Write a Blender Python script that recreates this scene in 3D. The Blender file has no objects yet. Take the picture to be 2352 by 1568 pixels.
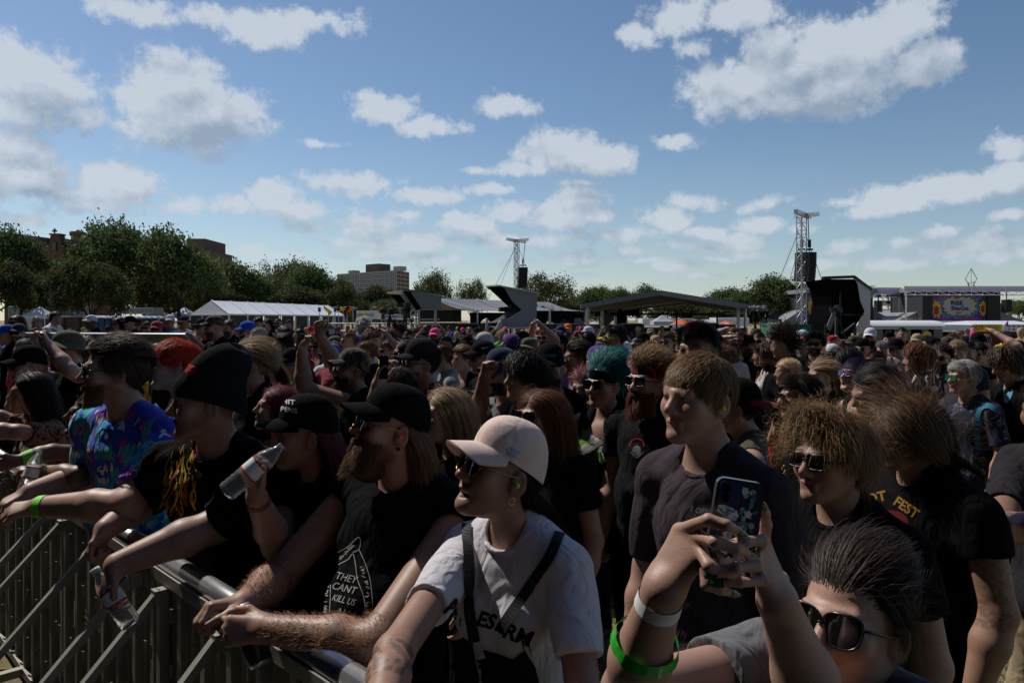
import bpy, math, random
import numpy as np
from mathutils import Vector, Matrix
from mathutils.bvhtree import BVHTree
SC = bpy.context.scene
COL = SC.collection
R_ = math.radians
# -- camera
F = 1700.0            # focal length in pixels of a 2352 pixel wide picture
HORIZON, CAMH = 735.0, 1.95
cam_data = bpy.data.cameras.new("camera")
cam_data.sensor_width = 36.0
cam_data.lens = 36.0 * F / 2352.0
cam_data.shift_y = -(784.0 - HORIZON) / 2352.0
cam_data.clip_start = 0.05
cam_data.clip_end = 5000
cam = bpy.data.objects.new("camera", cam_data)
COL.objects.link(cam)
cam.location = (0, 0, CAMH)
cam.rotation_euler = (R_(90), 0, 0)
SC.camera = cam
# -- light and sky
SUN_AZ, SUN_EL = -50.0, 50.0          # azimuth from the view direction (+Y), negative to the left
SKY_STRENGTH, SUN_STRENGTH, EXPOSURE = 0.105, 5.0, -0.27
sun_data = bpy.data.lights.new("sun", 'SUN')
sun_data.energy = SUN_STRENGTH
sun_data.angle = R_(0.53)
sun_data.color = (1.0, 0.945, 0.87)
sun = bpy.data.objects.new("sun", sun_data)
COL.objects.link(sun)
sd = Vector((math.sin(R_(SUN_AZ)) * math.cos(R_(SUN_EL)), math.cos(R_(SUN_AZ)) * math.cos(R_(SUN_EL)), math.sin(R_(SUN_EL))))
sun.rotation_euler = sd.to_track_quat('Z', 'Y').to_euler()
sun.location = (-30, 20, 40)
vs = SC.view_settings
vs.view_transform = 'Standard'
vs.look = 'None'
vs.gamma = 1.0
vs.use_curve_mapping = False
vs.exposure = EXPOSURE
SC.cycles.max_bounces = 6
SC.cycles.transparent_max_bounces = 12
SC.cycles.use_denoising = True
class NT:
 """tiny node tree writer"""
 def __init__(s, t): s.t = t
 def n(s, typ, **kw):
  nd = s.t.nodes.new(typ)
  for k, v in kw.items():
   if k == 'i':
    for kk, vv in v.items():
     if hasattr(vv, 'is_output') or vv.__class__.__name__.startswith('NodeSocket'):
      s.t.links.new(vv, nd.inputs[kk])
     else:
      nd.inputs[kk].default_value = vv
   else:
    setattr(nd, k, v)
  return nd
 def m(s, op, a, b=0.0, c=0.0, clamp=False):
  nd = s.n('ShaderNodeMath', operation=op, use_clamp=clamp, i={0: a, 1: b, 2: c})
  return nd.outputs[0]
 def v(s, op, a, b=(0, 0, 0), c=(0, 0, 0)):
  nd = s.n('ShaderNodeVectorMath', operation=op, i={0: a, 1: b, 2: c})
  return nd.outputs['Value'] if op in ('LENGTH', 'DOT_PRODUCT', 'DISTANCE') else nd.outputs['Vector']
 def ramp(s, fac, stops, interp='LINEAR'):
  nd = s.n('ShaderNodeValToRGB', i={0: fac})
  cr = nd.color_ramp
  cr.interpolation = interp
  while len(cr.elements) < len(stops): cr.elements.new(0.5)
  for e, (p, c) in zip(cr.elements, stops):
   e.position = p
   e.color = (*c, 1) if len(c) == 3 else c
  return nd.outputs['Color']
 def mix(s, fac, a, b, mode='MIX'):
  nd = s.n('ShaderNodeMix', data_type='RGBA', blend_type=mode, i={'Factor': fac})
  for k, x in ((6, a), (7, b)):
   if x.__class__.__name__.startswith('NodeSocket'): s.t.links.new(x, nd.inputs[k])
   else: nd.inputs[k].default_value = (*x, 1) if len(x) == 3 else x
  return nd.outputs[2]
 def noise(s, vec, scale, detail=3, rough=.55, dist=0.0, dim='3D'):
  nd = s.n('ShaderNodeTexNoise', noise_dimensions=dim, i={'Scale': scale, 'Detail': detail, 'Roughness': rough, 'Distortion': dist})
  if vec is not None: s.t.links.new(vec, nd.inputs['Vector'])
  return nd.outputs['Fac']
world = bpy.data.worlds.new("World")
SC.world = world
world.use_nodes = True
wt = world.node_tree
wt.nodes.clear()
W = NT(wt)
CLOUDS = [(75,190,135,88,1.1),(170,262,70,36,.8),(0,262,110,40,.8),(-10,330,90,40,.9),(60,395,140,50,1),(-40,400,100,70,.9),
 (400,190,130,85,1.1),(520,270,135,75,1.1),(440,270,180,80,1.1),(340,230,90,55,.9),
 (270,410,125,50,1),(180,440,90,30,.7),(60,500,50,18,.5),(300,15,110,32,.8),(480,25,70,24,.6),(610,60,95,42,1),(720,45,120,28,.7),(560,45,50,24,.8),
 (615,460,95,42,1),(680,480,95,26,.9),(520,470,60,24,.7),(800,425,110,24,.7),(975,455,85,22,.9),(880,255,75,42,.9),(960,290,100,24,.8),(850,220,46,16,.6),
 (1165,248,62,24,.9),(1285,345,95,46,1.1),(1370,370,70,38,1),(1200,385,75,20,.8),(1100,390,45,12,.6),
 (1330,465,70,40,1.1),(1300,500,110,34,1),(1180,490,85,24,.8),(1120,440,60,16,.6),(1380,500,40,24,.9),
 (1700,25,90,42,1),(1560,30,90,38,.8),(1480,70,55,26,.7),(1590,100,40,20,.6),
 (1760,120,80,50,1.1),(1700,190,140,62,1.1),(1850,150,150,80,1.2),(1900,210,180,60,1.1),(2010,110,110,70,1.1),(2080,60,80,65,1),(2120,150,80,55,1),(1780,235,150,38,1),
 (1545,325,65,18,.8),(1590,465,65,22,.7),(1755,468,58,18,.7),(1530,510,60,32,.9),(1600,535,60,20,.8),(1750,515,70,17,.7),(1685,565,55,30,.9),(1700,585,60,18,.8),(1540,615,60,17,.8),
 (2060,465,120,34,1),(2200,440,130,36,1.1),(2310,415,90,42,1.1),(2000,490,70,20,.9),(2300,345,75,34,.7),(2270,555,110,30,.7),(2180,570,60,20,.6),(2090,555,40,14,.5),(2330,505,60,14,.5),
 (860,520,95,28,.8),(960,560,120,26,.8),(1080,525,80,22,.9),(1150,550,60,22,.9),(800,555,70,16,.6),(900,580,110,18,.6),(1020,600,45,18,.9),(1230,555,60,18,.6),(1330,588,85,16,.7),(1440,578,55,13,.7),(1340,545,60,14,.5),
 (570,565,55,11,.7),(640,590,80,12,.5),(560,600,60,14,.5),(210,470,120,24,.5),(430,470,60,20,.5),(2280,590,110,14,.4),(1560,570,80,14,.4),(1470,540,60,20,.5),(740,335,40,9,.5),
 (700,520,60,14,.6),(1060,505,40,12,.6),(1180,600,60,10,.6),(1270,625,70,9,.6),(1600,640,60,9,.5),(1650,600,50,10,.6),(1860,600,70,12,.6),(1950,560,60,16,.6),(2060,600,80,14,.6),(2160,530,60,18,.7),(1400,540,40,12,.6),(690,630,60,8,.5),(880,615,60,9,.6),(1950,470,40,12,.5),(1840,520,40,12,.6),(1480,600,40,9,.6),(1330,420,50,10,.6),(930,500,50,12,.6),(-300,400,220,80,1),(2700,300,240,90,1),(2900,500,240,50,1),(-600,150,240,120,1),(-700,520,200,40,.8)]
gt = bpy.data.node_groups.new("cloud_density", 'ShaderNodeTree')
gt.interface.new_socket("P", in_out='INPUT', socket_type='NodeSocketVector')
gt.interface.new_socket("D", in_out='OUTPUT', socket_type='NodeSocketFloat')
G = NT(gt)
gi, go = G.n('NodeGroupInput'), G.n('NodeGroupOutput')
P0 = gi.outputs[0]
nz = G.n('ShaderNodeTexNoise', i={'Vector': P0, 'Scale': 7.0, 'Detail': 2.0})
warp = G.v('MULTIPLY_ADD', G.v('SUBTRACT', nz.outputs['Color'], (.5, .5, .5)), (.07, .035, 0), P0)
cur = None
for (x, y, rx, ry, a) in CLOUDS:
 az = math.atan((x - 1176) / F)
 el = math.atan((HORIZON - y) / math.hypot(F, x - 1176))
 sx = F / (rx * 1.25) / (1 + ((x - 1176) / F) ** 2) ** -1 * 1.0
 sx = F / (rx * 1.1) * (1 + ((x - 1176) / F) ** 2)
 sy = F / (ry * 1.12) * math.hypot(F, x - 1176) / F
 d = G.v('LENGTH', G.v('MULTIPLY_ADD', warp, (sx, sy, 0), (-az * sx, -el * sy, 0)))
 e = G.m('MULTIPLY_ADD', d, -a, a)
 cur = e if cur is None else G.m('SMOOTH_MAX', cur, e, .12)
n1 = G.noise(P0, 22.0, 6, .62, .3)
n2 = G.noise(P0, 70.0, 4, .6)
dd = G.m('ADD', cur, G.m('MULTIPLY', G.m('SUBTRACT', n1, .5), 1.55))
dd = G.m('ADD', dd, G.m('MULTIPLY', G.m('SUBTRACT', n2, .5), .85))
gt.links.new(dd, go.inputs[0])
tc = W.n('ShaderNodeTexCoord')
dirv = W.v('NORMALIZE', tc.outputs['Generated'])
sp = W.n('ShaderNodeSeparateXYZ', i={0: dirv})
az_ = W.m('ARCTAN2', sp.outputs[0], sp.outputs[1])
el_ = W.m('ARCSINE', sp.outputs[2])
PP = W.n('ShaderNodeCombineXYZ', i={0: az_, 1: el_, 2: 0.0}).outputs[0]
def dens(p):
 g = wt.nodes.new('ShaderNodeGroup')
 g.node_tree = gt
 wt.links.new(p, g.inputs[0])
 return g.outputs[0]
D0 = dens(PP)
D1 = dens(W.v('ADD', PP, (-.012, .020, 0)))
D2 = dens(W.v('ADD', PP, (-.03, .055, 0)))
cover = W.n('ShaderNodeMapRange', interpolation_type='SMOOTHSTEP', i={0: D0, 1: -.12, 2: .44}).outputs[0]
thick = W.n('ShaderNodeMapRange', i={0: W.m('ADD', W.m('MULTIPLY', W.m('SUBTRACT', D1, D0), .85), W.m('MULTIPLY', D2, .8)), 1: -.30, 2: 1.0}).outputs[0]
sky = W.n('ShaderNodeTexSky', sky_type='NISHITA', sun_disc=False, sun_elevation=R_(SUN_EL), sun_rotation=R_(SUN_AZ), altitude=180.0, air_density=1.0, dust_density=.35, ozone_density=1.3)
CL_LIT, CL_BASE = (6.8, 7.5, 8.3), (3.4, 4.3, 5.5)
ccol = W.mix(thick, CL_LIT, CL_BASE)
veil = W.n('ShaderNodeMapRange', interpolation_type='SMOOTHSTEP', i={0: el_, 1: .30, 2: -.02}).outputs[0]
wisps = W.m('MULTIPLY', W.noise(W.v('MULTIPLY', PP, (3.0, 11.0, 1)), 1.6, 4, .6), W.m('MULTIPLY', veil, .5), clamp=True)
sat = W.n('ShaderNodeHueSaturation', i={'Saturation': 1.10, 'Color': sky.outputs[0]}).outputs[0]
base = W.mix(wisps, sat, (4.5, 6.1, 7.7))
up = W.m('GREATER_THAN', el_, 0.0)
fade = W.n('ShaderNodeMapRange', i={0: el_, 1: 0.0, 2: .12, 3: .35, 4: .88}).outputs[0]
skyc = W.mix(W.m('MULTIPLY', W.m('MULTIPLY', cover, fade), up), base, ccol)
bg = W.n('ShaderNodeBackground', i={'Color': skyc, 'Strength': SKY_STRENGTH})
wo = W.n('ShaderNodeOutputWorld', i={'Surface': bg.outputs[0]})
# -- helpers
def U(px, py, Y):
 """point at depth Y that the photograph shows at pixel px, py"""
 return np.array([(px - 1176.0) / F * Y, Y, CAMH - (py - HORIZON) / F * Y])
MATS = {}
def mat(name, color=(.5, .5, .5), rough=.7, spec=.3, metal=0.0, bump=0.0, bscale=60.0, vary=0.0, vscale=4.0, trans=0.0, sheen=0.0, alpha=1.0, attr=None, aniso_noise=None):
 if name in MATS: return MATS[name]
 m = bpy.data.materials.new(name)
 m.use_nodes = True
 t = NT(m.node_tree)
 bs = m.node_tree.nodes['Principled BSDF']
 bs.inputs['Base Color'].default_value = (*color, 1)
 bs.inputs['Roughness'].default_value = rough
 bs.inputs['Specular IOR Level'].default_value = spec
 bs.inputs['Metallic'].default_value = metal
 bs.inputs['Transmission Weight'].default_value = trans
 bs.inputs['Sheen Weight'].default_value = sheen
 bs.inputs['Alpha'].default_value = alpha
 src = None
 if attr:
  a = t.n('ShaderNodeAttribute', attribute_name=attr)
  src = t.mix(1.0, (*color, 1), a.outputs['Color'], 'MULTIPLY')
 if vary > 0:
  tcn = t.n('ShaderNodeTexCoord').outputs['Object']
  nn = t.noise(tcn, vscale, 5, .6)
  f = t.n('ShaderNodeMapRange', i={0: nn, 1: .25, 2: .75, 3: 1 - vary, 4: 1 + vary}).outputs[0]
  src = t.mix(1.0, src if src is not None else (*color, 1), f, 'MULTIPLY')
 if src is not None: m.node_tree.links.new(src, bs.inputs['Base Color'])
 if bump > 0:
  tcn = t.n('ShaderNodeTexCoord').outputs['Object']
  nn = t.noise(tcn, bscale, 3, .6)
  b = t.n('ShaderNodeBump', i={'Strength': bump, 'Distance': .02, 'Height': nn})
  m.node_tree.links.new(b.outputs[0], bs.inputs['Normal'])
 MATS[name] = m
 return m
def tag(o, label=None, cat=None, group=None, kind=None):
 if label: o['label'] = label
 if cat: o['category'] = cat
 if group: o['group'] = group
 if kind: o['kind'] = kind
 return o
def empty(name, loc, label=None, cat=None, group=None, rz=0.0):
 o = bpy.data.objects.new(name, None)
 o.empty_display_size = .1
 COL.objects.link(o)
 o.location = [float(c) for c in loc]
 o.rotation_euler = (0, 0, rz)
 return tag(o, label, cat, group)
def mkmesh(name, V, Fc, smooth=True, mats=(), midx=None, tint=None):
 """V (n,3) array, Fc (m,3|4) array or list of lists"""
 me = bpy.data.meshes.new(name)
 V = np.asarray(V, np.float32)
 if isinstance(Fc, np.ndarray) and Fc.ndim == 2:
  k = Fc.shape[1]
  me.vertices.add(len(V)); me.vertices.foreach_set('co', V.ravel())
  me.loops.add(Fc.size); me.loops.foreach_set('vertex_index', Fc.astype(np.int32).ravel())
  me.polygons.add(len(Fc))
  me.polygons.foreach_set('loop_start', np.arange(0, Fc.size, k, dtype=np.int32))
  me.polygons.foreach_set('loop_total', np.full(len(Fc), k, np.int32))
  me.update(calc_edges=True)
 else:
  me.from_pydata([tuple(map(float, v)) for v in V], [], [tuple(int(i) for i in f) for f in Fc])
 for m in mats: me.materials.append(m)
 if midx is not None: me.polygons.foreach_set('material_index', np.asarray(midx, np.int32))
 me.polygons.foreach_set('use_smooth', np.full(len(me.polygons), bool(smooth)))
 if tint is not None:
  ca = me.color_attributes.new('tint', 'FLOAT_COLOR', 'POINT')
  c4 = np.ones((len(V), 4), np.float32); c4[:, :3] = tint
  ca.data.foreach_set('color', c4.ravel())
 me.update()
 return me
def link(name, me, parent=None, loc=None):
 o = bpy.data.objects.new(name, me)
 COL.objects.link(o)
 if parent is not None: o.parent = parent
 if loc is not None: o.location = [float(c) for c in loc]
 return o
class MB:
 """collects boxes, bars, tubes and plates and links them as ONE mesh object"""
 def __init__(s): s.V = []; s.F = []
 def add(s, V, Fc):
  b = len(s.V)
  s.V += [tuple(map(float, v)) for v in V]
  s.F += [tuple(int(i) + b for i in f) for f in Fc]
 def box(s, c, d, rz=0.0):
  c = np.array(c, float); d = np.array(d, float) / 2
  cs, sn = math.cos(rz), math.sin(rz)
  V = []
  for x in (-1, 1):
   for y in (-1, 1):
    for z in (-1, 1):
     p = d * (x, y, z)
     V.append((c[0] + p[0] * cs - p[1] * sn, c[1] + p[0] * sn + p[1] * cs, c[2] + p[2]))
  s.add(V, [(0, 1, 3, 2), (4, 6, 7, 5), (0, 4, 5, 1), (2, 3, 7, 6), (0, 2, 6, 4), (1, 5, 7, 3)])
 def bar(s, a, b, r=.03, n=4, r2=None):
  a = np.array(a, float); b = np.array(b, float)
  if r2 is None: r2 = r
  z = b - a; L = np.linalg.norm(z)
  if L < 1e-6: return
  z /= L
  x = np.cross(z, (0, 0, 1.0) if abs(z[2]) < .9 else (1.0, 0, 0)); x /= np.linalg.norm(x)
  y = np.cross(z, x)
  V = []
  for (p, rr) in ((a, r), (b, r2)):
   for k in range(n):
    t = 2 * math.pi * (k + .5) / n
    V.append(p + (x * math.cos(t) + y * math.sin(t)) * rr)
  Fc = [(k, (k + 1) % n, n + (k + 1) % n, n + k) for k in range(n)]
  Fc += [tuple(range(n))[::-1], tuple(range(n, 2 * n))]
  s.add(V, Fc)
 def tube(s, pts, r, n=6, closed=False):
  pts = np.asarray(pts, float)
  rr = np.full(len(pts), r) if np.isscalar(r) else np.asarray(r, float)
  V = []; m = len(pts)
  up = np.array([0, 0, 1.0])
  prev = None
  for i in range(m):
   d = pts[(i + 1) % m if closed else min(i + 1, m - 1)] - pts[(i - 1) if closed else max(i - 1, 0)]
   d = d / (np.linalg.norm(d) + 1e-9)
   if prev is None:
    x = np.cross(d, up if abs(d[2]) < .9 else (1.0, 0, 0))
   else:
    x = prev - d * prev.dot(d)
   x = x / (np.linalg.norm(x) + 1e-9); prev = x
   y = np.cross(d, x)
   for k in range(n):
    t = 2 * math.pi * k / n
    V.append(pts[i] + (x * math.cos(t) + y * math.sin(t)) * rr[i])
  Fc = []
  for i in range(m if closed else m - 1):
   j = (i + 1) % m
   for k in range(n):
    Fc.append((i * n + k, i * n + (k + 1) % n, j * n + (k + 1) % n, j * n + k))
  if not closed: Fc += [tuple(range(n))[::-1], tuple(range((m - 1) * n, m * n))]
  s.add(V, Fc)
 def plate(s, poly, off):
  """polygon (list of 3-D points) thickened by the vector off"""
  n = len(poly); off = np.array(off, float)
  V = [np.array(p, float) for p in poly] + [np.array(p, float) + off for p in poly]
  Fc = [tuple(range(n))[::-1], tuple(range(n, 2 * n))] + [(k, (k + 1) % n, n + (k + 1) % n, n + k) for k in range(n)]
  s.add(V, Fc)
 def grid(s, rows):
  """rows of points -> quads"""
  nr, nc = len(rows), len(rows[0])
  s.add([p for r in rows for p in r], [(i * nc + j, i * nc + j + 1, (i + 1) * nc + j + 1, (i + 1) * nc + j) for i in range(nr - 1) for j in range(nc - 1)])
 def build(s, name, m, parent=None, smooth=False, base=None):
  V = np.array(s.V, float)
  if parent is not None:
   p = parent; o = np.zeros(3)
   while p is not None:
    o += np.array(p.location); p = p.parent
   V = V - o; loc = None
  else:
   loc = np.array(base if base is not None else ((V[:, 0].min() + V[:, 0].max()) / 2, (V[:, 1].min() + V[:, 1].max()) / 2, V[:, 2].min()), float)
   V = V - loc
  me = mkmesh(name, V, s.F, smooth, (m,))
  return link(name, me, parent, loc)
TXT = {}
def text_mesh(body, bold=0.0):
 """flat text outline -> vertices (height of capitals about 1, centred) and faces, finely cut"""
 key = (body, bold)
 if key in TXT: return TXT[key]
 cu = bpy.data.curves.new('lettering', 'FONT')
 cu.body = body; cu.align_x = 'CENTER'; cu.align_y = 'CENTER'; cu.size = 1.4; cu.offset = bold; cu.resolution_u = 3
 ob = bpy.data.objects.new('lettering', cu)
 COL.objects.link(ob)
 dg = bpy.context.evaluated_depsgraph_get()
 me = bpy.data.meshes.new_from_object(ob.evaluated_get(dg))
 import bmesh
 bm = bmesh.new(); bm.from_mesh(me)
 bmesh.ops.triangulate(bm, faces=bm.faces)
 for _ in range(3):
  ed = [e for e in bm.edges if e.calc_length() > .22]
  if not ed: break
  bmesh.ops.subdivide_edges(bm, edges=ed, cuts=1)
  bmesh.ops.triangulate(bm, faces=bm.faces)
 V = np.array([v.co[:] for v in bm.verts]); bm.verts.ensure_lookup_table()
 Fc = [[v.index for v in f.verts] for f in bm.faces]
 bm.free(); bpy.data.objects.remove(ob); bpy.data.curves.remove(cu); bpy.data.meshes.remove(me)
 TXT[key] = (V, Fc)
 return TXT[key]
def text_on_plane(name, body, o, right, up, size, m, parent, bold=0.02, lift=.004, stretch=1.0):
 V, Fc = text_mesh(body, bold)
 o = np.array(o, float); r = np.array(right, float); u = np.array(up, float)
 r /= np.linalg.norm(r); u /= np.linalg.norm(u); nrm = np.cross(r, u)
 mb = MB(); mb.add([o + r * v[0] * size * stretch + u * v[1] * size + nrm * lift for v in V], Fc)
 return mb.build(name, m, parent)
# -- bodies: signed distance shapes joined smoothly into one surface
def rotz(a): c, s = math.cos(a), math.sin(a); return np.array([[c, -s, 0], [s, c, 0], [0, 0, 1.0]])
def rotx(a): c, s = math.cos(a), math.sin(a); return np.array([[1.0, 0, 0], [0, c, -s], [0, s, c]])
def roty(a): c, s = math.cos(a), math.sin(a); return np.array([[c, 0, s], [0, 1.0, 0], [-s, 0, c]])
def unit(v): v = np.asarray(v, float); return v / (np.linalg.norm(v) + 1e-9)
class Frame:
 def __init__(s, R, o, sc=1.0): s.R, s.o, s.s = np.asarray(R, float), np.asarray(o, float), sc
 def __call__(s, p): return s.o + (np.asarray(p, float) * s.s) @ s.R.T
 def inv(s, p): return ((np.asarray(p, float) - s.o) @ s.R) / s.s
 def d(s, v): return np.asarray(v, float) @ s.R.T
class Sdf:
 def __init__(s): s.ops = []
 def cap(s, a, b, ra, rb=None, k=.02, op='u', cut=None):
  a, b = np.array(a, float), np.array(b, float); rb = ra if rb is None else rb
  s.ops.append(('c', op, k, a, b, ra, rb, (a + b) / 2, np.linalg.norm(b - a) / 2 + max(ra, rb), cut)); return s
 def ell(s, c, r, R=None, k=.02, op='u'):
  s.ops.append(('e', op, k, np.array(c, float), np.array(r, float), R, None, np.array(c, float), float(max(r)))); return s
 def half(s, p, n, k=.004, cen=None, rad=None):
  """cuts away the side n points to, within rad of cen"""
  s.ops.append(('h', 's', k, np.array(p, float), unit(n), rad, None, np.array(cen if cen is not None else p, float), rad if rad else 9.0)); return s
 def ev(s, o, P):
  if o[0] == 'c':
   a, b = o[3], o[4]; ba = b - a; L2 = max(ba.dot(ba), 1e-12)
   q = P - a
   t = np.clip((q @ ba) / L2, 0, 1)
   q = q - t[:, None] * ba
   d = np.sqrt(np.einsum('ij,ij->i', q, q)) - (o[5] + (o[6] - o[5]) * t)
   return d if o[9] is None else np.maximum(d, (P - o[9][0]) @ o[9][1])
  if o[0] == 'e':
   q = P - o[3]
   if o[5] is not None: q = q @ o[5]
   q1 = q / o[4]; k0 = np.sqrt(np.einsum('ij,ij->i', q1, q1)) + 1e-9
   q2 = q1 / o[4]; k1 = np.sqrt(np.einsum('ij,ij->i', q2, q2)) + 1e-9
   return k0 * (k0 - 1) / k1
  return -((P - o[3]) @ o[4]) if o[5] is None else np.maximum(-((P - o[3]) @ o[4]), np.linalg.norm(P - o[7], axis=1) - o[5])
 def mesh(s, h, disp=None, relax=1):
  un = [o for o in s.ops if o[1] == 'u']
  lo = np.min([o[7] - o[8] for o in un], 0) - 3 * h
  hi = np.max([o[7] + o[8] for o in un], 0) + 3 * h
  nb = np.ceil((hi - lo) / (8 * h)).astype(int) + 1
  bi = np.stack(np.meshgrid(*[np.arange(n) for n in nb], indexing='ij'), -1).reshape(-1, 3)
  bc = lo + (bi * 8 + 3.5) * h
  brad = h * 3.5 * 1.7321
  def near(o, extra):
   if o[0] == 'c':
    ba = o[4] - o[3]; q = bc - o[3]
    t = np.clip(q @ ba / max(ba.dot(ba), 1e-12), 0, 1)
    return np.linalg.norm(q - t[:, None] * ba, axis=1) - max(o[5], o[6]) < brad + extra
   return np.linalg.norm(bc - o[7], axis=1) - o[8] < brad + extra
  act = np.zeros(len(bc), bool)
  for o in un: act |= near(o, .25 * o[2] + 2 * h)
  ai = np.nonzero(act)[0]
  sub = np.stack(np.meshgrid(*[np.arange(8)] * 3, indexing='ij'), -1).reshape(-1, 3)
  D = np.full((len(ai), 512), 9.0, np.float32)
  pos = -np.ones(len(bc), int); pos[ai] = np.arange(len(ai))
  base = lo + bi[ai] * 8 * h
  for o in s.ops:
   m = near(o, o[2] + 2 * h)[ai]
   if not m.any(): continue
   P = (base[m][:, None, :] + sub[None] * h).reshape(-1, 3)
   d = s.ev(o, P).reshape(-1, 512).astype(np.float32)
   a = D[m]; k = o[2]
   if o[1] == 'u':
    hh = np.clip(.5 + .5 * (a - d) / k, 0, 1)
    D[m] = a + (d - a) * hh - k * hh * (1 - hh)
   else:                                   # subtract: smooth max(a, -d)
    nd = d if (o[0] == 'h' and False) else -d
    hh = np.clip(.5 - .5 * (a - nd) / k, 0, 1)
    D[m] = a + (nd - a) * hh + k * hh * (1 - hh)
  if disp is not None:
   P = (base[:, None, :] + sub[None] * h).reshape(-1, 3)
   D += disp(P).reshape(-1, 512).astype(np.float32)
  n = nb * 8
  G = np.full(tuple(n), .5, np.float32)
  v = G.reshape(nb[0], 8, nb[1], 8, nb[2], 8).transpose(0, 2, 4, 1, 3, 5)
  vb = np.full((len(bc), 512), .5, np.float32); vb[ai] = D
  G = vb.reshape(*nb, 8, 8, 8).transpose(0, 3, 1, 4, 2, 5).reshape(tuple(n))
  return nets(G, lo, h, relax)
def nets(G, lo, h, relax):
 S = G < 0
 c = S[:-1, :-1, :-1]
 allin = c.copy(); anyin = c.copy()
 for dx in (0, 1):
  for dy in (0, 1):
   for dz in (0, 1):
    q = S[dx:S.shape[0] - 1 + dx, dy:S.shape[1] - 1 + dy, dz:S.shape[2] - 1 + dz]
    allin &= q; anyin |= q
 cells = np.argwhere(anyin & ~allin)
 idx = np.full(c.shape, -1, np.int32)
 idx[cells[:, 0], cells[:, 1], cells[:, 2]] = np.arange(len(cells))
 cor = np.array([(i, j, k) for i in (0, 1) for j in (0, 1) for k in (0, 1)])
 val = np.stack([G[cells[:, 0] + a, cells[:, 1] + b, cells[:, 2] + d] for a, b, d in cor], 1)
 acc = np.zeros((len(cells), 3)); cnt = np.zeros(len(cells))
 for i in range(8):
  for j in range(i + 1, 8):
   if np.abs(cor[i] - cor[j]).sum() != 1: continue
   a, b = val[:, i], val[:, j]
   m = (a < 0) != (b < 0)
   t = a[m] / (a[m] - b[m])
   acc[m] += cor[i] + t[:, None] * (cor[j] - cor[i]); cnt[m] += 1
 V = lo + (cells + acc / cnt[:, None]) * h
 quads = []
 for ax in range(3):
  A = [slice(None)] * 3; B = [slice(None)] * 3
  A[ax] = slice(0, -1); B[ax] = slice(1, None)
  a, b = S[tuple(A)], S[tuple(B)]
  e = np.argwhere(a != b)
  u, w = (ax + 1) % 3, (ax + 2) % 3
  e = e[(e[:, u] > 0) & (e[:, w] > 0) & (e[:, u] < c.shape[u]) & (e[:, w] < c.shape[w])]
  fl = a[e[:, 0], e[:, 1], e[:, 2]]
  q = []
  for (du, dw) in ((-1, -1), (0, -1), (0, 0), (-1, 0)):
   t = e.copy(); t[:, u] += du; t[:, w] += dw
   q.append(idx[t[:, 0], t[:, 1], t[:, 2]])
  q = np.stack(q, 1)
  q[~fl] = q[~fl][:, ::-1]
  quads.append(q)
 Q = np.concatenate(quads); Q = Q[(Q >= 0).all(1)]
 for _ in range(relax):
  acc = np.zeros_like(V); cnt = np.zeros(len(V))
  for k in range(4):
   np.add.at(acc, Q[:, k], V[Q[:, (k + 1) % 4]]); np.add.at(cnt, Q[:, k], 1)
   np.add.at(acc, Q[:, k], V[Q[:, (k + 3) % 4]]); np.add.at(cnt, Q[:, k], 1)
  V = V * .5 + acc / np.maximum(cnt, 1)[:, None] * .5
 return V, Q
def wrinkle(amp, seed, freq=26.0):
 r = np.random.RandomState(seed)
 ks = r.normal(size=(7, 3)) * freq * r.uniform(.5, 1.4, (7, 1)); ph = r.uniform(0, 6.28, 7)
 k2 = r.normal(size=(3, 3)) * 9; p2 = r.uniform(0, 6.28, 3)
 def f(P):
  w = np.sin(P @ k2.T + p2) * .9
  o = np.zeros(len(P))
  for i in range(7):
   o += 1 - np.abs(np.sin(P @ ks[i] * .5 + ph[i] + w[:, i % 3]))
  return (o / 7 - .45) * amp * 1.6
 return f
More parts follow.
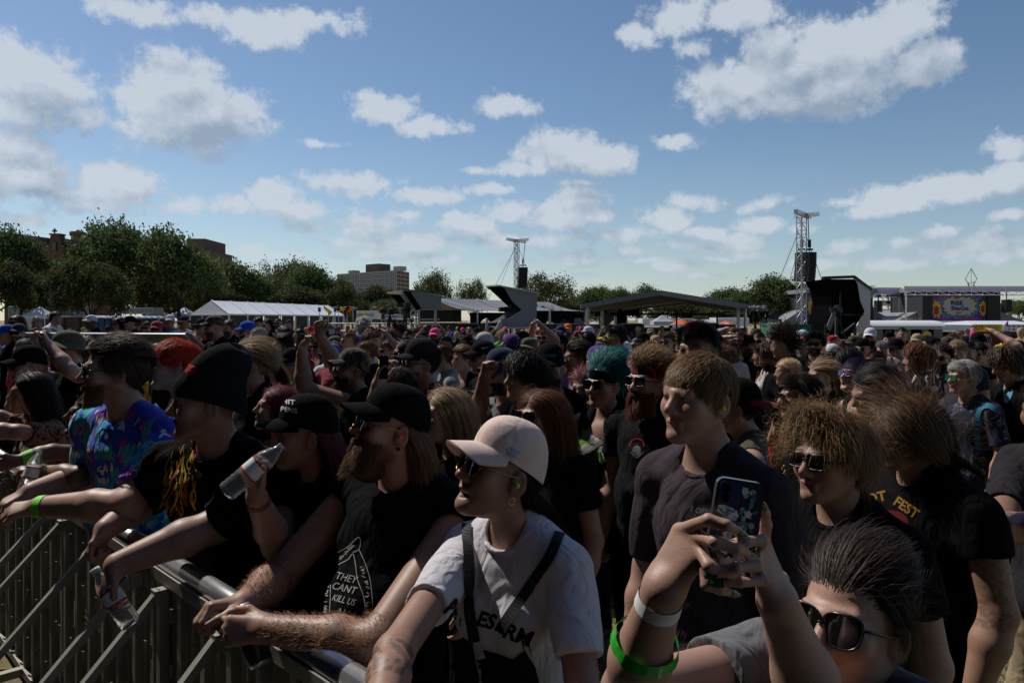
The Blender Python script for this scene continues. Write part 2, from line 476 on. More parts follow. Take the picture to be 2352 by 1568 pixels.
# ---- head in its own frame: x right, y forward, z up, chin to crown 0.235 m
def head_ops(S, H, o):
 s = H.s
 def E(c, r, k=.02, op='u', R=None): S.ell(H(c), np.array(r) * s, H.R if R is None else H.R @ R, k * s, op)
 def C(a, b, ra, rb=None, k=.02, op='u'): S.cap(H(a), H(b), ra * s, None if rb is None else rb * s, k * s, op)
 fat = o.get('fat', 0.0)
 E((0, -.014, .034), (.0735, .096, .086), .001)
 E((0, .024, -.036), (.0605 + fat * .3, .067, .082), .03)
 for x in (-1, 1):
  C((x * .054, -.008, -.05), (x * .018, .064, -.098), .018 + fat * .4, .017, .028)
  E((x * .040, .062, -.024), (.026 + fat * .2, .022, .026), .03)
  E((x * .0325, .101, .004), (.019, .015, .0125), .012, 's')
  E((x * .0315, .0765, .003), (.0135, .0135, .0135), .003)
 C((-.040, .076, .022), (-.010, .086, .017), .0105, .0095, .018)
 C((.040, .076, .022), (.010, .086, .017), .0105, .0095, .018)
 E((0, .073, -.098), (.022, .019, .018), .02)
 C((0, .086, .012), (0, .110, -.030), .0085, .0125, .012)
 for x in (-1, 1): E((x * .0125, .098, -.036), (.0085, .011, .008), .008)
 smile = o.get('smile', 0.0)
 C((-.022 - smile * .006, .083, -.062 + smile * .006), (0, .0935, -.0605), .0055, .0065, .007)
 C((.022 + smile * .006, .083, -.062 + smile * .006), (0, .0935, -.0605), .0055, .0065, .007)
 C((-.018, .083, -.0715), (.018, .083, -.0715), .0075, .0075, .008)
 if o.get('mouth', 0) > 0:
  g = o['mouth']
  E((0, .094, -.067 - g * .006), (.021 + smile * .009, .024, (.003 if smile > .5 else .004) + (.007 if smile > .5 else .010) * g), .004, 's')
 else:
  C((-.023, .093, -.0665), (.023, .093, -.0665), .0025, .0025, .004, 's')
 for x in (-1, 1):
  Re = rotz(x * .45) @ roty(x * .12)
  E((x * .079, -.012, -.010), (.009, .021, .034), .008, 'u', Re)
  E((x * .088, -.008, -.008), (.007, .012, .022), .006, 's', Re)
def head_paint(H, V, o):
 """pigment of skin, lips, brows, eyes, hairline, stubble: multiplies the skin colour"""
 L = H.inv(V); x, y, z = L[:, 0], L[:, 1], L[:, 2]; ax = np.abs(x)
 T = np.ones((len(V), 3))
 def put(w, c):
  w = np.clip(w, 0, 1)[:, None]; T[:] = T * (1 - w) + np.array(c) * w
 inhead = (np.abs(x) < .11) & (z > -.13) & (z < .15) & (y > -.13) & (y < .14)
 n = np.sin(x * 210 + z * 90) * np.sin(z * 170 - y * 130)
 put(inhead * .35 * np.exp(-(((ax - .042) / .02) ** 2 + ((z + .025) / .022) ** 2)) * (y > .03), (1.1, .72, .66))
 put(inhead * .45 * np.exp(-((x / .02) ** 2 + ((z + .03) / .02) ** 2)) * (y > .09), (1.1, .75, .68))
 hl = o.get('hairline')
 if hl is not None:
  ft = o.get('hl_z', .062)
  lim = np.where(y > .0, ft - .9 * np.maximum(0, ax - .045) + 0 * y, -.02 + np.clip((y + .03) / .03, 0, 1) * .075 - np.clip((-y - .03) / .05, 0, 1) * .055)
  put(inhead * np.clip((z - lim + .004 * n) / .010, 0, 1), hl)
 sb = o.get('stubble')
 if sb is not None:
  sm = lambda v, e: np.clip(v / e + .5, 0, 1)
  w = sm(-.036 - .35 * np.maximum(0, ax - .05) - .45 * np.maximum(0, .06 - y) * (ax > .04) * .5 - z, .022) * sm(y + .012, .03) * sm(z + .125, .02)
  put(inhead * w * o.get('stubble_w', .6), sb)
 put(inhead * (y > .07) * np.clip(1.6 - ((ax - .0) / .024) ** 2 - ((z + .066) / .0085) ** 2 * 1.2, 0, 1) * .75, o.get('lip', (.95, .50, .48)))
 if o.get('mouth', 0) > 0:
  g = o['mouth']
  put(inhead * np.clip(1.3 - (x / .021) ** 2 - ((z + .067 + g * .006) / (.005 + .009 * g)) ** 2, 0, 1) * (y > .05) * (y < .089), (.16, .05, .05))
 if smile_(o): put(inhead * np.clip(1.4 - (x / .024) ** 2 - ((z + .066) / .0048) ** 2, 0, 1) * (y > .055) * (y < .094), (1.25, 1.5, 1.7))
 put(inhead * (y > .05) * np.clip(1.4 - ((ax - .033) / .021) ** 2 - ((z - .0265 - .12 * np.minimum(0, .033 - ax)) / .0045) ** 2, 0, 1) * .85, o.get('brow', (.20, .15, .13)))
 w = (y > .06) * np.clip(1.35 - ((ax - .0315) / .0115) ** 2 - ((z - .003) / .0052) ** 2, 0, 1)
 put(inhead * w, (.10, .07, .06))
 w = (y > .06) * np.clip(1.2 - ((ax - .0315) / .0105) ** 2 - ((z - .003) / .0042) ** 2, 0, 1)
 put(inhead * np.clip(w * 2, 0, 1), (1.15, 1.3, 1.5))
 ix = o.get('gaze', 0.0)
 w = (y > .06) * np.clip(2.0 - (((x - ix) - np.sign(x) * .0315) / .0045) ** 2 - ((z - .0035) / .0045) ** 2, 0, 1)
 put(inhead * w, (.12, .09, .07))
 return T
smile_ = lambda o: o.get('smile', 0) > .5 and o.get('mouth', 0) > 0
FL = np.array([.041, .045, .042, .033])
def hand_ops(S, w, f, n, side, sc=1.0, curl=(.5, .5, .55, .6), spread=.06, thumb=None, fingers=None, k=.004):
 """w wrist, f towards the knuckles, n out of the palm, side towards the thumb"""
 f = unit(f); n = unit(n - f * np.dot(n, f)); side = unit(side - f * np.dot(side, f) - n * np.dot(side, n))
 curl = (curl,) * 4 if np.isscalar(curl) else curl
 q = lambda a, b, c: w + (f * a + side * b + n * c) * sc
 off = [.027, .009, -.009, -.026]
 mcp = [q(.088, off[0], 0), q(.092, off[1], 0), q(.088, off[2], 0), q(.080, off[3], .002)]
 for i in range(4):
  S.cap(q(.012, off[i] * .55, 0), mcp[i], .0165 * sc, .0115 * sc, .014)
 S.ell(q(.030, .020, .010), np.array((.032, .017, .016)) * sc, np.stack([f, side, n], 1), .015)
 tips = []
 for i in range(4):
  if fingers is not None and fingers[i] is not None:
   ch = [mcp[i]] + [np.array(p, float) for p in fingers[i]]
  else:
   d = unit(f + side * (1.5 - i) * spread); p = mcp[i]; ch = [p]; a = 0
   for sg, ca in zip((1.0, .62, .52), (.9, 1.15, .8)):
    a += curl[i] * ca * 1.35
    p = p + (d * math.cos(a) + n * math.sin(a)) * FL[i] * sg * sc; ch.append(p)
  rr = np.array([.0098, .0088, .0080, .0066]) * sc * (.88 if i == 3 else 1.0)
  for j in range(len(ch) - 1):
   S.cap(ch[j], ch[j + 1], rr[min(j, 3)], rr[min(j + 1, 3)], k)
  tips.append((ch[-2], ch[-1]))
 if thumb is None:
  t0 = q(.022, .030, .008); t1 = q(.050, .050, .018); t2 = q(.078, .052, .030); t3 = q(.100, .046, .040)
  ch = [t0, t1, t2, t3]
 else: ch = [q(.022, .028, .006)] + [np.array(p, float) for p in thumb]
 for j in range(len(ch) - 1): S.cap(ch[j], ch[j + 1], (.0145, .0115, .0100)[min(j, 2)] * sc, (.0115, .0100, .0078)[min(j, 2)] * sc, .006)
 tips.append((ch[-2], ch[-1]))
 return tips
# -- hair, hats, glasses
RNG = np.random.RandomState(7)
def hair_mat(rgb):
 nm = 'hair %.2f %.2f %.2f' % tuple(rgb)
 if nm in MATS: return MATS[nm]
 m = mat(nm, (1, 1, 1), .52, .22, attr='tint')
 t = NT(m.node_tree); bs = m.node_tree.nodes['Principled BSDF']
 tr = t.n('ShaderNodeBsdfTranslucent')
 a = t.n('ShaderNodeAttribute', attribute_name='tint')
 m.node_tree.links.new(a.outputs['Color'], tr.inputs['Color'])
 mx = t.n('ShaderNodeMixShader', i={0: .30, 1: bs.outputs[0], 2: tr.outputs[0]})
 m.node_tree.links.new(mx.outputs[0], m.node_tree.nodes['Material Output'].inputs['Surface'])
 return m
SK_C, SK_R = np.array((0, -.014, .034)), np.array((.0755, .098, .088))
def scalp_roots(n, ft=.062, lo=-.055, seed=0):
 r = np.random.RandomState(seed); out = []
 while len(out) < n:
  u = r.normal(size=(n * 3, 3)); u /= np.linalg.norm(u, axis=1)[:, None]
  p = SK_C + u * SK_R
  x, y, z = p[:, 0], p[:, 1], p[:, 2]; ax = np.abs(x)
  lim = np.where(y > .0, ft - .9 * np.maximum(0, ax - .045), -.02 + np.clip((y + .03) / .03, 0, 1) * .075 - np.clip((-y - .03) / .05, 0, 1) * (.02 - lo - .02 + .02))
  lim = np.where(y < -.05, lo, lim)
  out += list(p[z > lim + r.normal(size=len(z)) * .0055])
 return np.array(out[:n])
def strands(H, roots, dirs0, length, seg, flow, width, rgb, lift=.012, spread=.25, curl=0.0, curlf=60.0, seed=0, vary=.42, gravw=0.0, front=1.0, side=1.0):
 """every strand steps along a flow field, held off the skull; returns ribbons in the frame of the caller"""
 r = np.random.RandomState(seed); n = len(roots)
 L = length * r.uniform(1 - spread, 1 + spread * .6, n)
 L = L * np.where((roots[:, 1] > .02) & (roots[:, 2] > .04), front + (1 - front) * np.clip((.08 - roots[:, 1]) / .06, 0, 1), 1.0) * np.where(roots[:, 2] < .03, side, 1.0)
 gl = H.R.T @ np.array((0, 0, -1.0))
 p = roots.copy(); pts = [p.copy()]
 ph = r.uniform(0, 6.28, n); amp = curl * r.uniform(.6, 1.3, n)
 off = lift * r.uniform(.35, 1.15, n)
 jit = r.normal(size=(n, 3)) * .07
 d = dirs0
 for k in range(seg):
  t = (k + 1) / seg
  v = flow(p, t) + jit
  v = v + gl * (gravw * t)
  v /= np.linalg.norm(v, axis=1)[:, None] + 1e-9
  d = d * .45 + v * .55; d /= np.linalg.norm(d, axis=1)[:, None] + 1e-9
  p = p + d * (L / seg)[:, None]
  for c, rr in ((SK_C, SK_R), (np.array((0, .012, -.045)), np.array((.066, .075, .085)))):
   q = (p - c) / (rr + (off * min(1, .3 + t * 1.4))[:, None])
   l = np.linalg.norm(q, axis=1); m = l < 1
   p[m] = c + q[m] / l[m][:, None] * (rr + (off * min(1, .3 + t * 1.4))[:, None])[m]
  pts.append(p.copy())
 P = np.stack(pts, 1)                                     # n, seg+1, 3
 if curl > 0:
  tt = np.linspace(0, 1, seg + 1)[None, :] * np.ones((n, 1))
  a = tt * L[:, None] * curlf * r.uniform(.8, 1.2, (n, 1)) + ph[:, None]
  P += np.stack([np.cos(a), np.sin(a * .9), np.sin(a)], -1) * (amp[:, None] * np.minimum(1, tt * 2))[..., None]
 return ribbons(H, P, width, rgb, r, vary)
def ribbons(H, P, width, rgb, r, vary=.3):
 n, m = P.shape[:2]
 Wd = P.copy().reshape(-1, 3)
 T = np.gradient(P, axis=1)
 out = P - np.array((0, -.01, -.02))
 s = np.cross(T, out + r.normal(size=(n, 1, 3)) * .02); s /= np.linalg.norm(s, axis=2)[..., None] + 1e-9
 w = width * r.uniform(.7, 1.3, (n, 1)) * np.concatenate([np.full(m - 2, 1.0), [.7, .15]])[None, :]
 A = P + s * (w * .5)[..., None]; B = P - s * (w * .5)[..., None]
 V = np.stack([A, B], 2).reshape(-1, 3)
 V = H(V)
 i = (np.arange(n)[:, None] * m + np.arange(m - 1)[None, :]).ravel() * 2
 Q = np.stack([i, i + 1, i + 3, i + 2], 1)
 col = np.array(rgb)[None, :] * r.uniform(1 - vary, 1 + vary, (n, 1)) * (1 + r.normal(size=(n, 3)) * .05)
 col = np.repeat(col, m * 2, axis=0)
 return V, Q, col
def joinm(parts):
 V = []; Q = []; C = []; b = 0
 for v, q, c in parts:
  V.append(v); Q.append(q + b); C.append(c); b += len(v)
 return np.concatenate(V), np.concatenate(Q), np.concatenate(C)
def tang(p):
 nrm = (p - SK_C) / SK_R ** 2
 return nrm / (np.linalg.norm(nrm, axis=1)[:, None] + 1e-9)
def hair_parts(H, style, rgb, q=1.0, seed=1, tip=None):
 """q: strand count factor (1 = a close figure); returns joined ribbons"""
 N = lambda n: max(90, int(n * q * (1.9 + 3.0 * min(1, q)))); wq = (.62 - .22 * min(1, q)) * q ** -.62; gl = H.R.T @ np.array((0, 0, -1.0))
 rgb = np.array(rgb, float); parts = []
 crown = np.array((.0, -.05, .115))
 def proj(v, p, lift=.15):
  nn = tang(p); v = np.broadcast_to(v, p.shape)
  t = v - nn * np.einsum('ij,ij->i', v, nn)[:, None]
  return t / (np.linalg.norm(t, axis=1)[:, None] + 1e-6) + nn * lift
 def fromcrown(p, t, lift=.1): return proj(p - crown, p, lift)
 if style == 'short':
  ro = scalp_roots(N(2600), .064, -.06, seed)
  fl = lambda p, t: proj(np.array((.25, .9, .2)), p, .5 * (p[:, 2:3] > .07) + .12)
  fb = lambda p, t: np.where(p[:, 1:2] > .02, fl(p, t), proj(np.array((0, -.25, -1.)), p, .12))
  parts.append(strands(H, ro, tang(ro), .042, 4, fb, .0030 * wq, rgb, .017, .3, seed=seed))
 elif style == 'crop':
  ro = scalp_roots(N(2600), .060, -.06, seed)
  parts.append(strands(H, ro, tang(ro), .018, 2, lambda p, t: tang(p) + proj(np.array((0, .4, -.3)), p), .0030 * wq, rgb, .012, .3, seed=seed))
 elif style == 'swept':                                    # combed back from the brow
  ro = scalp_roots(N(3000), .060, -.065, seed)
  fl = lambda p, t: np.where(p[:, 2:3] > .055, proj(np.array((-.25, -1, .15)), p, .20 - .16 * (p[:, 1:2] > .05)), proj(np.array((0, -.5, -.8)), p, .15))
  parts.append(strands(H, ro, fl(ro, 0), .066, 6, fl, .0030 * wq, rgb, .020, .35, seed=seed))
 elif style == 'bowl':                                     # straight fringe falling from the crown
  ro = scalp_roots(N(3200), .060, -.06, seed)
  fl = lambda p, t: np.where((p[:, 1:2] < -.03) & (p[:, 2:3] < .06), proj(np.array((0, -.1, -1.)), p, .1), fromcrown(p, t, .14))
  parts.append(strands(H, ro, fl(ro, 0), .056, 7, fl, .0030 * wq, rgb, .009, .3, seed=seed, front=.62))
 elif style == 'mop':                                      # loose waves over the ears
  ro = scalp_roots(N(2400), .058, -.07, seed)
  parts.append(strands(H, ro, tang(ro), .095, 9, lambda p, t: fromcrown(p, t, .35), .0030 * wq, rgb, .022, .35, .010, 55, seed, gravw=.3, front=.5))
 elif style == 'curly':
  ro = scalp_roots(N(2600), .068, -.05, seed)
  parts.append(strands(H, ro, tang(ro), .080, 14, lambda p, t: fromcrown(p, t, .5) + (p[:, 1:2] > .05) * np.array((0, -.3, 1.1)), .0026 * wq, rgb, .018, .4, .014, 75, seed, .5, gravw=.15, front=.30, side=.45))
  ro = scalp_roots(N(240), .060, -.05, seed + 5)
  parts.append(strands(H, ro, tang(ro), .13, 14, lambda p, t: fromcrown(p, t, 1.0), .0013 * wq, rgb * 1.2, .045, .4, .014, 80, seed + 5, .45))
 elif style == 'long':                                     # falls to the shoulders and below
  ro = scalp_roots(N(2600), .068, -.06, seed)
  def fl(p, t):
   side = proj(np.stack([np.sign(p[:, 0]) * .8, -.2 + 0 * p[:, 0], -.2 + 0 * p[:, 0]], 1), p, .1)
   a = np.clip((p[:, 2:3] - .02) / .08, 0, 1)
   back = gl + np.array((0, -.25, 0))
   return side * a + back * (1 - a) + np.where((p[:, 1:2] > .02) & (p[:, 2:3] < .03), np.array((0, -.5, 0)), 0)
  parts.append(strands(H, ro, fl(ro, 0), .36, 13, fl, .0030 * wq, rgb, .022, .3, .004, 30, seed, gravw=.5))
  ro = scalp_roots(N(120), .066, -.05, seed + 3)
  parts.append(strands(H, ro, tang(ro), .30, 12, fl, .0012 * wq, rgb * 1.2, .040, .4, .012, 25, seed + 3, gravw=.3))
 elif style == 'nape':                                     # long hair hanging out under a hat
  ro = scalp_roots(N(4200), .03, -.06, seed); ro = ro[(ro[:, 2] < .025) & (ro[:, 1] < -.012)]
  fl = lambda p, t: np.tile(gl + np.array((0, -.22, 0)), (len(p), 1)) + proj(np.array((0, -.6, -.4)), p, .05) * (p[:, 2:3] > -.04)
  parts.append(strands(H, ro, tang(ro), .30, 11, fl, .0034 * wq, rgb, .016, .3, .004, 30, seed))
 elif style in ('pony', 'ponycap', 'bun'):
  knot = np.array((0, -.118 if style != 'bun' else -.090, .0 if style != 'bun' else .085))
  if style == 'ponycap': knot = np.array((0, -.105, -.045))
  ro = scalp_roots(N(2200 if style != 'ponycap' else 5000), .066, -.06, seed)
  if style == 'ponycap': ro = ro[(ro[:, 2] < .022) & (ro[:, 1] < .0)]
  fl = lambda p, t: proj(knot - p, p, .05)
  parts.append(strands(H, ro, fl(ro, 0), np.linalg.norm(ro - knot, axis=1) * 1.22, 8, fl, .0030 * wq, rgb, .009, .08, .002, 30, seed))
  n = N(700); r = np.random.RandomState(seed + 1)
  ro = knot + r.normal(size=(n, 3)) * .011
  if style == 'bun':
   fl2 = lambda p, t: np.cross(p - knot - np.array((0, -.01, .03)), np.array((.4, .8, .3))) * 14 - (p - knot - np.array((0, -.01, .03))) * 7
   parts.append(strands(H, ro, r.normal(size=(n, 3)) * .6 + np.array((0, -.3, .8)), .24, 16, fl2, .0024 * wq, rgb, .012, .4, .007, 60, seed))
   ro = scalp_roots(N(1600), .066, -.06, seed + 9); ro = ro[(np.abs(ro[:, 0]) > .052) & (ro[:, 1] > -.01) & (ro[:, 1] < .05)]
   parts.append(strands(H, ro, fl(ro, 0), .12, 9, lambda p, t: np.tile(gl, (len(p), 1)) + np.sign(p[:, 0:1]) * np.array((.25, 0, 0)) * (1 - t) + np.array((0, -.3, 0)), .0020 * wq, rgb, .012, .5, .008, 40, seed + 9))
  else:
   fl2 = lambda p, t: np.tile(np.array((0, -.55 * (1 - t) + .1, 0)) + gl * .9 * min(1, t * 2.5), (len(p), 1))
   parts.append(strands(H, ro, np.tile(np.array((0, -1., .2)), (n, 1)), .24, 9, fl2, .0030 * wq, rgb, .010, .4, .006, 30, seed))
  ro = scalp_roots(N(200 if style == 'bun' else 140), .068, -.06, seed + 4)
  if style == 'ponycap': ro = ro[ro[:, 2] < .02]
  parts.append(strands(H, ro, tang(ro), .07, 6, lambda p, t: proj(knot - p, p, .55), .0011 * wq, rgb * 1.3, .018, .5, .016, 45, seed + 4))
 elif style == 'wind':                                     # long hair blown across the face
  wv = H.R.T @ unit(np.array((-.62, -.25, -.35)))
  ro = scalp_roots(N(3000), .066, -.06, seed)
  parts.append(strands(H, ro, tang(ro), .21, 13, lambda p, t: proj(wv, p, .10) * 1.2 + np.array((0, 0, -.5 * t)), .0030 * wq, rgb, .014, .4, .008, 30, seed, gravw=.55))
  ro = scalp_roots(N(190), .066, -.06, seed + 3)
  w2 = H.R.T @ unit(np.array((.9, -.1, .1)))
  parts.append(strands(H, ro, tang(ro), .20, 13, lambda p, t: proj(w2, p, .7) + tang(p) * .4 + np.array((0, 0, -.3 * t)), .0013 * wq, rgb * 1.5, .045, .6, .016, 32, seed + 3))
 elif style == 'flying':                                   # hair thrown up and back
  wv = H.R.T @ unit(np.array((.8, .1, .25)))
  ro = scalp_roots(N(2000), .066, -.05, seed)
  parts.append(strands(H, ro, tang(ro), .20, 9, lambda p, t: proj(wv, p, .35), .0030 * wq, rgb, .035, .5, .008, 40, seed))
 elif style == 'teal':                                     # swept up over a scarf and falling behind
  ro = scalp_roots(N(1500), .09, .03, seed)
  fl = lambda p, t: np.tile(np.array((.1, -.8, .35 if t < .35 else -1.4 * t)), (len(p), 1)) + tang(p) * (.5 if t < .4 else .1)
  parts.append(strands(H, ro, tang(ro), .26, 12, fl, .0030 * wq, rgb, .035, .5, .008, 40, seed))
  ro = scalp_roots(N(500), .05, -.05, seed + 1)
  parts.append(strands(H, ro, tang(ro), .05, 4, lambda p, t: proj(np.array((0, -1, .3)), p, .1), .003 * wq, rgb * .8, .006, .3, seed=seed))
 elif style == 'tall':                                     # teased up above a headband
  ro = scalp_roots(N(2200), .075, .0, seed)
  parts.append(strands(H, ro, tang(ro), .075, 7, lambda p, t: tang(p) * .5 + np.array((.3, -.75, .2)), .0028 * wq, rgb, .035, .4, .008, 60, seed))
 return joinm(parts)
def beard_parts(H, length, rgb, q=1.0, seed=3, full=True):
 r = np.random.RandomState(seed); n = max(120, int(4600 * q)); wq = .52 * q ** -.62
 a = r.uniform(-1.25, 1.25, n * 2); b = r.uniform(0, 1, n * 2)
 x = .070 * np.sin(a); y = .010 + .078 * np.cos(a) * .95; z = -.045 - .062 * b - .018 * np.cos(a) * b
 m = ~((np.abs(x) < .024) & (z > -.080))
 mo = np.stack([r.uniform(-.027, .027, n // 5), np.full(n // 5, .094), r.uniform(-.057, -.050, n // 5)], 1); mo[:, 1] -= mo[:, 0] ** 2 * 12
 ro = np.concatenate([np.stack([x, y, z], 1)[m][:n], mo])
 d0 = np.stack([ro[:, 0] * 4, np.clip(ro[:, 1] * 6, .1, .6), np.full(len(ro), -.7)], 1)
 fl = lambda p, t: np.stack([p[:, 0] * 5 * (1 - 1.7 * t), .55 - .35 * t + 0 * p[:, 0], np.full(len(p), -.8)], 1)
 L = length
 k = np.concatenate([np.ones(len(ro) - len(mo)), np.full(len(mo), min(1, .018 / L))])
 base = []
 if L > .025:
  rz = .034 + L * .4; v, qd = ell_shell(H, lambda a, t: (.058 * math.sin(t * math.pi) * math.sin(a), .034 + .052 * math.sin(t * math.pi) * math.cos(a), -.116 - L * .15 - rz * math.cos(t * math.pi) * .8), 24, 14); base = [(v, qd, np.tile(np.array(rgb) * .42, (len(v), 1)))]
 P = strands(H, ro, d0, L * k * (.55 + .45 * np.clip(1 - np.abs(ro[:, 0]) / .07, 0, 1)), 6, fl, .0026 * wq, rgb, .012, .35, .004 if L > .03 else .001, 70, seed, .4)
 return joinm(base + [P])
def ell_shell(H, fn, nu, nv):
 u = np.linspace(0, 2 * math.pi, nu, endpoint=False); v = np.linspace(0, 1, nv)
 P = np.array([[fn(a, t) for a in u] for t in v]).reshape(-1, 3)
 Q = np.array([(i * nu + j, i * nu + (j + 1) % nu, (i + 1) * nu + (j + 1) % nu, (i + 1) * nu + j) for i in range(nv - 1) for j in range(nu)])
 return H(P), Q
def cap_mesh(H, brim=1, style='ball', flat=False, seed=0, nu=36, tall=.138, tilt=0.0):
 """baseball cap (brim 1 forward, -1 backward, 0 none), bucket hat, beanie: dome then brim; returns V,Q and the split index"""
 front, back = (.052, .004)
 rx, ry = .0835, .1065
 def zb(a): return back + (front - back) * (.5 + .5 * math.cos(a))
 if brim < 0: zb = lambda a: .040 + .006 * math.cos(a)
 if style == 'bucket': zb = lambda a: .040 + .014 * math.cos(a)
 if style == 'beanie': zb = lambda a: -.002 + .036 * math.cos(a) - .006 * math.cos(2 * a); rx, ry = .090, .113
 def dome(a, t):
  ang = t * math.pi / 2
  rr = math.sin(ang) ** (.78 if style != 'beanie' else .52)
  z0 = zb(a); z = z0 + (tall - z0) * math.cos(ang) ** (.85 if style != 'beanie' else .8)
  rr *= 1 - (.016 * abs(math.cos(3 * a)) ** 60 if style == 'ball' and nu > 60 else 0)
  x, y = rx * rr * math.sin(a), -.012 + ry * rr * math.cos(a)
  if style == 'beanie':
   k = max(0, (z - .06) / .09)
   y -= .040 * k; x *= 1 + .05 * math.sin(a * 3 + 1) * k
   if z > .10: z += .012 * math.sin(a * 2 + seed)
   if t > .80: x *= 1.03; y = (y + .012) * 1.03 - .012
  return (x, y, z)
 V, Q = ell_shell(H, dome, nu, 13)
 Vi, Qi = ell_shell(H, lambda a, t: (lambda p: (p[0] * .955, (p[1] + .012) * .955 - .012, p[2] - (.004 if t < .9 else 0)))(dome(a, t)), nu, 13)
 parts = [(V, Q, np.zeros((len(V), 3))), (Vi, Qi[:, ::-1], np.zeros((len(Vi), 3)))]
 nd = len(Q) * 2
 rows = []
 if style == 'bucket':
  for side in (0, 1):
   rr = []
   for t in np.linspace(0, 1, 5):
    row = []
    for a in np.linspace(0, 2 * math.pi, nu, endpoint=False):
     z0 = zb(a); e = .062 * t
     wv = .010 * math.sin(3 * a + seed) * t
     row.append(((rx + e) * math.sin(a), -.012 + (ry + e) * math.cos(a), z0 + .004 - .022 * t - .010 * abs(math.sin(a)) * t + wv - side * .003))
    rr.append(row)
   P = H(np.array(rr).reshape(-1, 3))
   q = np.array([(i * nu + j, i * nu + (j + 1) % nu, (i + 1) * nu + (j + 1) % nu, (i + 1) * nu + j) for i in range(4) for j in range(nu)])
   parts.append((P, q if side else q[:, ::-1], np.zeros((len(P), 3))))
 elif brim != 0 and style == 'ball':
  nb, na = 6, 19
  for side in (0, 1):
   rr = []
   for t in np.linspace(0, 1, nb):
    row = []
    for a in np.linspace(-1.13, 1.13, na):
     c = math.cos(a)
     fall = (1 - (abs(a) / 1.13) ** 2.6)
     e = t * (.004 + .070 * fall ** .6)
     b = a if brim > 0 else a + math.pi
     x = rx * 1.0 * math.sin(a) * (1 + .06 * t); y = ry * c + e
     droop = (1.7 if flat else 4.4) * x * x * t * min(1, fall * 2.2)
     z = zb(b) + .004 - droop * (1.0) - .020 * t + (.0 if side else .0032)
     if brim < 0: y = -y
     row.append((x, -.012 + y, z))
    rr.append(row)
   P = H(np.array(rr).reshape(-1, 3))
   q = np.array([(i * na + j, i * na + j + 1, (i + 1) * na + j + 1, (i + 1) * na + j) for i in range(nb - 1) for j in range(na - 1)])
   parts.append((P, q if side == (brim > 0) else q[:, ::-1], np.zeros((len(P), 3))))
   rows.append(rr)
 V, Q, _ = joinm(parts)
 return V, Q, nd
def glasses_build(H, parent, name, frame_m, lens_m, shape='way', size=1.0):
 fr, le = MB(), MB()
 w, h = {'way': (.027, .0205), 'round': (.0245, .0235), 'cat': (.0315, .0265), 'sport': (.031, .0185)}[shape]
 w *= size; h *= size
 for sx in (-1, 1):
  c = np.array((sx * .0335, .103, .001))
  rim = []
  for k in range(24):
   a = 2 * math.pi * k / 24
   ca, sa = math.cos(a), math.sin(a)
   e = {'way': .45, 'round': 1.0, 'cat': .82, 'sport': .55}[shape]
   x = w * math.copysign(abs(ca) ** e, ca); z = h * math.copysign(abs(sa) ** e, sa)
   if shape == 'way': x *= 1 + .10 * (z / h)
   if shape == 'cat': z += .20 * h * max(0, x * sx / w) * (sa > -.3); x *= 1 + .08 * (z / h)
   yy = c[1] - .18 * max(0, (x * sx)) - 2.6 * x * x
   rim.append(H((c[0] + x, yy, c[2] + z)))
  fr.tube(rim, (.0024 if shape in ('way', 'cat') else .0013) * H.s, 6, True)
  cen = H(c + (0, .002, 0)); b = len(le.V)
  le.add([cen] + rim, [(0, k + 1, (k + 1) % 24 + 1) for k in range(24)])
  bk = [p - H.d((0, .0025 * H.s, 0)) for p in rim]
  le.add([cen - H.d((0, .0025 * H.s, 0))] + bk, [(0, (k + 1) % 24 + 1, k + 1) for k in range(24)])
  zt = .005 + (.006 if shape == 'cat' else 0)
  fr.tube([H((sx * (.0335 + w), .095, zt)), H((sx * .073, .080, zt)), H((sx * .079, .03, .004)), H((sx * .081, -.012, .006)), H((sx * .081, -.028, -.008))], np.array((.0030, .0030, .0024, .0022, .002)) * H.s * (1 if shape != 'round' else .6), 6)
 fr.tube([H((-.0335 + w * .93, .1035, .005)), H((0, .1085, .0075)), H((.0335 - w * .93, .1035, .005))], .0022 * H.s, 6)
 g = link(name, mkmesh(name, fr.V, fr.F, True, (frame_m,)), parent)
 link('lens', mkmesh('lens', le.V, le.F, True, (lens_m,)), g)
 return g
# -- people
SKIN = {'fair': (.36, .212, .158), 'light': (.30, .172, .122), 'tan': (.235, .128, .083), 'brown': (.17, .088, .056), 'dark': (.085, .045, .030)}
def skin_mat(k):
 m = mat('skin ' + k, SKIN[k], .48, .35, attr='tint', bump=.07, bscale=330.0, vary=.16, vscale=28.0)
 m.node_tree.nodes['Principled BSDF'].inputs['Subsurface Weight'].default_value = 0.0
 return m
def folds(m, st=.55):
 t = NT(m.node_tree); bs = m.node_tree.nodes['Principled BSDF']; P = t.v('MULTIPLY', t.n('ShaderNodeTexCoord').outputs['Object'], (1, 1, .45))
 b = t.n('ShaderNodeBump', i={'Strength': st, 'Distance': .03, 'Height': t.noise(P, 13, 2, .45, 1.6)})
 if bs.inputs['Normal'].links: m.node_tree.links.new(bs.inputs['Normal'].links[0].from_socket, b.inputs['Normal'])
 m.node_tree.links.new(b.outputs[0], bs.inputs['Normal'])
def cloth_mat(nm, rgb, **kw):
 new = ('cloth ' + nm) not in MATS
 m = mat('cloth ' + nm, rgb, kw.get('rough', .92), .05 if max(rgb) < .05 else .15, bump=kw.get('bump', .12), bscale=kw.get('bscale', 900.0), vary=.10, vscale=9.0, sheen=0 if max(rgb) < .05 else .1)
 if new: folds(m, .22 if 'hat' in nm else .55)
 return m
BLACK = (.005, .005, .006)
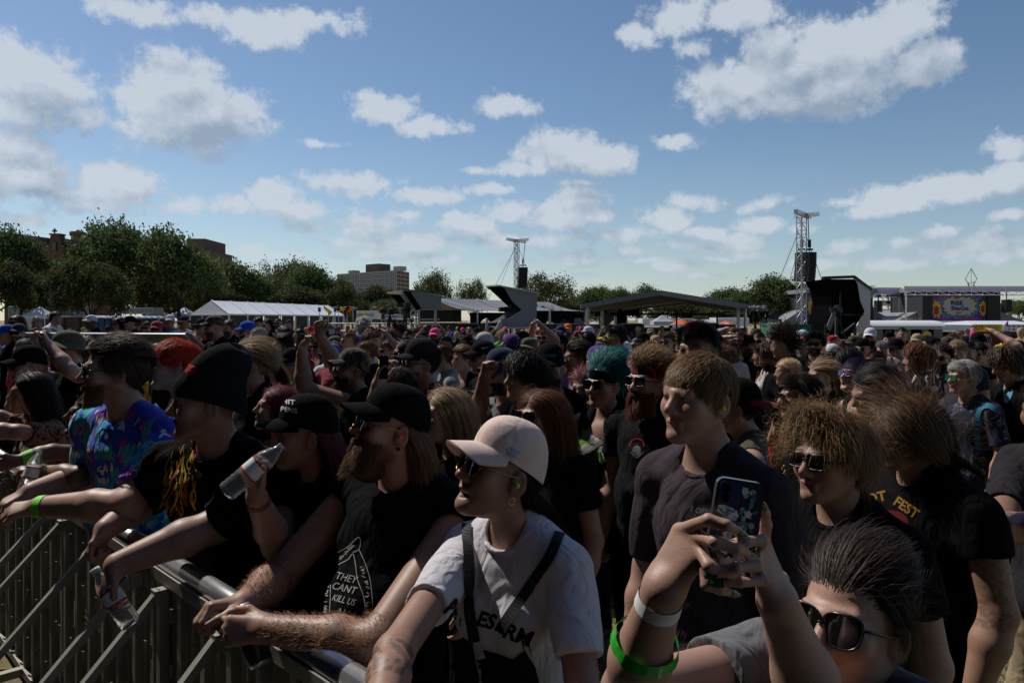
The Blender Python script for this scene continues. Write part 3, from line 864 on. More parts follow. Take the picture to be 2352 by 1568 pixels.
def pattern_mat(nm, builder, rough=.85):
 if nm in MATS: return MATS[nm]
 m = mat(nm, (.5, .5, .5), rough, .15, sheen=.1)
 t = NT(m.node_tree)
 c = builder(t, t.n('ShaderNodeTexCoord').outputs['Object'])
 m.node_tree.links.new(c, m.node_tree.nodes['Principled BSDF'].inputs['Base Color'])
 if nm.startswith('print'): folds(m)
 return m
def floral(t, P):
 nz = t.n('ShaderNodeTexNoise', i={'Vector': P, 'Scale': 9.0, 'Detail': 2.0}).outputs['Color']
 Q = t.v('MULTIPLY_ADD', t.v('SUBTRACT', nz, (.5, .5, .5)), (.14, .14, .14), P)
 base = t.ramp(t.noise(Q, 9, 2), [(.30, (.014, .045, .34)), (.50, (.02, .08, .52)), (.62, (.07, .05, .44))])
 col = base
 for sc, off, stops, c1, c2, th in ((11, 0, 0, (.02, .46, .68), (.03, .32, .38), .44), (13, 7.3, 0, (.50, .04, .26), (.28, .03, .30), .30), (15, 3.1, 0, (.66, .64, .72), (.50, .48, .62), .29), (9, 11.7, 0, (.03, .40, .34), (.03, .26, .46), .36)):
  v = t.n('ShaderNodeTexVoronoi', feature='F1', i={'Vector': t.v('ADD', Q, (off, off * .7, off * .3)), 'Scale': float(sc)})
  wv = t.n('ShaderNodeTexWave', i={'Vector': t.v('ADD', Q, (off, 0, off)), 'Scale': 16.0, 'Distortion': 6.0, 'Detail': 2.0}).outputs['Fac']
  d = t.m('ADD', v.outputs['Distance'], t.m('MULTIPLY', wv, .20))
  sep = t.n('ShaderNodeSeparateXYZ', i={0: v.outputs['Color']})
  on = t.m('MULTIPLY', t.m('LESS_THAN', d, th + .08), t.m('GREATER_THAN', sep.outputs[0], .38))
  col = t.mix(on, col, t.mix(t.m('GREATER_THAN', wv, .62), c1, c2))
 return col
def leopard(t, P):
 nz = t.n('ShaderNodeTexNoise', i={'Vector': P, 'Scale': 40.0}).outputs['Color']
 Q = t.v('MULTIPLY_ADD', t.v('SUBTRACT', nz, (.5, .5, .5)), (.02, .02, .02), P)
 d = t.n('ShaderNodeTexVoronoi', i={'Vector': Q, 'Scale': 55.0}).outputs['Distance']
 return t.ramp(d, [(.18, (.11, .055, .03)), (.22, (.008, .006, .006)), (.40, (.008, .006, .006)), (.46, (.21, .12, .075))])
def camo(t, P):
 a = t.noise(P, 11, 2, .5); b = t.noise(t.v('ADD', P, (5, 3, 1)), 14, 2, .5)
 return t.mix(t.m('GREATER_THAN', b, .56), t.ramp(a, [(.42, (.030, .035, .018)), (.44, (.075, .075, .040)), (.54, (.075, .075, .040)), (.56, (.045, .030, .018))], 'CONSTANT'), (.008, .008, .008))
def palms(t, P):
 w = t.n('ShaderNodeTexWave', i={'Vector': P, 'Scale': 22.0, 'Distortion': 14.0, 'Detail': 2.0, 'Detail Scale': 1.6}).outputs['Fac']
 a = t.noise(P, 12, 1)
 return t.mix(t.m('MULTIPLY', t.m('GREATER_THAN', w, .74), t.m('GREATER_THAN', a, .55)), (.010, .012, .030), (.16, .17, .24))
def dots(t, P):
 d = t.n('ShaderNodeTexVoronoi', i={'Vector': P, 'Scale': 62.0, 'Randomness': .12}).outputs['Distance']
 return t.mix(t.m('LESS_THAN', d, .27), (.009, .009, .011), (.62, .60, .60))
def bandana(t, P):
 d = t.n('ShaderNodeTexVoronoi', i={'Vector': P, 'Scale': 45.0}).outputs['Distance']; a = t.noise(P, 60, 2)
 return t.mix(t.m('GREATER_THAN', t.m('ADD', d, a), .95), (.26, .008, .012), (.012, .008, .010))
def stripes(t, P):
 w = t.n('ShaderNodeTexWave', bands_direction='X', i={'Vector': P, 'Scale': 14.0}).outputs['Fac']
 return t.mix(t.m('GREATER_THAN', w, .75), (.055, .055, .065), (.18, .17, .17))
def plaid(t, P):
 a = t.n('ShaderNodeTexWave', bands_direction='X', i={'Vector': P, 'Scale': 7.0}).outputs['Fac']
 b = t.n('ShaderNodeTexWave', bands_direction='Z', i={'Vector': P, 'Scale': 7.0}).outputs['Fac']
 return t.ramp(t.m('MULTIPLY', t.m('ADD', a, b), .5), [(.2, (.04, .05, .07)), (.5, (.16, .17, .19)), (.8, (.36, .36, .36))])
def brightprint(t, P):
 a = t.n('ShaderNodeTexNoise', i={'Vector': P, 'Scale': 16.0, 'Detail': 1.0}).outputs['Color']
 return t.mix(.8, (.35, .4, .5), a)
PATTERNS = dict(floral=floral, leopard=leopard, camo=camo, palms=palms, dots=dots, bandana=bandana, stripes=stripes, plaid=plaid, brightprint=brightprint)
COLORS = dict(black=BLACK, offblack=(.012, .012, .014), charcoal=(.024, .022, .025), purplegrey=(.048, .038, .046), grey=(.13, .13, .14), midgrey=(.22, .22, .23), lightgrey=(.42, .41, .41), white=(.56, .54, .58), cream=(.60, .53, .44), blush=(.72, .56, .50),
 navy=(.010, .016, .05), blue=(.012, .05, .30), royal=(.012, .06, .40), skyblue=(.24, .42, .55), paleblue=(.45, .56, .66), teal=(.01, .22, .24), green=(.02, .17, .05), neon=(.09, .52, .04), olive=(.075, .075, .045), khaki=(.30, .23, .14), tan=(.34, .25, .15),
 red=(.42, .018, .02), darkred=(.14, .01, .015), maroon=(.22, .02, .04), pink=(.70, .06, .20), orange=(.60, .13, .03), yellow=(.60, .42, .03), purple=(.075, .03, .17), lilac=(.22, .14, .36), brown=(.09, .05, .03))
def cmat(c, hat=False):
 if c in PATTERNS: return pattern_mat('print ' + c, PATTERNS[c])
 return cloth_mat(c + (' hat' if hat else ''), COLORS[c], bump=.25 if hat else .12, bscale=500 if hat else 900)
HAIRC = dict(black=(.012, .009, .008), darkbrown=(.035, .020, .013), brown=(.085, .048, .027), lightbrown=(.17, .098, .052), sandy=(.25, .15, .07), gold=(.25, .155, .075), blonde=(.36, .25, .14), platinum=(.70, .60, .42), ginger=(.17, .07, .03), copper=(.17, .065, .025), red=(.55, .045, .012), wine=(.16, .015, .03), teal=(.0, .17, .17), grey=(.30, .29, .28), white=(.55, .54, .52), purple=(.035, .012, .06), auburn=(.10, .028, .018), pink=(.45, .03, .14))
LENS = dict(black=((.004, .004, .005), .06), green=((.01, .10, .05), .12), blue=((.02, .07, .16), .10), orange=((.30, .05, .01), .12), clear=((.05, .05, .05), .05), purple=((.06, .04, .12), .1), brown=((.02, .011, .008), .07))
def lens_mat(c): return mat('lens ' + c, LENS[c][0], LENS[c][1], .75)
FRAME_M = lambda c: mat('eyewear ' + c, {'black': (.006, .006, .006), 'gold': (.35, .22, .08), 'wood': (.30, .16, .07), 'neon': (.3, .55, .05), 'white': (.7, .7, .7)}[c], .25, .5, metal=1.0 if c == 'gold' else 0.0)
SHARED = {}
def legs_shared(h):
 """trousers and shoes for hips at 0.95 m, used by every standing person"""
 if 'legs' in SHARED: return SHARED['legs']
 S = Sdf()
 S.ell((0, 0, .93), (.165, .118, .13), None, .05)
 for x in (-1, 1):
  S.cap((x * .09, 0, .88), (x * .11, .015, .50), .092, .064, .04)
  S.cap((x * .11, .015, .50), (x * .115, -.015, .07), .064, .052, .04)
 V, Q = S.mesh(.018, wrinkle(.010, 5, 18))
 SHARED['legs'] = mkmesh('trousers', V, Q)
 S = Sdf()
 S.cap((0, -.05, .035), (0, .12, .030), .040, .036, .03); S.cap((0, -.045, .09), (0, -.03, .05), .045, .04, .03)
 S.half((0, 0, 0.002), (0, 0, -1))
 V, Q = S.mesh(.010)
 SHARED['shoe'] = mkmesh('shoe', V, Q)
 return SHARED['legs']
PEOPLE = []
def person(px, py, Y, beta=45, label='', pitch=0.0, roll=0.0, hyaw=0.0, lean=.03, skin='light', hair=None, cap=None, shades=None, beard=None, shirt=('tee', 'black'), arms=(None, None), s=1.0, w=1.0, face=None, h=None, pants='black', group='people packed into the festival crowd', seed=None, hq=None, build='m', neckl=0.0, shoes=None, sleeve=.52, hsc=None):
 """a standing person whose head centre the photograph shows at px, py, depth Y; beta = turn of the body away from the camera towards picture left"""
 seed = len(PEOPLE) * 17 + 3 if seed is None else seed
 face = dict(face or {})
 a = R_(beta) + math.atan((px - 1176) / F)
 rzv = math.pi - a
 Hc = U(px, py, Y)
 fwd = np.array((-math.sin(a), -math.cos(a), 0))
 rootp = Hc - fwd * (lean + .03); rootp[2] = 0
 root = empty('person', rootp, label, 'person', group, rzv)
 RR = rotz(rzv)
 toL = lambda p: (np.asarray(p, float) - rootp) @ RR
 hs = hsc or s
 Hl = toL(Hc)
 H = Frame(rotz(-R_(hyaw)) @ roty(R_(roll)) @ rotx(R_(pitch)), Hl, hs)
 h = h or float(np.clip(.0021 * Y, .0030, .0135))
 N = np.array((0, lean - .022, Hl[2] - (.170 + neckl) * hs))
 hz = max(.55, N[2] - .53 * s)
 Pv = np.array((0, 0, hz))
 B = SHOULD = {}
 fem = build == 'f'
 sw = (.172 if not fem else .155) * s * w
 Sh = {x: N + np.array((x * sw, -.012, -.050 * s)) + np.array((arms[(x + 1) // 2] or {}).get('up', (0, 0, 0))) for x in (-1, 1)}
 tl = math.atan2(lean, N[2] - hz); RT = rotx(-tl)
 lp = lambda t: N + (Pv - N) * t
 def torso(S, o=0.0, skinm=False):
  k = .05 * s
  for x in (-1, 1):
   S.cap(N + np.array((x * .024 * s, -.022, .020)), Sh[x] + np.array((-x * .012, 0, -.004)), .052 * s + o * .8, .054 * s + o, k * .7)
  S.ell(lp(.34), np.array((.160 * w, .108 * (.6 + .4 * w), .185)) * s + o, RT, k)
  S.ell(lp(.72), np.array(((.145 if not fem else .132) * w, .105 * (.4 + .6 * w), .17)) * s + o * 1.3, RT, k)
  S.ell(lp(1.0), np.array((.162 * w, .115, .13)) * s + o * 1.3, None, k)
  if fem:
   for x in (-1, 1): S.ell(lp(.38) + np.array((x * .072, .085, -.01)) * s, np.array((.062, .058, .062)) * s + o, None, .03)
  elif w > 1.12:
   S.ell(lp(.72) + np.array((0, .04, 0)), np.array((.14 * w, .115 * w, .17)) * s + o, None, .06)
 B_ = Sdf()
 torso(B_)
 head_ops(B_, H, face)
 B_.cap(H((0, -.022, -.055)), N + np.array((0, -.012, .0)), (.054 if not fem else .047) * s * (.7 + .3 * w), (.062 if not fem else .053) * s * (.6 + .4 * w), .025)
 info = dict(root=root, toL=toL, H=H, N=N, Sh=Sh, h=h, rootp=rootp, RR=RR, tips={})
 sl = []
 for x, spec in zip((-1, 1), arms):          # arms[0] = the person's left arm (-x), arms[1] = right arm
  spec = spec or {}
  r0, r1, r2, r3 = np.array((.054, .047, .047, .0315)) * s * (.55 + .45 * w) * (.88 if fem else 1)
  S0 = Sh[x] + np.array((x * .018 * s, 0, -.012 * s))
  sf = spec.get('bare', False)
  if 'w' in spec or 'loc' in spec:
   Wp = toL(U(*spec['w'])) if 'w' in spec else S0 + np.array(spec['loc']) * s
   if 'e' in spec: E = toL(U(*spec['e']))
   else:
    la, lb = .29 * s, .255 * s; dv = Wp - S0; dd = np.linalg.norm(dv)
    if dd > la + lb - .01: Wp = S0 + dv / dd * (la + lb - .01); dv = Wp - S0; dd = la + lb - .01
    ca = (la * la + dd * dd - lb * lb) / (2 * la * dd); hint = np.array(spec.get('hint', (x * .5, -.2, -1.0)), float)
    u = dv / dd; hint = unit(hint - u * hint.dot(u))
    E = S0 + u * la * ca + hint * la * math.sqrt(max(0, 1 - ca * ca))
  else:
   sw_ = spec.get('swing', .06)
   E = S0 + np.array((x * .055, -.02, -.285)) * s; Wp = E + np.array((-x * .005, sw_ + .03, -.25)) * s
  if 'hand' not in spec or spec['hand'] is not None:
   hd = spec.get('hand') or {}
   wr2 = RR.T
   f = wr2 @ unit(hd['f']) if 'f' in hd else unit(Wp - E)
   n = wr2 @ unit(hd['n']) if 'n' in hd else np.array((-x, 0, .0))
   sd_ = np.cross(f, n) * (1 if x > 0 else -1) if 'side' not in hd else wr2 @ unit(hd['side'])
   if 'side' not in hd and 'n' not in hd: sd_ = np.array((0, 1.0, .2))
   fingers = None if 'fingers' not in hd else [None if c is None else [toL(U(*p)) for p in c] for c in hd['fingers']]
   th = None if 'thumb' not in hd else [toL(U(*p)) for p in hd['thumb']]
   if Y < 7:
    info['tips'][x] = hand_ops(B_, Wp, f, n, sd_, s * hd.get('sc', .98 if not fem else .9), hd.get('curl', (.35, .42, .48, .5)), hd.get('spread', .06), th, fingers, .004)
   else:
    B_.cap(Wp, Wp + f * .08 * s, .030 * s, .028 * s, .02); B_.cap(Wp + f * .08 * s, Wp + f * .13 * s + n * .02, .026 * s, .018 * s, .02)
  fo = unit(Wp - E)
  B_.cap(S0, E, r0, r1, .03); B_.cap(E, E + (Wp - E) * .35, r1, r2 * 1.06, .02); B_.cap(E + (Wp - E) * .35, Wp, r2 * 1.06, r3, .02)
  sl.append((x, S0, E, Wp, r0, r1, r2, r3))
  info[x] = (S0, E, Wp)
 V, Q = B_.mesh(h)
 T = head_paint(H, V, face)
 if 'paint' in face: face['paint'](V, T, info)
 body = link('body', mkmesh('body', V, Q, True, (skin_mat(skin),), None, T), root)
 info['body'] = body
 kind, col = shirt[0], shirt[1]
 S = Sdf(); o = (.011 if kind != 'tank' else .007) * s
 torso(S, o)
 S.cap(lp(.8), lp(1.12), .0, .0, .001)
 S.ops.pop()
 S.ell(lp(1.04), np.array((.170 * w, .125, .10)) * s + o, None, .04)
 cuts = []
 for (x, S0, E, Wp, r0, r1, r2, r3) in sl:
  d = unit(E - S0); L = np.linalg.norm(E - S0)
  if kind in ('tee', 'shirt'):
   fr = sleeve if kind == 'tee' else .78
   e = S0 + d * L * (fr + .12)
   S.cap(S0, e, r0 + .014, r1 + .017, .03, cut=(S0 + d * L * fr, d))
  elif kind == 'long':
   S.cap(S0, E, r0 + .014, r1 + .014, .03); S.cap(E, Wp, r1 + .014, r3 + .012, .02, cut=(Wp - unit(Wp - E) * .02, unit(Wp - E)))
  elif kind == 'cut':                       # sleeves cut off at the shoulder
   S.cap(S0 - d * .02, S0 + d * L * .22, r0 + .014, r0 + .013, .02, cut=(S0 + d * L * .10, d))
 if kind == 'tank':
  for x in (-1, 1): S.ell(Sh[x] + np.array((x * .045, 0, -.02)) * s, np.array((.075, .16, .12)) * s, None, .012, 's')
  S.ell(N + np.array((0, .085, -.01)) * s, np.array((.075, .10, .105)) * s, None, .012, 's')
 else:
  nr = .066 if kind != 'vneck' else .075
  S.ell(N + np.array((0, .012, .018)) * s, np.array((nr * (.7 + .3 * w), nr * .98, .070)) * s, rotx(-.5), .006, 's')
 S.half(lp(1.0) + np.array((0, 0, -.085 * s)), (0, 0, -1), .006)
 Vs, Qs = S.mesh(h, wrinkle(.016 * (.6 + .4 * s), seed + 1))
 sm = cmat(col)
 so = link('shirt', mkmesh('shirt', Vs, Qs, True, (sm,)), root)
 info['shirt'] = so
 if kind in ('tee', 'shirt') and Y < 5.5:
  ring = []
  for k in range(28):
   t = 2 * math.pi * k / 28
   p = np.array((math.sin(t) * .069 * (.7 + .3 * w), math.cos(t) * .070, 0)) @ rotx(-.5).T
   ring.append(N + (np.array((0, .012, .010)) + p) * s)
  mb = MB(); mb.tube(ring, .0065 * s, 6, True); kind == 'tee' and link('collar', mkmesh('collar', mb.V, mb.F, True, (sm,)), root)
 me = legs_shared(h)
 tr = link('trousers', me, root); tr.scale = (s * (.5 + .5 * w), s * (.5 + .5 * w), hz / .95)
 tr_m = cmat(pants)
 if len(me.materials) == 0: me.materials.append(cmat('black'))
 tr.material_slots[0].link = 'OBJECT'; tr.material_slots[0].material = tr_m
 if Y < 7:
  sm_ = SHARED['shoe']
  if len(sm_.materials) == 0: sm_.materials.append(mat('shoe leather', (.02, .02, .02), .5))
  for x in (-1, 1):
   b = link('shoe', sm_, root, (x * .115 * s, 0, 0))
   if shoes: b.material_slots[0].link = 'OBJECT'; b.material_slots[0].material = cmat(shoes)
 hq = hq if hq is not None else float(np.clip((2.2 / Y) ** 1.3, .09, 1.0))
 hp = []
 if hair:
  rgb = HAIRC[hair[1]]
  v, q, c = hair_parts(H, hair[0], rgb, hq, seed)
  if len(hair) > 2:                          # two tones: (upper colour height test)
   c[:] = hair[2](H.inv(v), c)
  link('hair', mkmesh('hair', v, q, True, (hair_mat(rgb),), None, c), root)
 if beard:
  rgb = HAIRC[beard[1]]
  v, q, c = beard_parts(H, beard[0], rgb, hq, seed + 2)
  link('beard', mkmesh('beard', v, q, True, (hair_mat(rgb),), None, c), root)
 if cap:
  ck, cc = cap[0], cap[1]; kw = cap[2] if len(cap) > 2 else {}
  st = {'cap': ('ball', 1), 'back': ('ball', -1), 'bucket': ('bucket', 0), 'beanie': ('beanie', 0), 'band': ('band', 0)}[ck]
  if ck == 'band':
   def bandf(a_, t):
    z0 = .052 - .03 * (.5 - .5 * math.cos(a_)); return ((.0785) * math.sin(a_), -.012 + .102 * math.cos(a_), z0 + (t - .5) * kw.get('wd', .045))
   v, q = ell_shell(H, bandf, 32, 4)
   info['cap'] = link('headband', mkmesh('headband', v, q, True, (cmat(cc),)), root)
  else:
   v, q, nd = cap_mesh(H, st[1], st[0], kw.get('flat', False), seed, nu=108 if Y < 4 else 36, tall=kw.get('tall', .138 if st[0] != 'beanie' else .175))
   mi = np.zeros(len(q), int); mi[nd:] = 1
   ms = (cmat(cc, True), cmat(kw.get('brim', cc), True))
   info['cap'] = link({'bucket': 'bucket_hat', 'beanie': 'beanie'}.get(st[0], 'cap'), mkmesh('cap', v, q, True, ms, mi), root)
 if shades:
  glasses_build(H, root, 'sunglasses' if shades[1] != 'clear' else 'glasses', FRAME_M(shades[2] if len(shades) > 2 else 'black'), lens_mat(shades[1]), shades[0], shades[3] if len(shades) > 3 else 1.0)
 PEOPLE.append(info)
 return info
# ---- prints: laid on the cloth where the print sits
CAMP = np.array((0, 0, CAMH))
def bvh_of(info, part):
 o = info[part]; me = o.data
 n = len(me.vertices); co = np.zeros(n * 3); me.vertices.foreach_get('co', co); co = co.reshape(-1, 3)
 return BVHTree.FromPolygons([Vector(c) for c in co], [tuple(p.vertices) for p in me.polygons])
def lay(info, name, part, polys, m, lift=.0022, parent=None):
 """polys: list of (verts2d (n,2) in picture measure, faces); the outlines are dropped onto the cloth along the line of sight"""
 bv = info.setdefault('bvh_' + part, None) or bvh_of(info, part)
 info['bvh_' + part] = bv
 mb = MB(); toL, RR = info['toL'], info['RR']
 o = Vector(toL(CAMP))
 for V2, Fc in polys:
  pts = []
  for (x, y) in V2:
   d = Vector(toL(U(x, y, 1.0))) - o
   hit = bv.ray_cast(o, d.normalized())
   pts.append(None if hit[0] is None else np.array(hit[0] + (hit[1] if hit[1].dot(d) < 0 else -hit[1]) * lift))
  idx = {}; VV = []
  for f in Fc:
   if any(pts[i] is None for i in f): continue
   q = [pts[i] for i in f]
   if max(np.linalg.norm(q[i] - q[i - 1]) for i in range(len(q))) > .06 * info['rootp'][1]: continue
   b = len(mb.V); mb.add(q, [tuple(range(len(q)))])
 if not mb.V: print('print missed', name, info['root']['label']); return None
 me = mkmesh(name, mb.V, mb.F, False, (m,))
 return link(name, me, parent or info[part])
def text2d(body, cx, cy, size, ang=0.0, stretch=1.0, shear=0.0, bold=.02, arch=0.0):
 V, Fc = text_mesh(body, bold)
 x = V[:, 0] * size * stretch; y = -V[:, 1] * size
 x = x - shear * y
 if arch: y = y + arch * x * x
 c, s_ = math.cos(R_(ang)), math.sin(R_(ang))
 return np.stack([cx + x * c - y * s_, cy + x * s_ + y * c], 1), Fc
def stroke2d(pts, wd, sub=4):
 """a brushed line of varying width through picture points"""
 P = np.array(pts, float); n = len(P)
 t = np.linspace(0, n - 1, (n - 1) * sub + 1); i = np.clip(t.astype(int), 0, n - 2); f = (t - i)[:, None]
 pm, pp = P[np.maximum(i - 1, 0)], P[np.minimum(i + 2, n - 1)]; a, b = P[i], P[i + 1]
 C = .5 * ((2 * a) + (b - pm) * f + (2 * pm - 5 * a + 4 * b - pp) * f ** 2 + (3 * a - pm - 3 * b + pp) * f ** 3)
 T = np.gradient(C, axis=0); T /= np.linalg.norm(T, axis=1)[:, None] + 1e-9
 wv = np.interp(t, np.linspace(0, n - 1, len(wd)) if not np.isscalar(wd) else [0, n - 1], wd if not np.isscalar(wd) else [wd, wd])[:, None] * .5
 Nn = np.stack([-T[:, 1], T[:, 0]], 1)
 V = np.concatenate([C + Nn * wv, C - Nn * wv]); m = len(C)
 return V, [(k, k + 1, m + k + 1, m + k) for k in range(m - 1)]
def blob2d(pts, n=3):
 """a filled outline cut fine enough to follow the cloth (fan of rings about its centre)"""
 P = np.array(pts, float); c = P.mean(0); m = len(P)
 V = [c]; Fc = []
 for r in range(1, n + 1): V += list(c + (P - c) * r / n)
 for k in range(m): Fc.append((0, 1 + k, 1 + (k + 1) % m))
 for r in range(n - 1):
  for k in range(m): a = 1 + r * m; Fc.append((a + k, a + (k + 1) % m, a + m + (k + 1) % m, a + m + k))
 return np.array(V), Fc
# -- ground
def ground_mat():
 m = mat('dry grass', (.2, .17, .08), .95, .1)
 t = NT(m.node_tree); P = t.n('ShaderNodeTexCoord').outputs['Object']
 a = t.noise(P, .35, 5, .6); b = t.noise(P, 9.0, 5, .7)
 c = t.mix(t.n('ShaderNodeMapRange', i={0: a, 1: .35, 2: .65}).outputs[0], (.11, .10, .045), (.25, .20, .10))
 c = t.mix(t.n('ShaderNodeMapRange', i={0: b, 1: .3, 2: .75}).outputs[0], c, (.30, .25, .14))
 m.node_tree.links.new(c, m.node_tree.nodes['Principled BSDF'].inputs['Base Color'])
 bp = t.n('ShaderNodeBump', i={'Strength': .8, 'Distance': .03, 'Height': t.noise(P, 40, 4, .7)})
 m.node_tree.links.new(bp.outputs[0], m.node_tree.nodes['Principled BSDF'].inputs['Normal'])
 return m
gb = MB(); gb.add([(-2500, -60, 0), (2500, -60, 0), (2500, 3500, 0), (-2500, 3500, 0)], [(0, 1, 2, 3)])
tag(gb.build('ground', ground_mat(), base=(0, 0, 0)), kind='structure')
def grass_patch(n, seed):
 r = np.random.RandomState(seed)
 X = r.uniform(.2, 5.6, n); Y = r.uniform(1.0, 8.5, n) ** 1.0
 h = r.uniform(.02, .075, n); a = r.uniform(0, 6.28, n); ln = r.uniform(.3, 1.3, n) * h; w = .0035
 p = np.stack([X, Y, 0 * X], 1); d = np.stack([np.cos(a), np.sin(a), 0 * a], 1); s = np.stack([-np.sin(a), np.cos(a), 0 * a], 1) * w
 tip = p + d * ln[:, None]; tip[:, 2] = h; mid = p + d * (ln * .4)[:, None]; mid[:, 2] = h * .6
 V = np.stack([p - s, p + s, mid + s * .8, mid - s * .8, tip], 1).reshape(-1, 3)
 b = np.arange(n)[:, None] * 5
 Fq = (b + np.array([0, 1, 2, 3])).tolist() + (b + np.array([3, 2, 4])).tolist()
 base = np.array([(.30, .24, .11), (.22, .19, .08), (.36, .30, .17), (.12, .13, .045)])[r.randint(0, 4, n)] * r.uniform(.7, 1.2, (n, 1))
 me = mkmesh('grass', V, Fq, False, (mat('grass blades', (1, 1, 1), .8, .2, attr='tint'),), None, np.repeat(base, 5, 0))
 tag(link('grass', me), 'dry trampled grass between the feet of the crowd', 'grass', kind='stuff')
grass_patch(42000, 4)
# -- trees
LEAF = mat('leaves', (1, 1, 1), .75, .2, attr='tint')
def leafmix(m):
 t = NT(m.node_tree); bs = m.node_tree.nodes['Principled BSDF']
 a = t.n('ShaderNodeAttribute', attribute_name='tint')
 tr = t.n('ShaderNodeBsdfTranslucent'); m.node_tree.links.new(a.outputs['Color'], tr.inputs['Color'])
 mx = t.n('ShaderNodeMixShader', i={0: .38, 1: bs.outputs[0], 2: tr.outputs[0]})
 m.node_tree.links.new(mx.outputs[0], m.node_tree.nodes['Material Output'].inputs['Surface'])
leafmix(LEAF)
BARK = mat('bark', (.055, .042, .032), .9, .1, bump=.6, bscale=8)
def tree_meshes(seed, dense=1.0, spread=1.0, hue=(.085, .112, .038), nleaf=15000, leaf=.21, yellow=0.0):
 """a tree 10 m high: tapered trunk with limbs, crown of leaf sprays on branch ends"""
 r = np.random.RandomState(seed); mb = MB()
 trunk_h = 2.6
 ends = []
 tr = [np.array((0, 0, 0.)), np.array((.05, .03, 1.2)), np.array((.0, .1, trunk_h))]
 mb.tube(tr, [.34, .27, .23], 9)
 def grow(p, d, L, rad, lev):
  m = p + d * L * .5 + r.normal(size=3) * L * .07; e = p + d * L + r.normal(size=3) * L * .06
  mb.tube([p, m, e], [rad, rad * .8, rad * .6], 6 if lev < 2 else 4)
  if lev >= 2: ends.append((m, L)); 
  if lev >= 3: ends.append((e, L)); return
  n = 3 if lev else 4
  for k in range(n + (r.rand() < .5)):
   a = 2 * math.pi * (k + r.rand() * .6) / n
   x = unit(np.cross(d, (.3, .2, 1.0))); y = np.cross(d, x)
   t = r.uniform(.45, .85)
   nd = unit(d * math.cos(t) + (x * math.cos(a) + y * math.sin(a)) * math.sin(t) * spread + np.array((0, 0, .10)))
   grow(e, nd, L * r.uniform(.62, .80), rad * .62, lev + 1)
 for k in range(5):
  a = 2 * math.pi * (k + r.rand() * .5) / 5
  t = r.uniform(.35, .95) * min(1.3, spread)
  grow(tr[-1], unit(np.array((math.cos(a) * math.sin(t), math.sin(a) * math.sin(t), math.cos(t)))), r.uniform(2.0, 2.8), .15, 0)
 E = np.array([e for e, _ in ends])
 zmx = np.percentile(E[:, 2], 98); k = 9.4 / zmx
 V = np.array(mb.V); V *= k; E = E * k
 trunk = mkmesh('trunk', V, mb.F, True, (BARK,))
 i = r.randint(0, len(E), nleaf)
 c = E[i] + r.normal(size=(nleaf, 3)) * np.array((.60, .60, .44)) * (1.0 / dense ** .3)
 c[:, 2] = np.maximum(c[:, 2], 1.6 + r.rand(nleaf))
 nrm = r.normal(size=(nleaf, 3)) + np.array((0, 0, .7)); nrm /= np.linalg.norm(nrm, axis=1)[:, None]
 t = np.cross(nrm, r.normal(size=(nleaf, 3))); t /= np.linalg.norm(t, axis=1)[:, None]; b = np.cross(nrm, t)
 sz = leaf * r.uniform(.5, 1.3, (nleaf, 1))
 V = np.stack([c - t * sz, c + b * sz * .55, c + t * sz, c - b * sz * .55], 1).reshape(-1, 3)
 Q = np.arange(nleaf * 4).reshape(-1, 4)
 cl = r.uniform(.55, 1.5, len(E))[i]
 col = np.array(hue) * (cl * r.uniform(.7, 1.3, nleaf))[:, None]
 ye = (r.uniform(size=len(E)) < yellow)[i]
 col[ye] = np.array((.16, .085, .012)) * r.uniform(.6, 1.3, (ye.sum(), 1))
 return trunk, mkmesh('crown', V, Q, False, (LEAF,), None, np.repeat(col, 4, 0)), np.percentile(np.abs(E[:, 0]), 95) + .5
TREES = [tree_meshes(1, 1, 1.0), tree_meshes(2, 1, 1.15, (.075, .105, .036)), tree_meshes(3, 1, .8, (.09, .115, .038)),
   tree_meshes(4, .8, 1.1, (.085, .10, .034), 6000, .22), tree_meshes(5, 1.2, 1.0, (.048, .062, .022), 17000, .23, .06), tree_meshes(6, 1, 1.2, (.10, .092, .026), 14000, .23, .25)]
def tree(px, top, half, Y, kind, label, name='tree', group='trees around the park'):
 tk, cr, rad = TREES[kind]
 ph = U(px, top, Y)
 root = empty(name, (ph[0], Y, 0), label, 'tree', group, rz=(px * 1.7 + top) % 6.28)
 sz = ph[2] / 10.0; sx = half * Y / F / rad
 root.scale = (sx, sx, sz)
 link('trunk', tk, root); link('crown', cr, root)
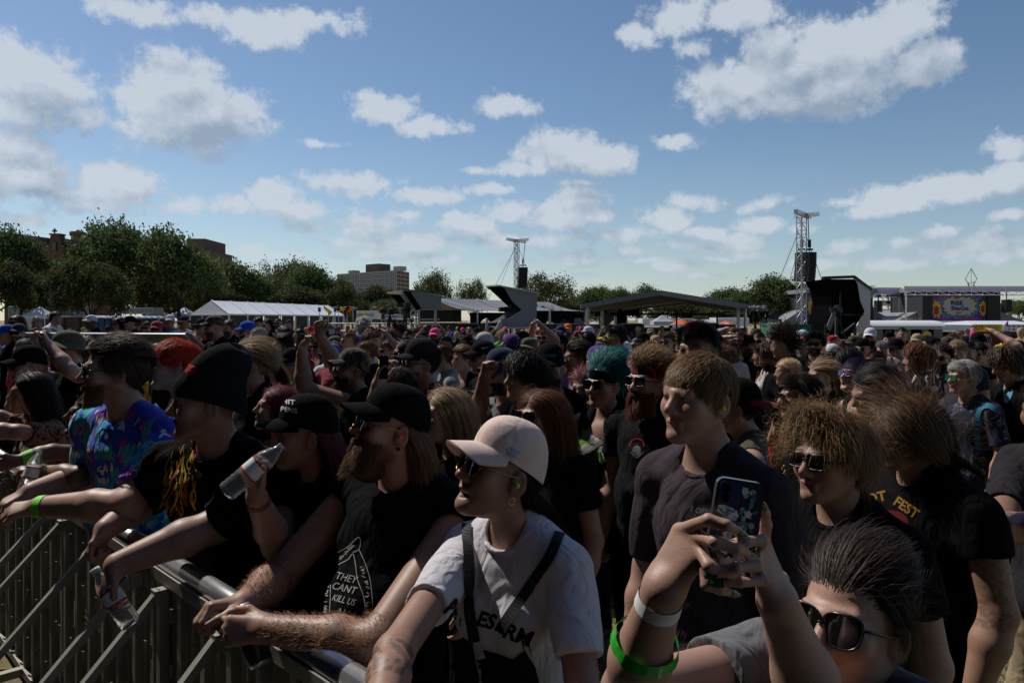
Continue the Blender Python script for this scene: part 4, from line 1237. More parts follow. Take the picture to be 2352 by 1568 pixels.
TL = [(-60, 520, 90, 74, 1, 'dark broad tree cut by the left edge of the photo'), (25, 532, 75, 76, 0, 'tall dark tree nearest the left edge in front of the church roof'),
 (-20, 600, 80, 62, 4, 'low dark tree leaning into the left edge'), (272, 516, 105, 84, 1, 'tallest tree of the left side between the two church crosses'),
 (185, 592, 70, 96, 2, 'tree filling the gap below the church chimney'), (412, 532, 82, 82, 0, 'tall tree in front of the brown brick slab'), (465, 590, 50, 88, 2, 'right shoulder tree against the brick slab'),
 (205, 604, 74, 62, 4, 'round dark tree turning orange above the portable toilets'), (118, 625, 60, 70, 4, 'shaded tree behind the small white pop-up tent'), (340, 625, 60, 92, 5, 'yellowing tree low between the tall left trees'),
 (440, 650, 40, 98, 5, 'small yellowing tree behind the marquee gable'), (555, 603, 68, 108, 0, 'broad tree behind the near half of the white marquee'), (655, 597, 60, 122, 3, 'higher olive tree behind the marquee ridge'), (610, 640, 70, 112, 2, 'mid green tree low behind the marquee'),
 (715, 610, 62, 114, 1, 'spreading tree left of the apartment block'), (768, 640, 45, 112, 0, 'tree half covering the left end of the apartment block'), (690, 660, 70, 106, 4, 'dark tree just behind the marquee roof'), (810, 690, 50, 120, 4, 'low tree under the apartment block windows'), (505, 660, 50, 100, 4, 'dark tree behind the tent gable top'),
 (872, 658, 52, 128, 4, 'round dark tree in front of the apartment block'), (905, 690, 60, 118, 1, 'low tree behind the left camera hut'), (840, 705, 40, 125, 0, 'short bushy tree beyond the row of streamers'),
 (1000, 625, 52, 104, 3, 'airy elm with sky showing through its crown'), (1083, 642, 34, 108, 3, 'small airy tree right of the elm'), (1262, 630, 62, 100, 3, 'flat topped tree right of the hanging speakers'), (1215, 660, 40, 104, 3, 'thin tree behind the speaker tower'),
 (1335, 667, 42, 118, 0, 'low round tree beyond the low stage roof'), (1378, 660, 38, 124, 2, 'bright topped tree left of the wide canopy'), (1425, 664, 42, 116, 1, 'dark tree above the left eave of the wide canopy'), (1466, 658, 44, 120, 0, 'rounded tree close to the canopy ridge'), (1300, 690, 50, 112, 4, 'dark low tree behind the crumpled tarpaulin'),
 (1395, 700, 60, 110, 1, 'low tree seen under the left eave of the wide canopy'), (1560, 690, 60, 112, 4, 'tree seen under the ridge of the wide canopy'), (1625, 692, 46, 116, 0, 'tree under the right slope of the wide canopy'),
 (1676, 664, 62, 96, 1, 'broad tree above the right slope of the wide canopy'), (1735, 668, 55, 88, 2, 'tree beside the right end of the wide canopy'), (1795, 636, 66, 84, 0, 'tall tree behind the tall lattice tower'), (1865, 646, 48, 92, 3, 'thin tree right of the tall lattice tower'), (1760, 690, 60, 84, 4, 'dark low tree behind the green generator'), (1655, 705, 50, 100, 4, 'dark tree under the right eave'),
 (2038, 712, 42, 150, 1, 'far tree below the hanging banner'), (2085, 708, 40, 160, 0, 'far tree beside the small floodlight pole'), (2340, 690, 45, 130, 2, 'tree at the right edge behind the speakers'), (1990, 705, 35, 150, 2, 'far tree peeking out beside the black hut')]
for px, top, half, Y, k, lb in TL: tree(px, top, half, Y, k, lb)
# -- far buildings
BRICK = mat('old brick', (.13, .07, .055), .9, .1, vary=.2, vscale=1.5)
DBRICK = mat('dark brick', (.14, .095, .08), .9, .1, vary=.15, vscale=1.0)
SLATE = mat('slate', (.05, .05, .06), .8, .2)
COPPER = mat('green copper', (.08, .16, .13), .7, .2)
CONC = mat('concrete', (.36, .34, .32), .85, .2, vary=.1, vscale=.3)
WIN = mat('window glass', (.03, .035, .045), .15, .6)
PALE = mat('pale trim', (.5, .48, .45), .8, .2)
def wallrect(mb, x0, y0, x1, y1, Y, th=6): 
 a, b = U(x0, y1, Y), U(x1, y0, Y)
 mb.box(((a[0] + b[0]) / 2, Y + th / 2, (a[2] + b[2]) / 2), (abs(b[0] - a[0]), th, b[2] - a[2]))
Yc = 150.0
ch = empty('church', (U(95, 735, Yc)[0], Yc, 0), 'old brick church hall with a cross on its gable and a round chimney', 'building')
mb = MB(); wallrect(mb, 10, 562, 180, 757, Yc, 14)
pg = [U(x, y, Yc - .5) for x, y in ((109, 757), (109, 575), (116, 540), (112, 539), (112, 536), (138, 536), (138, 539), (135, 540), (146, 578), (146, 757))]
mb.plate(pg, (0, 2, 0)); mb.build('wall', BRICK, ch)
mb = MB(); a, b, c, d = U(-30, 528, Yc), U(108, 546, Yc), U(108, 566, Yc - .2), U(-30, 566, Yc - .2)
mb.plate([a, b, c, d], (0, 9, 0)); mb.plate([U(140, 548, Yc), U(178, 551, Yc), U(178, 570, Yc), U(146, 570, Yc)], (0, 8, 0)); rf = mb.build('roof', SLATE, ch)
mb = MB(); q = U(164, 530, Yc); mb.bar((q[0], Yc + 2, 12), (q[0], Yc + 2, q[2]), 1.15, 14); mb.bar((q[0], Yc + 2, q[2] - .8), (q[0], Yc + 2, q[2]), 1.4, 14); mb.build('chimney', DBRICK, rf, True)
def cross(px, y0, y1, Y, parent):
 mb = MB(); a, b = U(px, y1, Y), U(px, y0, Y); hh = b[2] - a[2]
 mb.bar(a, b, .13); mb.bar(a + (-hh * .32, 0, hh * .62), a + (hh * .32, 0, hh * .62), .13)
 for e in (a + (-hh * .32, 0, hh * .62), a + (hh * .32, 0, hh * .62), b): mb.box(e, (.32, .3, .32))
 mb.build('cross', SLATE, parent)
cross(125.5, 527, 537, Yc, ch)
mb = MB(); wallrect(mb, 120, 556, 128, 576, Yc - .9, .3); mb.build('window', WIN, ch)
sp_ = empty('bell_tower', (U(352, 735, Yc)[0], Yc, 0), 'small copper cupola with a cross rising above the tall trees', 'tower')
mb = MB(); wallrect(mb, 343, 556, 362, 757, Yc, 3); mb.build('wall', BRICK, sp_)
mb = MB(); q = U(352.5, 556, Yc); mb.tube([(q[0], Yc + 1.5, q[2] + k) for k in (0, .5, 1.0, 1.6, 2.3, 2.8)], [1.25, 1.25, 1.0, .85, .45, .1], 12); mb.build('cupola', COPPER, sp_, True)
cross(352.8, 522, 534, Yc + 1, sp_)
sl_ = empty('brick_building', (U(455, 735, 140)[0], 140, 0), 'stepped brown brick slab building behind the tall left trees', 'building')
mb = MB(); wallrect(mb, 428, 548, 471, 757, 140, 10); wallrect(mb, 471.2, 576, 487.5, 757, 140.3, 10); mb.build('wall', DBRICK, sl_)
for k, (x, y) in enumerate(((455, 622), (462, 622), (455, 645), (462, 645), (477, 600), (477, 622), (477, 645))):
 mb = MB(); wallrect(mb, x, y, x + 5, y + 9, 139.8, .15); mb.build('window', WIN, sl_)
lb_ = empty('low_building', (U(505, 735, 160)[0], 160, 0), 'low reddish building between two trees', 'building')
mb = MB(); wallrect(mb, 480, 636, 530, 757, 160, 12); mb.build('wall', BRICK, lb_)
mb = MB(); wallrect(mb, 505, 629, 517, 636, 160.5, 4); mb.build('roof', SLATE, lb_)
mb = MB(); wallrect(mb, 493, 648, 498, 655, 159.8, .15); mb.build('window', WIN, lb_)
Ya = 330.0
A0, A1, A2 = U(776.5, 627.5, Ya + 28), U(910, 620.7, Ya), U(938.6, 621.7, Ya + 14)
ztop = A1[2]
ap = empty('apartment_building', (A1[0], A1[1], 0), 'eleven storey brick apartment block with pale grid lines', 'building')
A0[2] = A1[2] = A2[2] = 0
A3 = A0 + A2 - A1
mb = MB(); mb.plate([A0, A1, A2, A3], (0, 0, ztop)); mb.build('wall', DBRICK, ap)
u1 = unit(A1 - A0); L1 = np.linalg.norm(A1 - A0); u2 = unit(A2 - A1); L2 = np.linalg.norm(A2 - A1)
n1, n2 = np.array((u1[1], -u1[0], 0)), np.array((u2[1], -u2[0], 0))
nf = 13; fh = ztop / nf
mb = MB()
for k in range(nf + 1):
 z = min(ztop - .2, k * fh + .2)
 mb.bar(A0 + n1 * .1 + (0, 0, z), A1 + n1 * .1 + (0, 0, z), .32); mb.bar(A1 + n2 * .1 + (0, 0, z), A2 + n2 * .1 + (0, 0, z), .32)
for k in range(13):
 p = A0 + u1 * L1 * k / 12 + n1 * .14; mb.bar(p, p + (0, 0, ztop), .22)
for k in range(4):
 p = A1 + u2 * L2 * k / 3 + n2 * .14; mb.bar(p, p + (0, 0, ztop), .22)
mb.build('facade_grid', CONC, ap)
wn = 0
wm = MB(); wmesh = None
for fl in range(4, nf):
 for k in range(12):
  p = A0 + u1 * (L1 * (k + .5) / 12) + n1 * .12 + (0, 0, fl * fh + fh * .58)
  for dx in (-.19, .22):
   if wn < 96 and fl >= 9:
    m2 = MB(); m2.box((0, 0, 0), (L1 / 12 * .26, .12, fh * .5)); 
    if wmesh is None: wmesh = mkmesh('window', m2.V, m2.F, False, (mat('curtained window', (.30, .33, .38), .4, .4),))
    o = link('window', wmesh, ap, p + u1 * dx * L1 / 12 - np.array(ap.location)); o.rotation_euler = (0, 0, math.atan2(u1[1], u1[0])); wn += 1
   else: wm.box(p + u1 * dx * L1 / 12, (L1 / 12 * .26, .12, fh * .5), math.atan2(u1[1], u1[0]))
tag(wm.build('window', mat('curtained window', (.42, .45, .50)), ap), kind='stuff')
mb = MB(); c = A0 + u1 * L1 * .56 + np.cross((0, 0, 1), u1) * 5
mb.box(c + (0, 0, ztop + 1.9), (L1 * .22, 7, 3.8), math.atan2(u1[1], u1[0])); mb.build('penthouse', DBRICK, ap)
mb = MB()
for f_, w_, h_ in ((.17, .09, 1.6), (.95, .10, 2.0)): mb.box(A0 + u1 * L1 * f_ + np.cross((0, 0, 1), u1) * 4 + (0, 0, ztop + h_ / 2), (L1 * w_, 4, h_), math.atan2(u1[1], u1[0]))
mb.build('roof_machinery', CONC, ap)
# -- tents, toilets, trailers on the left
WHITE = mat('white vinyl', (.56, .57, .60), .55, .35, vary=.04)
SHEER = mat('tent gable vinyl', (.52, .53, .55), .6, .3)
ALU = mat('aluminium', (.62, .63, .65), .38, .5, metal=.85)
STEEL = mat('galvanised steel', (.42, .43, .45), .42, .5, metal=.8, vary=.15, vscale=6)
DARK = mat('black drape', (.006, .006, .007), 1.0, .0)
GREYT = mat('grey tarpaulin', (.14, .14, .15), .7, .25, bump=.35, bscale=3.0)
LGREY = mat('pale grey tarpaulin', (.21, .21, .22), .65, .25, bump=.3, bscale=2.5)
DGREY = mat('dark grey tarpaulin', (.035, .035, .038), .8, .2, bump=.4, bscale=3.0)
mq = empty('marquee_tent', U(520, 770, 72) * (1, 1, 0), 'long white marquee tent with dark mesh sides in front of the left trees', 'tent')
za, ze = 3.85, 2.52
gL, gA, gR = U(437, 719, 74), U(486, 691, 71), U(526, 722, 68)
for p_, z_ in ((gL, ze), (gA, za), (gR, ze)): p_[2] = z_
D_ = U(790, 724, 92) - gR; D_[2] = 0
def seg(p, t, dz=0): return p + D_ * t + (0, 0, dz)
mb = MB()
for k in range(8):
 t0, t1 = k / 8 + .004, (k + 1) / 8 - .004
 rows = []
 for j in range(7):
  f = j / 6; sag = -.10 * math.sin(math.pi * f)
  rows.append([seg(gA + (gR - gA) * f, t0 + (t1 - t0) * i / 4, sag * math.sin(math.pi * i / 4) - .02) for i in range(5)])
 mb.grid(rows)
 mb.grid([[seg(gA + (gL - gA) * f, t) for t in (t0, t1)] for f in (0, .5, 1)])
mb.build('roof', WHITE, mq, True)
mb = MB()
for k in range(9): mb.bar(seg(gA, k / 8), seg(gR, k / 8), .06); mb.bar(seg(gR, k / 8), seg(gR, k / 8) * (1, 1, 0), .07); mb.bar(seg(gL, k / 8), seg(gL, k / 8) * (1, 1, 0), .07)
for k in (.33, .66): p = gL + (gR - gL) * k; mb.bar(p, p * (1, 1, 0), .06)
mb.bar(gR + (0, 0, -.05), seg(gR, 1, -.05), .09); mb.bar(gL + (0, 0, -.05), gR + (0, 0, -.05), .09); mb.build('frame', mat('white frame', (.7, .7, .7), .5), mq)
mb = MB(); mb.plate([gL, gA, gR], (.0, .06, 0)); mb.build('gable', SHEER, mq); mb = MB(); mb.plate([seg(gL, 1), seg(gA, 1), seg(gR, 1)], (0, .06, 0)); mb.build('gable', SHEER, mq)
MESHW = mat('dark mesh wall', (.045, .045, .05), .8, .2)
mb = MB()
for k in range(8):
 a, b = seg(gR, k / 8 + .012, -.1), seg(gR, (k + 1) / 8 - .012, -.1); mb.plate([a * (1, 1, 0), b * (1, 1, 0), b, a], (-.03, .03, 0))
for k in range(3):
 a, b = gL + (gR - gL) * (k / 3 + .02), gL + (gR - gL) * ((k + 1) / 3 - .02); mb.plate([a * (1, 1, 0), b * (1, 1, 0), b - (0, 0, .1), a - (0, 0, .1)], (0, .03, 0))
mb.build('side_wall', MESHW, mq)
def popup(x0, x1, ytop, yeave, Y, label, m=WHITE, name='popup_tent', group='small peaked tents'):
 a, b = U(x0, yeave, Y), U(x1, yeave, Y); t = U((x0 + x1) / 2, ytop, Y)
 w = (b[0] - a[0]); cx = (a[0] + b[0]) / 2; ze_, zt = a[2], t[2]
 r = empty(name, (cx, Y, 0), label, 'tent', group)
 mb = MB(); n = 6
 for (s0, s1) in (((-1, -1), (1, -1)), ((1, -1), (1, 1)), ((1, 1), (-1, 1)), ((-1, 1), (-1, -1))):
  rows = []
  for i in range(n + 1):
   f = i / n; hh = ze_ + (zt - ze_) * (1 - f) ** 1.35
   rows.append([(cx + (s0[0] + (s1[0] - s0[0]) * j / 4) * w / 2 * f, Y + (s0[1] + (s1[1] - s0[1]) * j / 4) * w / 2 * f, hh) for j in range(5)])
  mb.grid(rows)
  p, q = (cx + s0[0] * w / 2, Y + s0[1] * w / 2, ze_), (cx + s1[0] * w / 2, Y + s1[1] * w / 2, ze_)
  mb.grid([[p, q], [(p[0], p[1], ze_ - .25), (q[0], q[1], ze_ - .25)]])
 mb.build('canopy', m, r, False)
 for sx in (-1, 1):
  for sy in (-1, 1): mb = MB(); mb.bar((cx + sx * w / 2 * .98, Y + sy * w / 2 * .98, 0), (cx + sx * w / 2 * .98, Y + sy * w / 2 * .98, ze_), .035); mb.build('leg', ALU, r)
popup(64, 121, 703, 725, 62, 'white pop-up tent at the far left below the dark trees')
popup(403, 445, 704, 721, 84, 'white peaked tent left of the marquee'); popup(345, 390, 712, 723, 88, 'low white tent behind the portable toilets')
def trailer(x0, y0, x1, y1, Y, m, label, name='trailer', cat='trailer', wheels=True, depth=2.4):
 r = empty(name, U((x0 + x1) / 2, 770, Y) * (1, 1, 0) + (0, depth / 2, 0), label, cat)
 a, b = U(x0, y1, Y), U(x1, y0, Y); zb = max(.9, a[2]) if wheels else 0.0
 mb = MB(); mb.box(((a[0] + b[0]) / 2, Y + depth / 2, (b[2] + zb) / 2), (b[0] - a[0], depth, b[2] - zb)); mb.build('body', m, r)
 mb = MB(); mb.bar((a[0], Y - .01, b[2] - .06), (b[0], Y - .01, b[2] - .06), .07); mb.bar((a[0], Y - .01, zb + .06), (b[0], Y - .01, zb + .06), .07)
 for k in range(9): x = a[0] + (b[0] - a[0]) * k / 8; mb.bar((x, Y - .012, zb), (x, Y - .012, b[2]), .018)
 mb.build('trim', ALU, r)
 if wheels:
  for f in (.12, .2, .8, .88):
   mb = MB(); x = a[0] + (b[0] - a[0]) * f; mb.bar((x, Y + .1, .48), (x, Y + .4, .48), .48, 16); mb.build('wheel', mat('tyre', (.02, .02, .02), .85), r)
 return r, a, b
GREYBOX = mat('grey trailer paint', (.30, .30, .29), .6, .3, vary=.08, vscale=.5)
CREAM = mat('cream sign panel', (.42, .39, .35), .7, .2, vary=.1, vscale=1.5)
trailer(104, 700, 168, 728, 72, GREYBOX, 'grey trailer behind the white pop-up tent', depth=3)
trailer(271, 706, 352, 721, 82, CREAM, 'long cream signboard trailer behind the portable toilets')
trailer(20, 702, 44, 738, 70, mat('dark shed', (.05, .05, .055), .8), 'dark storage box at the left edge', 'storage_box', 'box', False)
r_, a_, b_ = trailer(54, 706, 72, 724, 66, mat('banner', (.5, .5, .52), .7), 'small pale stall with dark lettering beside the pop-up tent', 'stall', 'stall', False, 1.5)
text_on_plane('lettering', 'DELUXE', ((a_[0] + b_[0]) / 2, 65.98, b_[2] - .35), (1, 0, 0), (0, 0, 1), .22, DARK, r_)
BLUEP = mat('blue plastic', (.02, .06, .15), .5, .3)
def toilets():
 src = None
 for k in range(12):
  px = 214 + k * 14.6 + (k > 2) * 2; Y = 66 + k * .9; p = U(px, 735, Y)
  r = empty('portable_toilet', (p[0], Y, 0), 'blue portable toilet with a white roof in the row left of the marquee', 'toilet', 'portable toilets in a row')
  if src is None:
   mb = MB(); mb.box((p[0], Y, 1.05), (.56, 1.1, 2.1)); b1 = mb.build('cabin', BLUEP, r)
   mb = MB(); mb.grid([[(p[0] + .62 * math.cos(t) , Y + s_ * .6, 2.1 + .26 * math.sin(t)) for t in np.linspace(0, math.pi, 8)] for s_ in (-1, 1)]); mb.plate([(p[0] + .62 * math.cos(t), Y - .6, 2.1 + .26 * math.sin(t)) for t in np.linspace(0, math.pi, 8)], (0, .03, 0)); b2 = mb.build('roof', WHITE, r)
   mb = MB(); mb.box((p[0], Y - .57, 1.0), (.40, .03, 1.75)); mb.box((p[0] + .16, Y - .60, 1.0), (.03, .04, .14)); b3 = mb.build('door', mat('dark blue plastic', (.012, .035, .09), .5), r); src = (b1, b2, b3)
  else:
   for o in src: c = o.copy(); COL.objects.link(c); c.parent = r
toilets()
# -- streamers and small signs by the marquee end
FLAGC = dict(yellow=(.62, .46, .02), orange=(.70, .12, .02), silver=(.5, .52, .56))
def streamer(px, y0, y1, Y, c, lean, label):
 m = mat('streamer ' + c, FLAGC[c], .5 if c != 'silver' else .25, .4, metal=.7 if c == 'silver' else 0)
 a, b = U(px, y1, Y), U(px + lean, y0, Y)
 r = empty('streamer', (a[0], Y, 0), label, 'flag', 'windblown streamers on poles')
 mb = MB(); mb.bar((a[0], Y, 0), (a[0], Y, a[2]), .025, 6); mb.build('pole', STEEL, r)
 mb = MB(); rows = []
 for i in range(13):
  t = i / 12; w = .05 + .16 * math.sin(math.pi * min(1, t * 1.15)) ; c_ = a + (b - a) * t + (.18 * math.sin(t * 5 + px), 0, 0)
  rows.append([c_ + (-w, .1 * math.sin(t * 7), .0), c_ + (0, .12 + .1 * math.sin(t * 7), 0), c_ + (w, .1 * math.sin(t * 7), .02)])
 mb.grid(rows); mb.build('cloth', m, r, True)
for px, y0, y1, c, ln, lb in ((754, 702, 724, 'yellow', -5, 'long thin yellow streamer nearest the marquee end'), (778, 704, 718, 'yellow', 8, 'short split yellow streamer'), (797, 702, 720, 'orange', 10, 'slanting orange streamer beside the marquee end'),
  (768, 703, 709, 'silver', 8, 'crinkled silver streamer between two yellow ones'), (788, 703, 710, 'silver', 4, 'small silver streamer beside the orange one'), (811, 703, 711, 'silver', 5, 'silver streamer alone against the dark trees'), (853, 703, 711, 'silver', 6, 'silver streamer left of the upright orange one'), (875, 704, 722, 'orange', 3, 'upright orange streamer above the blue roofed van'), (834, 717, 728, 'yellow', 2, 'low yellow streamer in front of the white box truck'), (901, 703, 711, 'silver', 3, 'silver streamer beside the camera hut'), (919, 705, 709, 'yellow', 6, 'tiny yellow streamer in front of the camera hut')):
 streamer(px, y0, y1, 58 + (px % 7), c, ln, lb)
for px, lb in ((734, 'left small blue sign on a pole by the marquee'), (770, 'blue wheelchair sign on a pole below the yellow streamer')):
 p = U(px, 711, 56); r = empty('sign_post', (p[0], 56, 0), lb, 'sign')
 mb = MB(); mb.bar((p[0], 56, 0), (p[0], 56, p[2]), .025, 6); mb.build('pole', STEEL, r)
 mb = MB(); mb.box((p[0], 55.96, p[2]), (.22, .03, .34)); mb.build('panel', mat('sign blue', (.02, .06, .25), .5), r)
r_, a_, b_ = trailer(819, 713, 865, 733, 66, mat('white paint', (.62, .62, .64), .5), 'white box truck behind the streamers', 'box_truck', 'truck')
text_on_plane('lettering', 'SUPER  RYDE', ((a_[0] * .6 + b_[0] * .4), 65.97, b_[2] - .4), (1, 0, 0), (0, 0, 1), .2, mat('sign blue', (.02, .06, .25)), r_)
trailer(885, 721, 915, 733, 60, mat('blue paint', (.05, .14, .34), .4), 'blue van with a white roof left of the camera hut', 'van', 'van')
def barrier_run(px0, px1, py, Y0, Y1, label, n=6, h=1.1):
 a, b = U(px0, py, Y0), U(px1, py, Y1)
 r = empty('crowd_barrier', ((a[0] + b[0]) / 2, (Y0 + Y1) / 2, 0), label, 'barrier')
 a[2] = b[2] = 0; mb = MB()
 for z in (.15, h): mb.bar(a + (0, 0, z), b + (0, 0, z), .022, 6)
 for k in range(n * 9 + 1): p = a + (b - a) * k / (n * 9); mb.bar(p + (0, 0, .15), p + (0, 0, h), .008 if k % 9 else .02, 4)
 mb.build('rails', STEEL, r)
barrier_run(700, 935, 757, 33, 30, 'steel crowd barrier below the streamers')
barrier_run(1180, 1300, 757, 26, 26, 'steel crowd barrier under the camera hut')
pl = empty('viewing_platform', U(820, 770, 44) * (1, 1, 0), 'raised viewing platform with rails left of the stage roof', 'platform')
mb = MB(); a, b = U(733, 744, 44), U(950, 744, 44)
for z in (.55, 1.0, 1.45): 
 for dy in (0, 3.0): mb.bar((a[0], 44 + dy, z + .3), (b[0], 44 + dy, z + .3), .03, 6)
for k in range(11): x = a[0] + (b[0] - a[0]) * k / 10; mb.bar((x, 44, 0), (x, 44, 1.8), .03, 6); mb.bar((x, 47, 0), (x, 47, 1.8), .03, 6)
mb.build('rails', STEEL, pl)
mb = MB(); mb.box(((a[0] + b[0]) / 2, 45.5, .72), (b[0] - a[0], 3.0, .12)); mb.build('deck', DARK, pl)
bw = empty('steel_barricade', U(230, 770, 11.2) * (1, 1, 0), 'pale straight barricade crossing the crowd behind the bucket hat', 'barrier')
a, b = U(-60, 767, 11.6), U(430, 767, 10.6); z_ = 1.95 - 36 * 11 / F; a[2] = b[2] = z_
mb = MB(); mb.plate([a * (1, 1, 0), b * (1, 1, 0), b, a], (0, .05, 0)); mb.build('sheet', LGREY, bw)
mb = MB(); mb.bar(a + (0, -.03, .02), b + (0, -.03, .02), .03, 8); mb.build('top_rail', STEEL, bw)
# -- stage roofs and camera huts in the middle distance
def px3(lst): return [U(x, y, Y) for x, y, Y in lst]
BLACKF = mat('black paint', (.012, .012, .013), .6, .3)
sg = empty('stage_roof', U(1080, 770, 40) * (1, 1, 0), 'low grey fabric stage roof with a gable facing left and a crumpled right end', 'canopy')
gl, ga, gr = U(943, 712, 40), U(993, 684, 38.5), U(1086, 712, 36.5)
ra, rr = U(1262, 694, 47), U(1352, 714, 44)
mb = MB(); rows = []
for i in range(9):
 f = i / 8; rows.append([(ga + (gr - ga) * f) * (1 - t) + (ra + (rr - ra) * f) * t + np.array((0, 0, -.16 * math.sin(math.pi * f) * (1 + .5 * math.sin(t * 9.4)))) for t in np.linspace(0, 1, 25)])
mb.grid(rows)
ra2 = ra + (gl - ga) * .9
mb.grid([[(ga + (gl - ga) * f) * (1 - t) + (ra + (ra2 - ra) * f) * t for t in np.linspace(0, 1, 9)] for f in (0, .5, 1)])
mb.build('roof_sheet', LGREY, sg, True)
mb = MB()
for p, q in ((gl, ga), (ga, gr)): mb.bar(p, q, .11)
for t in (.33, .62): mb.bar(ga + (ra - ga) * t + (0, 0, .02), gr + (rr - gr) * t + (0, 0, .02), .05)
mb.build('beam', ALU, sg)
for t in (0.03, .30, .62, .97):
 p = gr + (rr - gr) * t; mb = MB(); mb.bar(p * (1, 1, 0), p, .06, 8); mb.build('post', STEEL, sg)
for p in (gl + (.3, 0, 0), gl + (ra - ga) * .5, gl + (ra - ga) * .9): mb = MB(); mb.bar(p * (1, 1, 0), p, .06, 8); mb.build('post', STEEL, sg)
mb = MB()
r = np.random.RandomState(3)
for t0, t1 in ((-.02, .28), (.32, .6), (.64, .95)):
 rows = []
 for i in range(5):
  rows.append([gr + (rr - gr) * (t0 + (t1 - t0) * k / 10) + np.array((0, -.05 + .08 * r.rand(), -.12 - i * .13 * (1 + .5 * math.sin(k * 1.3 + t0 * 9)))) for k in range(11)])
 mb.grid(rows)
mb.build('gathered_drape', DARK, sg, True)
mb = MB(); rows = []
for i in range(11):
 f = i / 10; row = []
 for k in range(17):
  t = k / 16
  a_ = U(1205 + 40 * t + 62 * t, 692 + 22 * t, 45); b_ = U(1222 + 128 * t, 730 + 30 * t * (1 - .3 * t), 43)
  p = a_ * (1 - f) + b_ * f + np.array((0, -.9 * math.sin(math.pi * f), .10 * math.sin(k * 2.1 + i) * (f < .5) + .05 * r.normal()))
  row.append(p)
 rows.append(row)
mb.grid(rows); mb.build('bundled_tarpaulin', GREYT, sg, True)
mb = MB()
for (x0, x1) in ((962, 1010), (1000, 1060)):
 rows = [[U(x0 + (x1 - x0) * k / 8, 712 + i * 9, 38.2) + np.array((0, .12 * math.sin(k * 2 + i), 0)) for k in range(9)] for i in range(4)]
 mb.grid(rows)
mb.build('hanging_drape', DGREY, sg, True)
def camera_rig(px, py, Y, name_label, k=1.0):
 p = U(px, py, Y)
 r = empty('broadcast_camera', (p[0], Y, 0), name_label, 'camera')
 mb = MB(); mb.box(p, (.25 * k, .55 * k, .28 * k), .5); mb.box(p + (-.28 * k, -.2 * k, .02), (.34 * k, .18 * k, .18 * k), .5); mb.box(p + (.1 * k, .1 * k, .22 * k), (.1 * k, .3 * k, .1 * k), .5); mb.build('camera_body', BLACKF, r)
 mb = MB()
 for a in (0, 2.1, 4.2): mb.bar(p + (0, 0, -.15), (p[0] + .5 * math.cos(a), Y + .5 * math.sin(a), max(.0, p[2] - 1.4)), .03, 6)
 mb.bar((p[0], Y, 0), p + (0, 0, -.2), .05, 8); mb.build('tripod', BLACKF, r)
def hut(label, panel, side_top, beam, Y, dep, cx, rear=None):
 r = empty('camera_hut', U(cx, 770, Y) * (1, 1, 0), label, 'platform')
 pn = [U(x, y, Y) for x, y in panel]
 mb = MB(); mb.plate(pn, (0, .06, 0)); mb.build('side_sheet', LGREY, r)
 return r
h1 = empty('camera_hut', U(1190, 770, 29) * (1, 1, 0), 'camera hut with pale side cut by a dark wedge, below the first speaker tower', 'platform')
Yh = 29.0
P1 = [(1156, 657), (1234, 673), (1232, 751.5), (1153, 752.5), (1153, 737), (1198, 712), (1175, 690)]
mb = MB(); mb.plate(px3([(x, y, Yh) for x, y in (P1[0], P1[1], P1[5], P1[6])]), (0, .05, 0)); mb.plate(px3([(x, y, Yh) for x, y in (P1[1], P1[2], P1[3], P1[4], P1[5])]), (0, .05, 0)); mb.build('side_sheet', LGREY, h1)
mb = MB(); mb.plate(px3([(1116, 655.5, Yh + .3), (1143, 653.5, Yh - .1), (1240, 672.5, Yh - .1), (1240, 674.5, Yh - .1), (1143, 657, Yh - .1), (1116, 658.5, Yh + .3)]), (0, 2.6, .0)); mb.build('roof', ALU, h1)
mb = MB()
mb.plate(px3([(1120, 660, Yh + 2.4), (1232, 676, Yh + 2.4), (1231, 752, Yh + 2.4), (1128, 741, Yh + 2.4), (1176, 712, Yh + 2.4)]), (0, .05, 0))
mb.plate(px3([(1121, 660, Yh + .2), (1157, 659, Yh + .1), (1176, 690, Yh + .1), (1184, 706, Yh + .1), (1160, 690, Yh + .2)]), (0, 1.6, 0)); mb.build('inner_drape', DARK, h1)
mb = MB(); mb.plate(px3([(1124, 742, Yh + 1.2), (1153, 735, Yh + .1), (1188, 713, Yh + .1), (1165, 718, Yh + 1.2)]), (0, .04, 0)); mb.build('inner_sheet', DGREY, h1)
mb = MB()
for px in (1118, 1152, 1230):
 p = U(px, 752, Yh - .1); mb.bar(p * (1, 1, 0), p + (0, 0, .35), .05, 6)
mb.bar(U(1118, 752, Yh - .1), U(1232, 752, Yh - .1), .05, 6); mb.bar(U(1118, 741, Yh), U(1153, 739, Yh), .03, 6); mb.bar(U(1133, 768, Yh - .4), U(1150, 735, Yh), .04, 6); mb.build('scaffold', STEEL, h1)
camera_rig(1172, 712, Yh + .9, 'television camera inside the wedge of the centre camera hut')
h0 = empty('camera_hut', U(960, 770, 34) * (1, 1, 0), 'left camera hut with slanting dark wings and a pale side sheet', 'platform')
Y0 = 35.0
mb = MB(); mb.plate(px3([(941, 667, Y0), (1014, 680, Y0), (1013, 712, Y0), (968, 708, Y0)]), (0, .05, 0)); mb.build('side_sheet', LGREY, h0); mb = MB(); mb.plate(px3([(914, 672, Y0 + 1.5), (938, 670, Y0 + 1.3), (962, 705, Y0 + 1.2), (946, 712, Y0 + 1.5)]), (0, .05, 0)); mb.build('side_sheet', LGREY, h0)
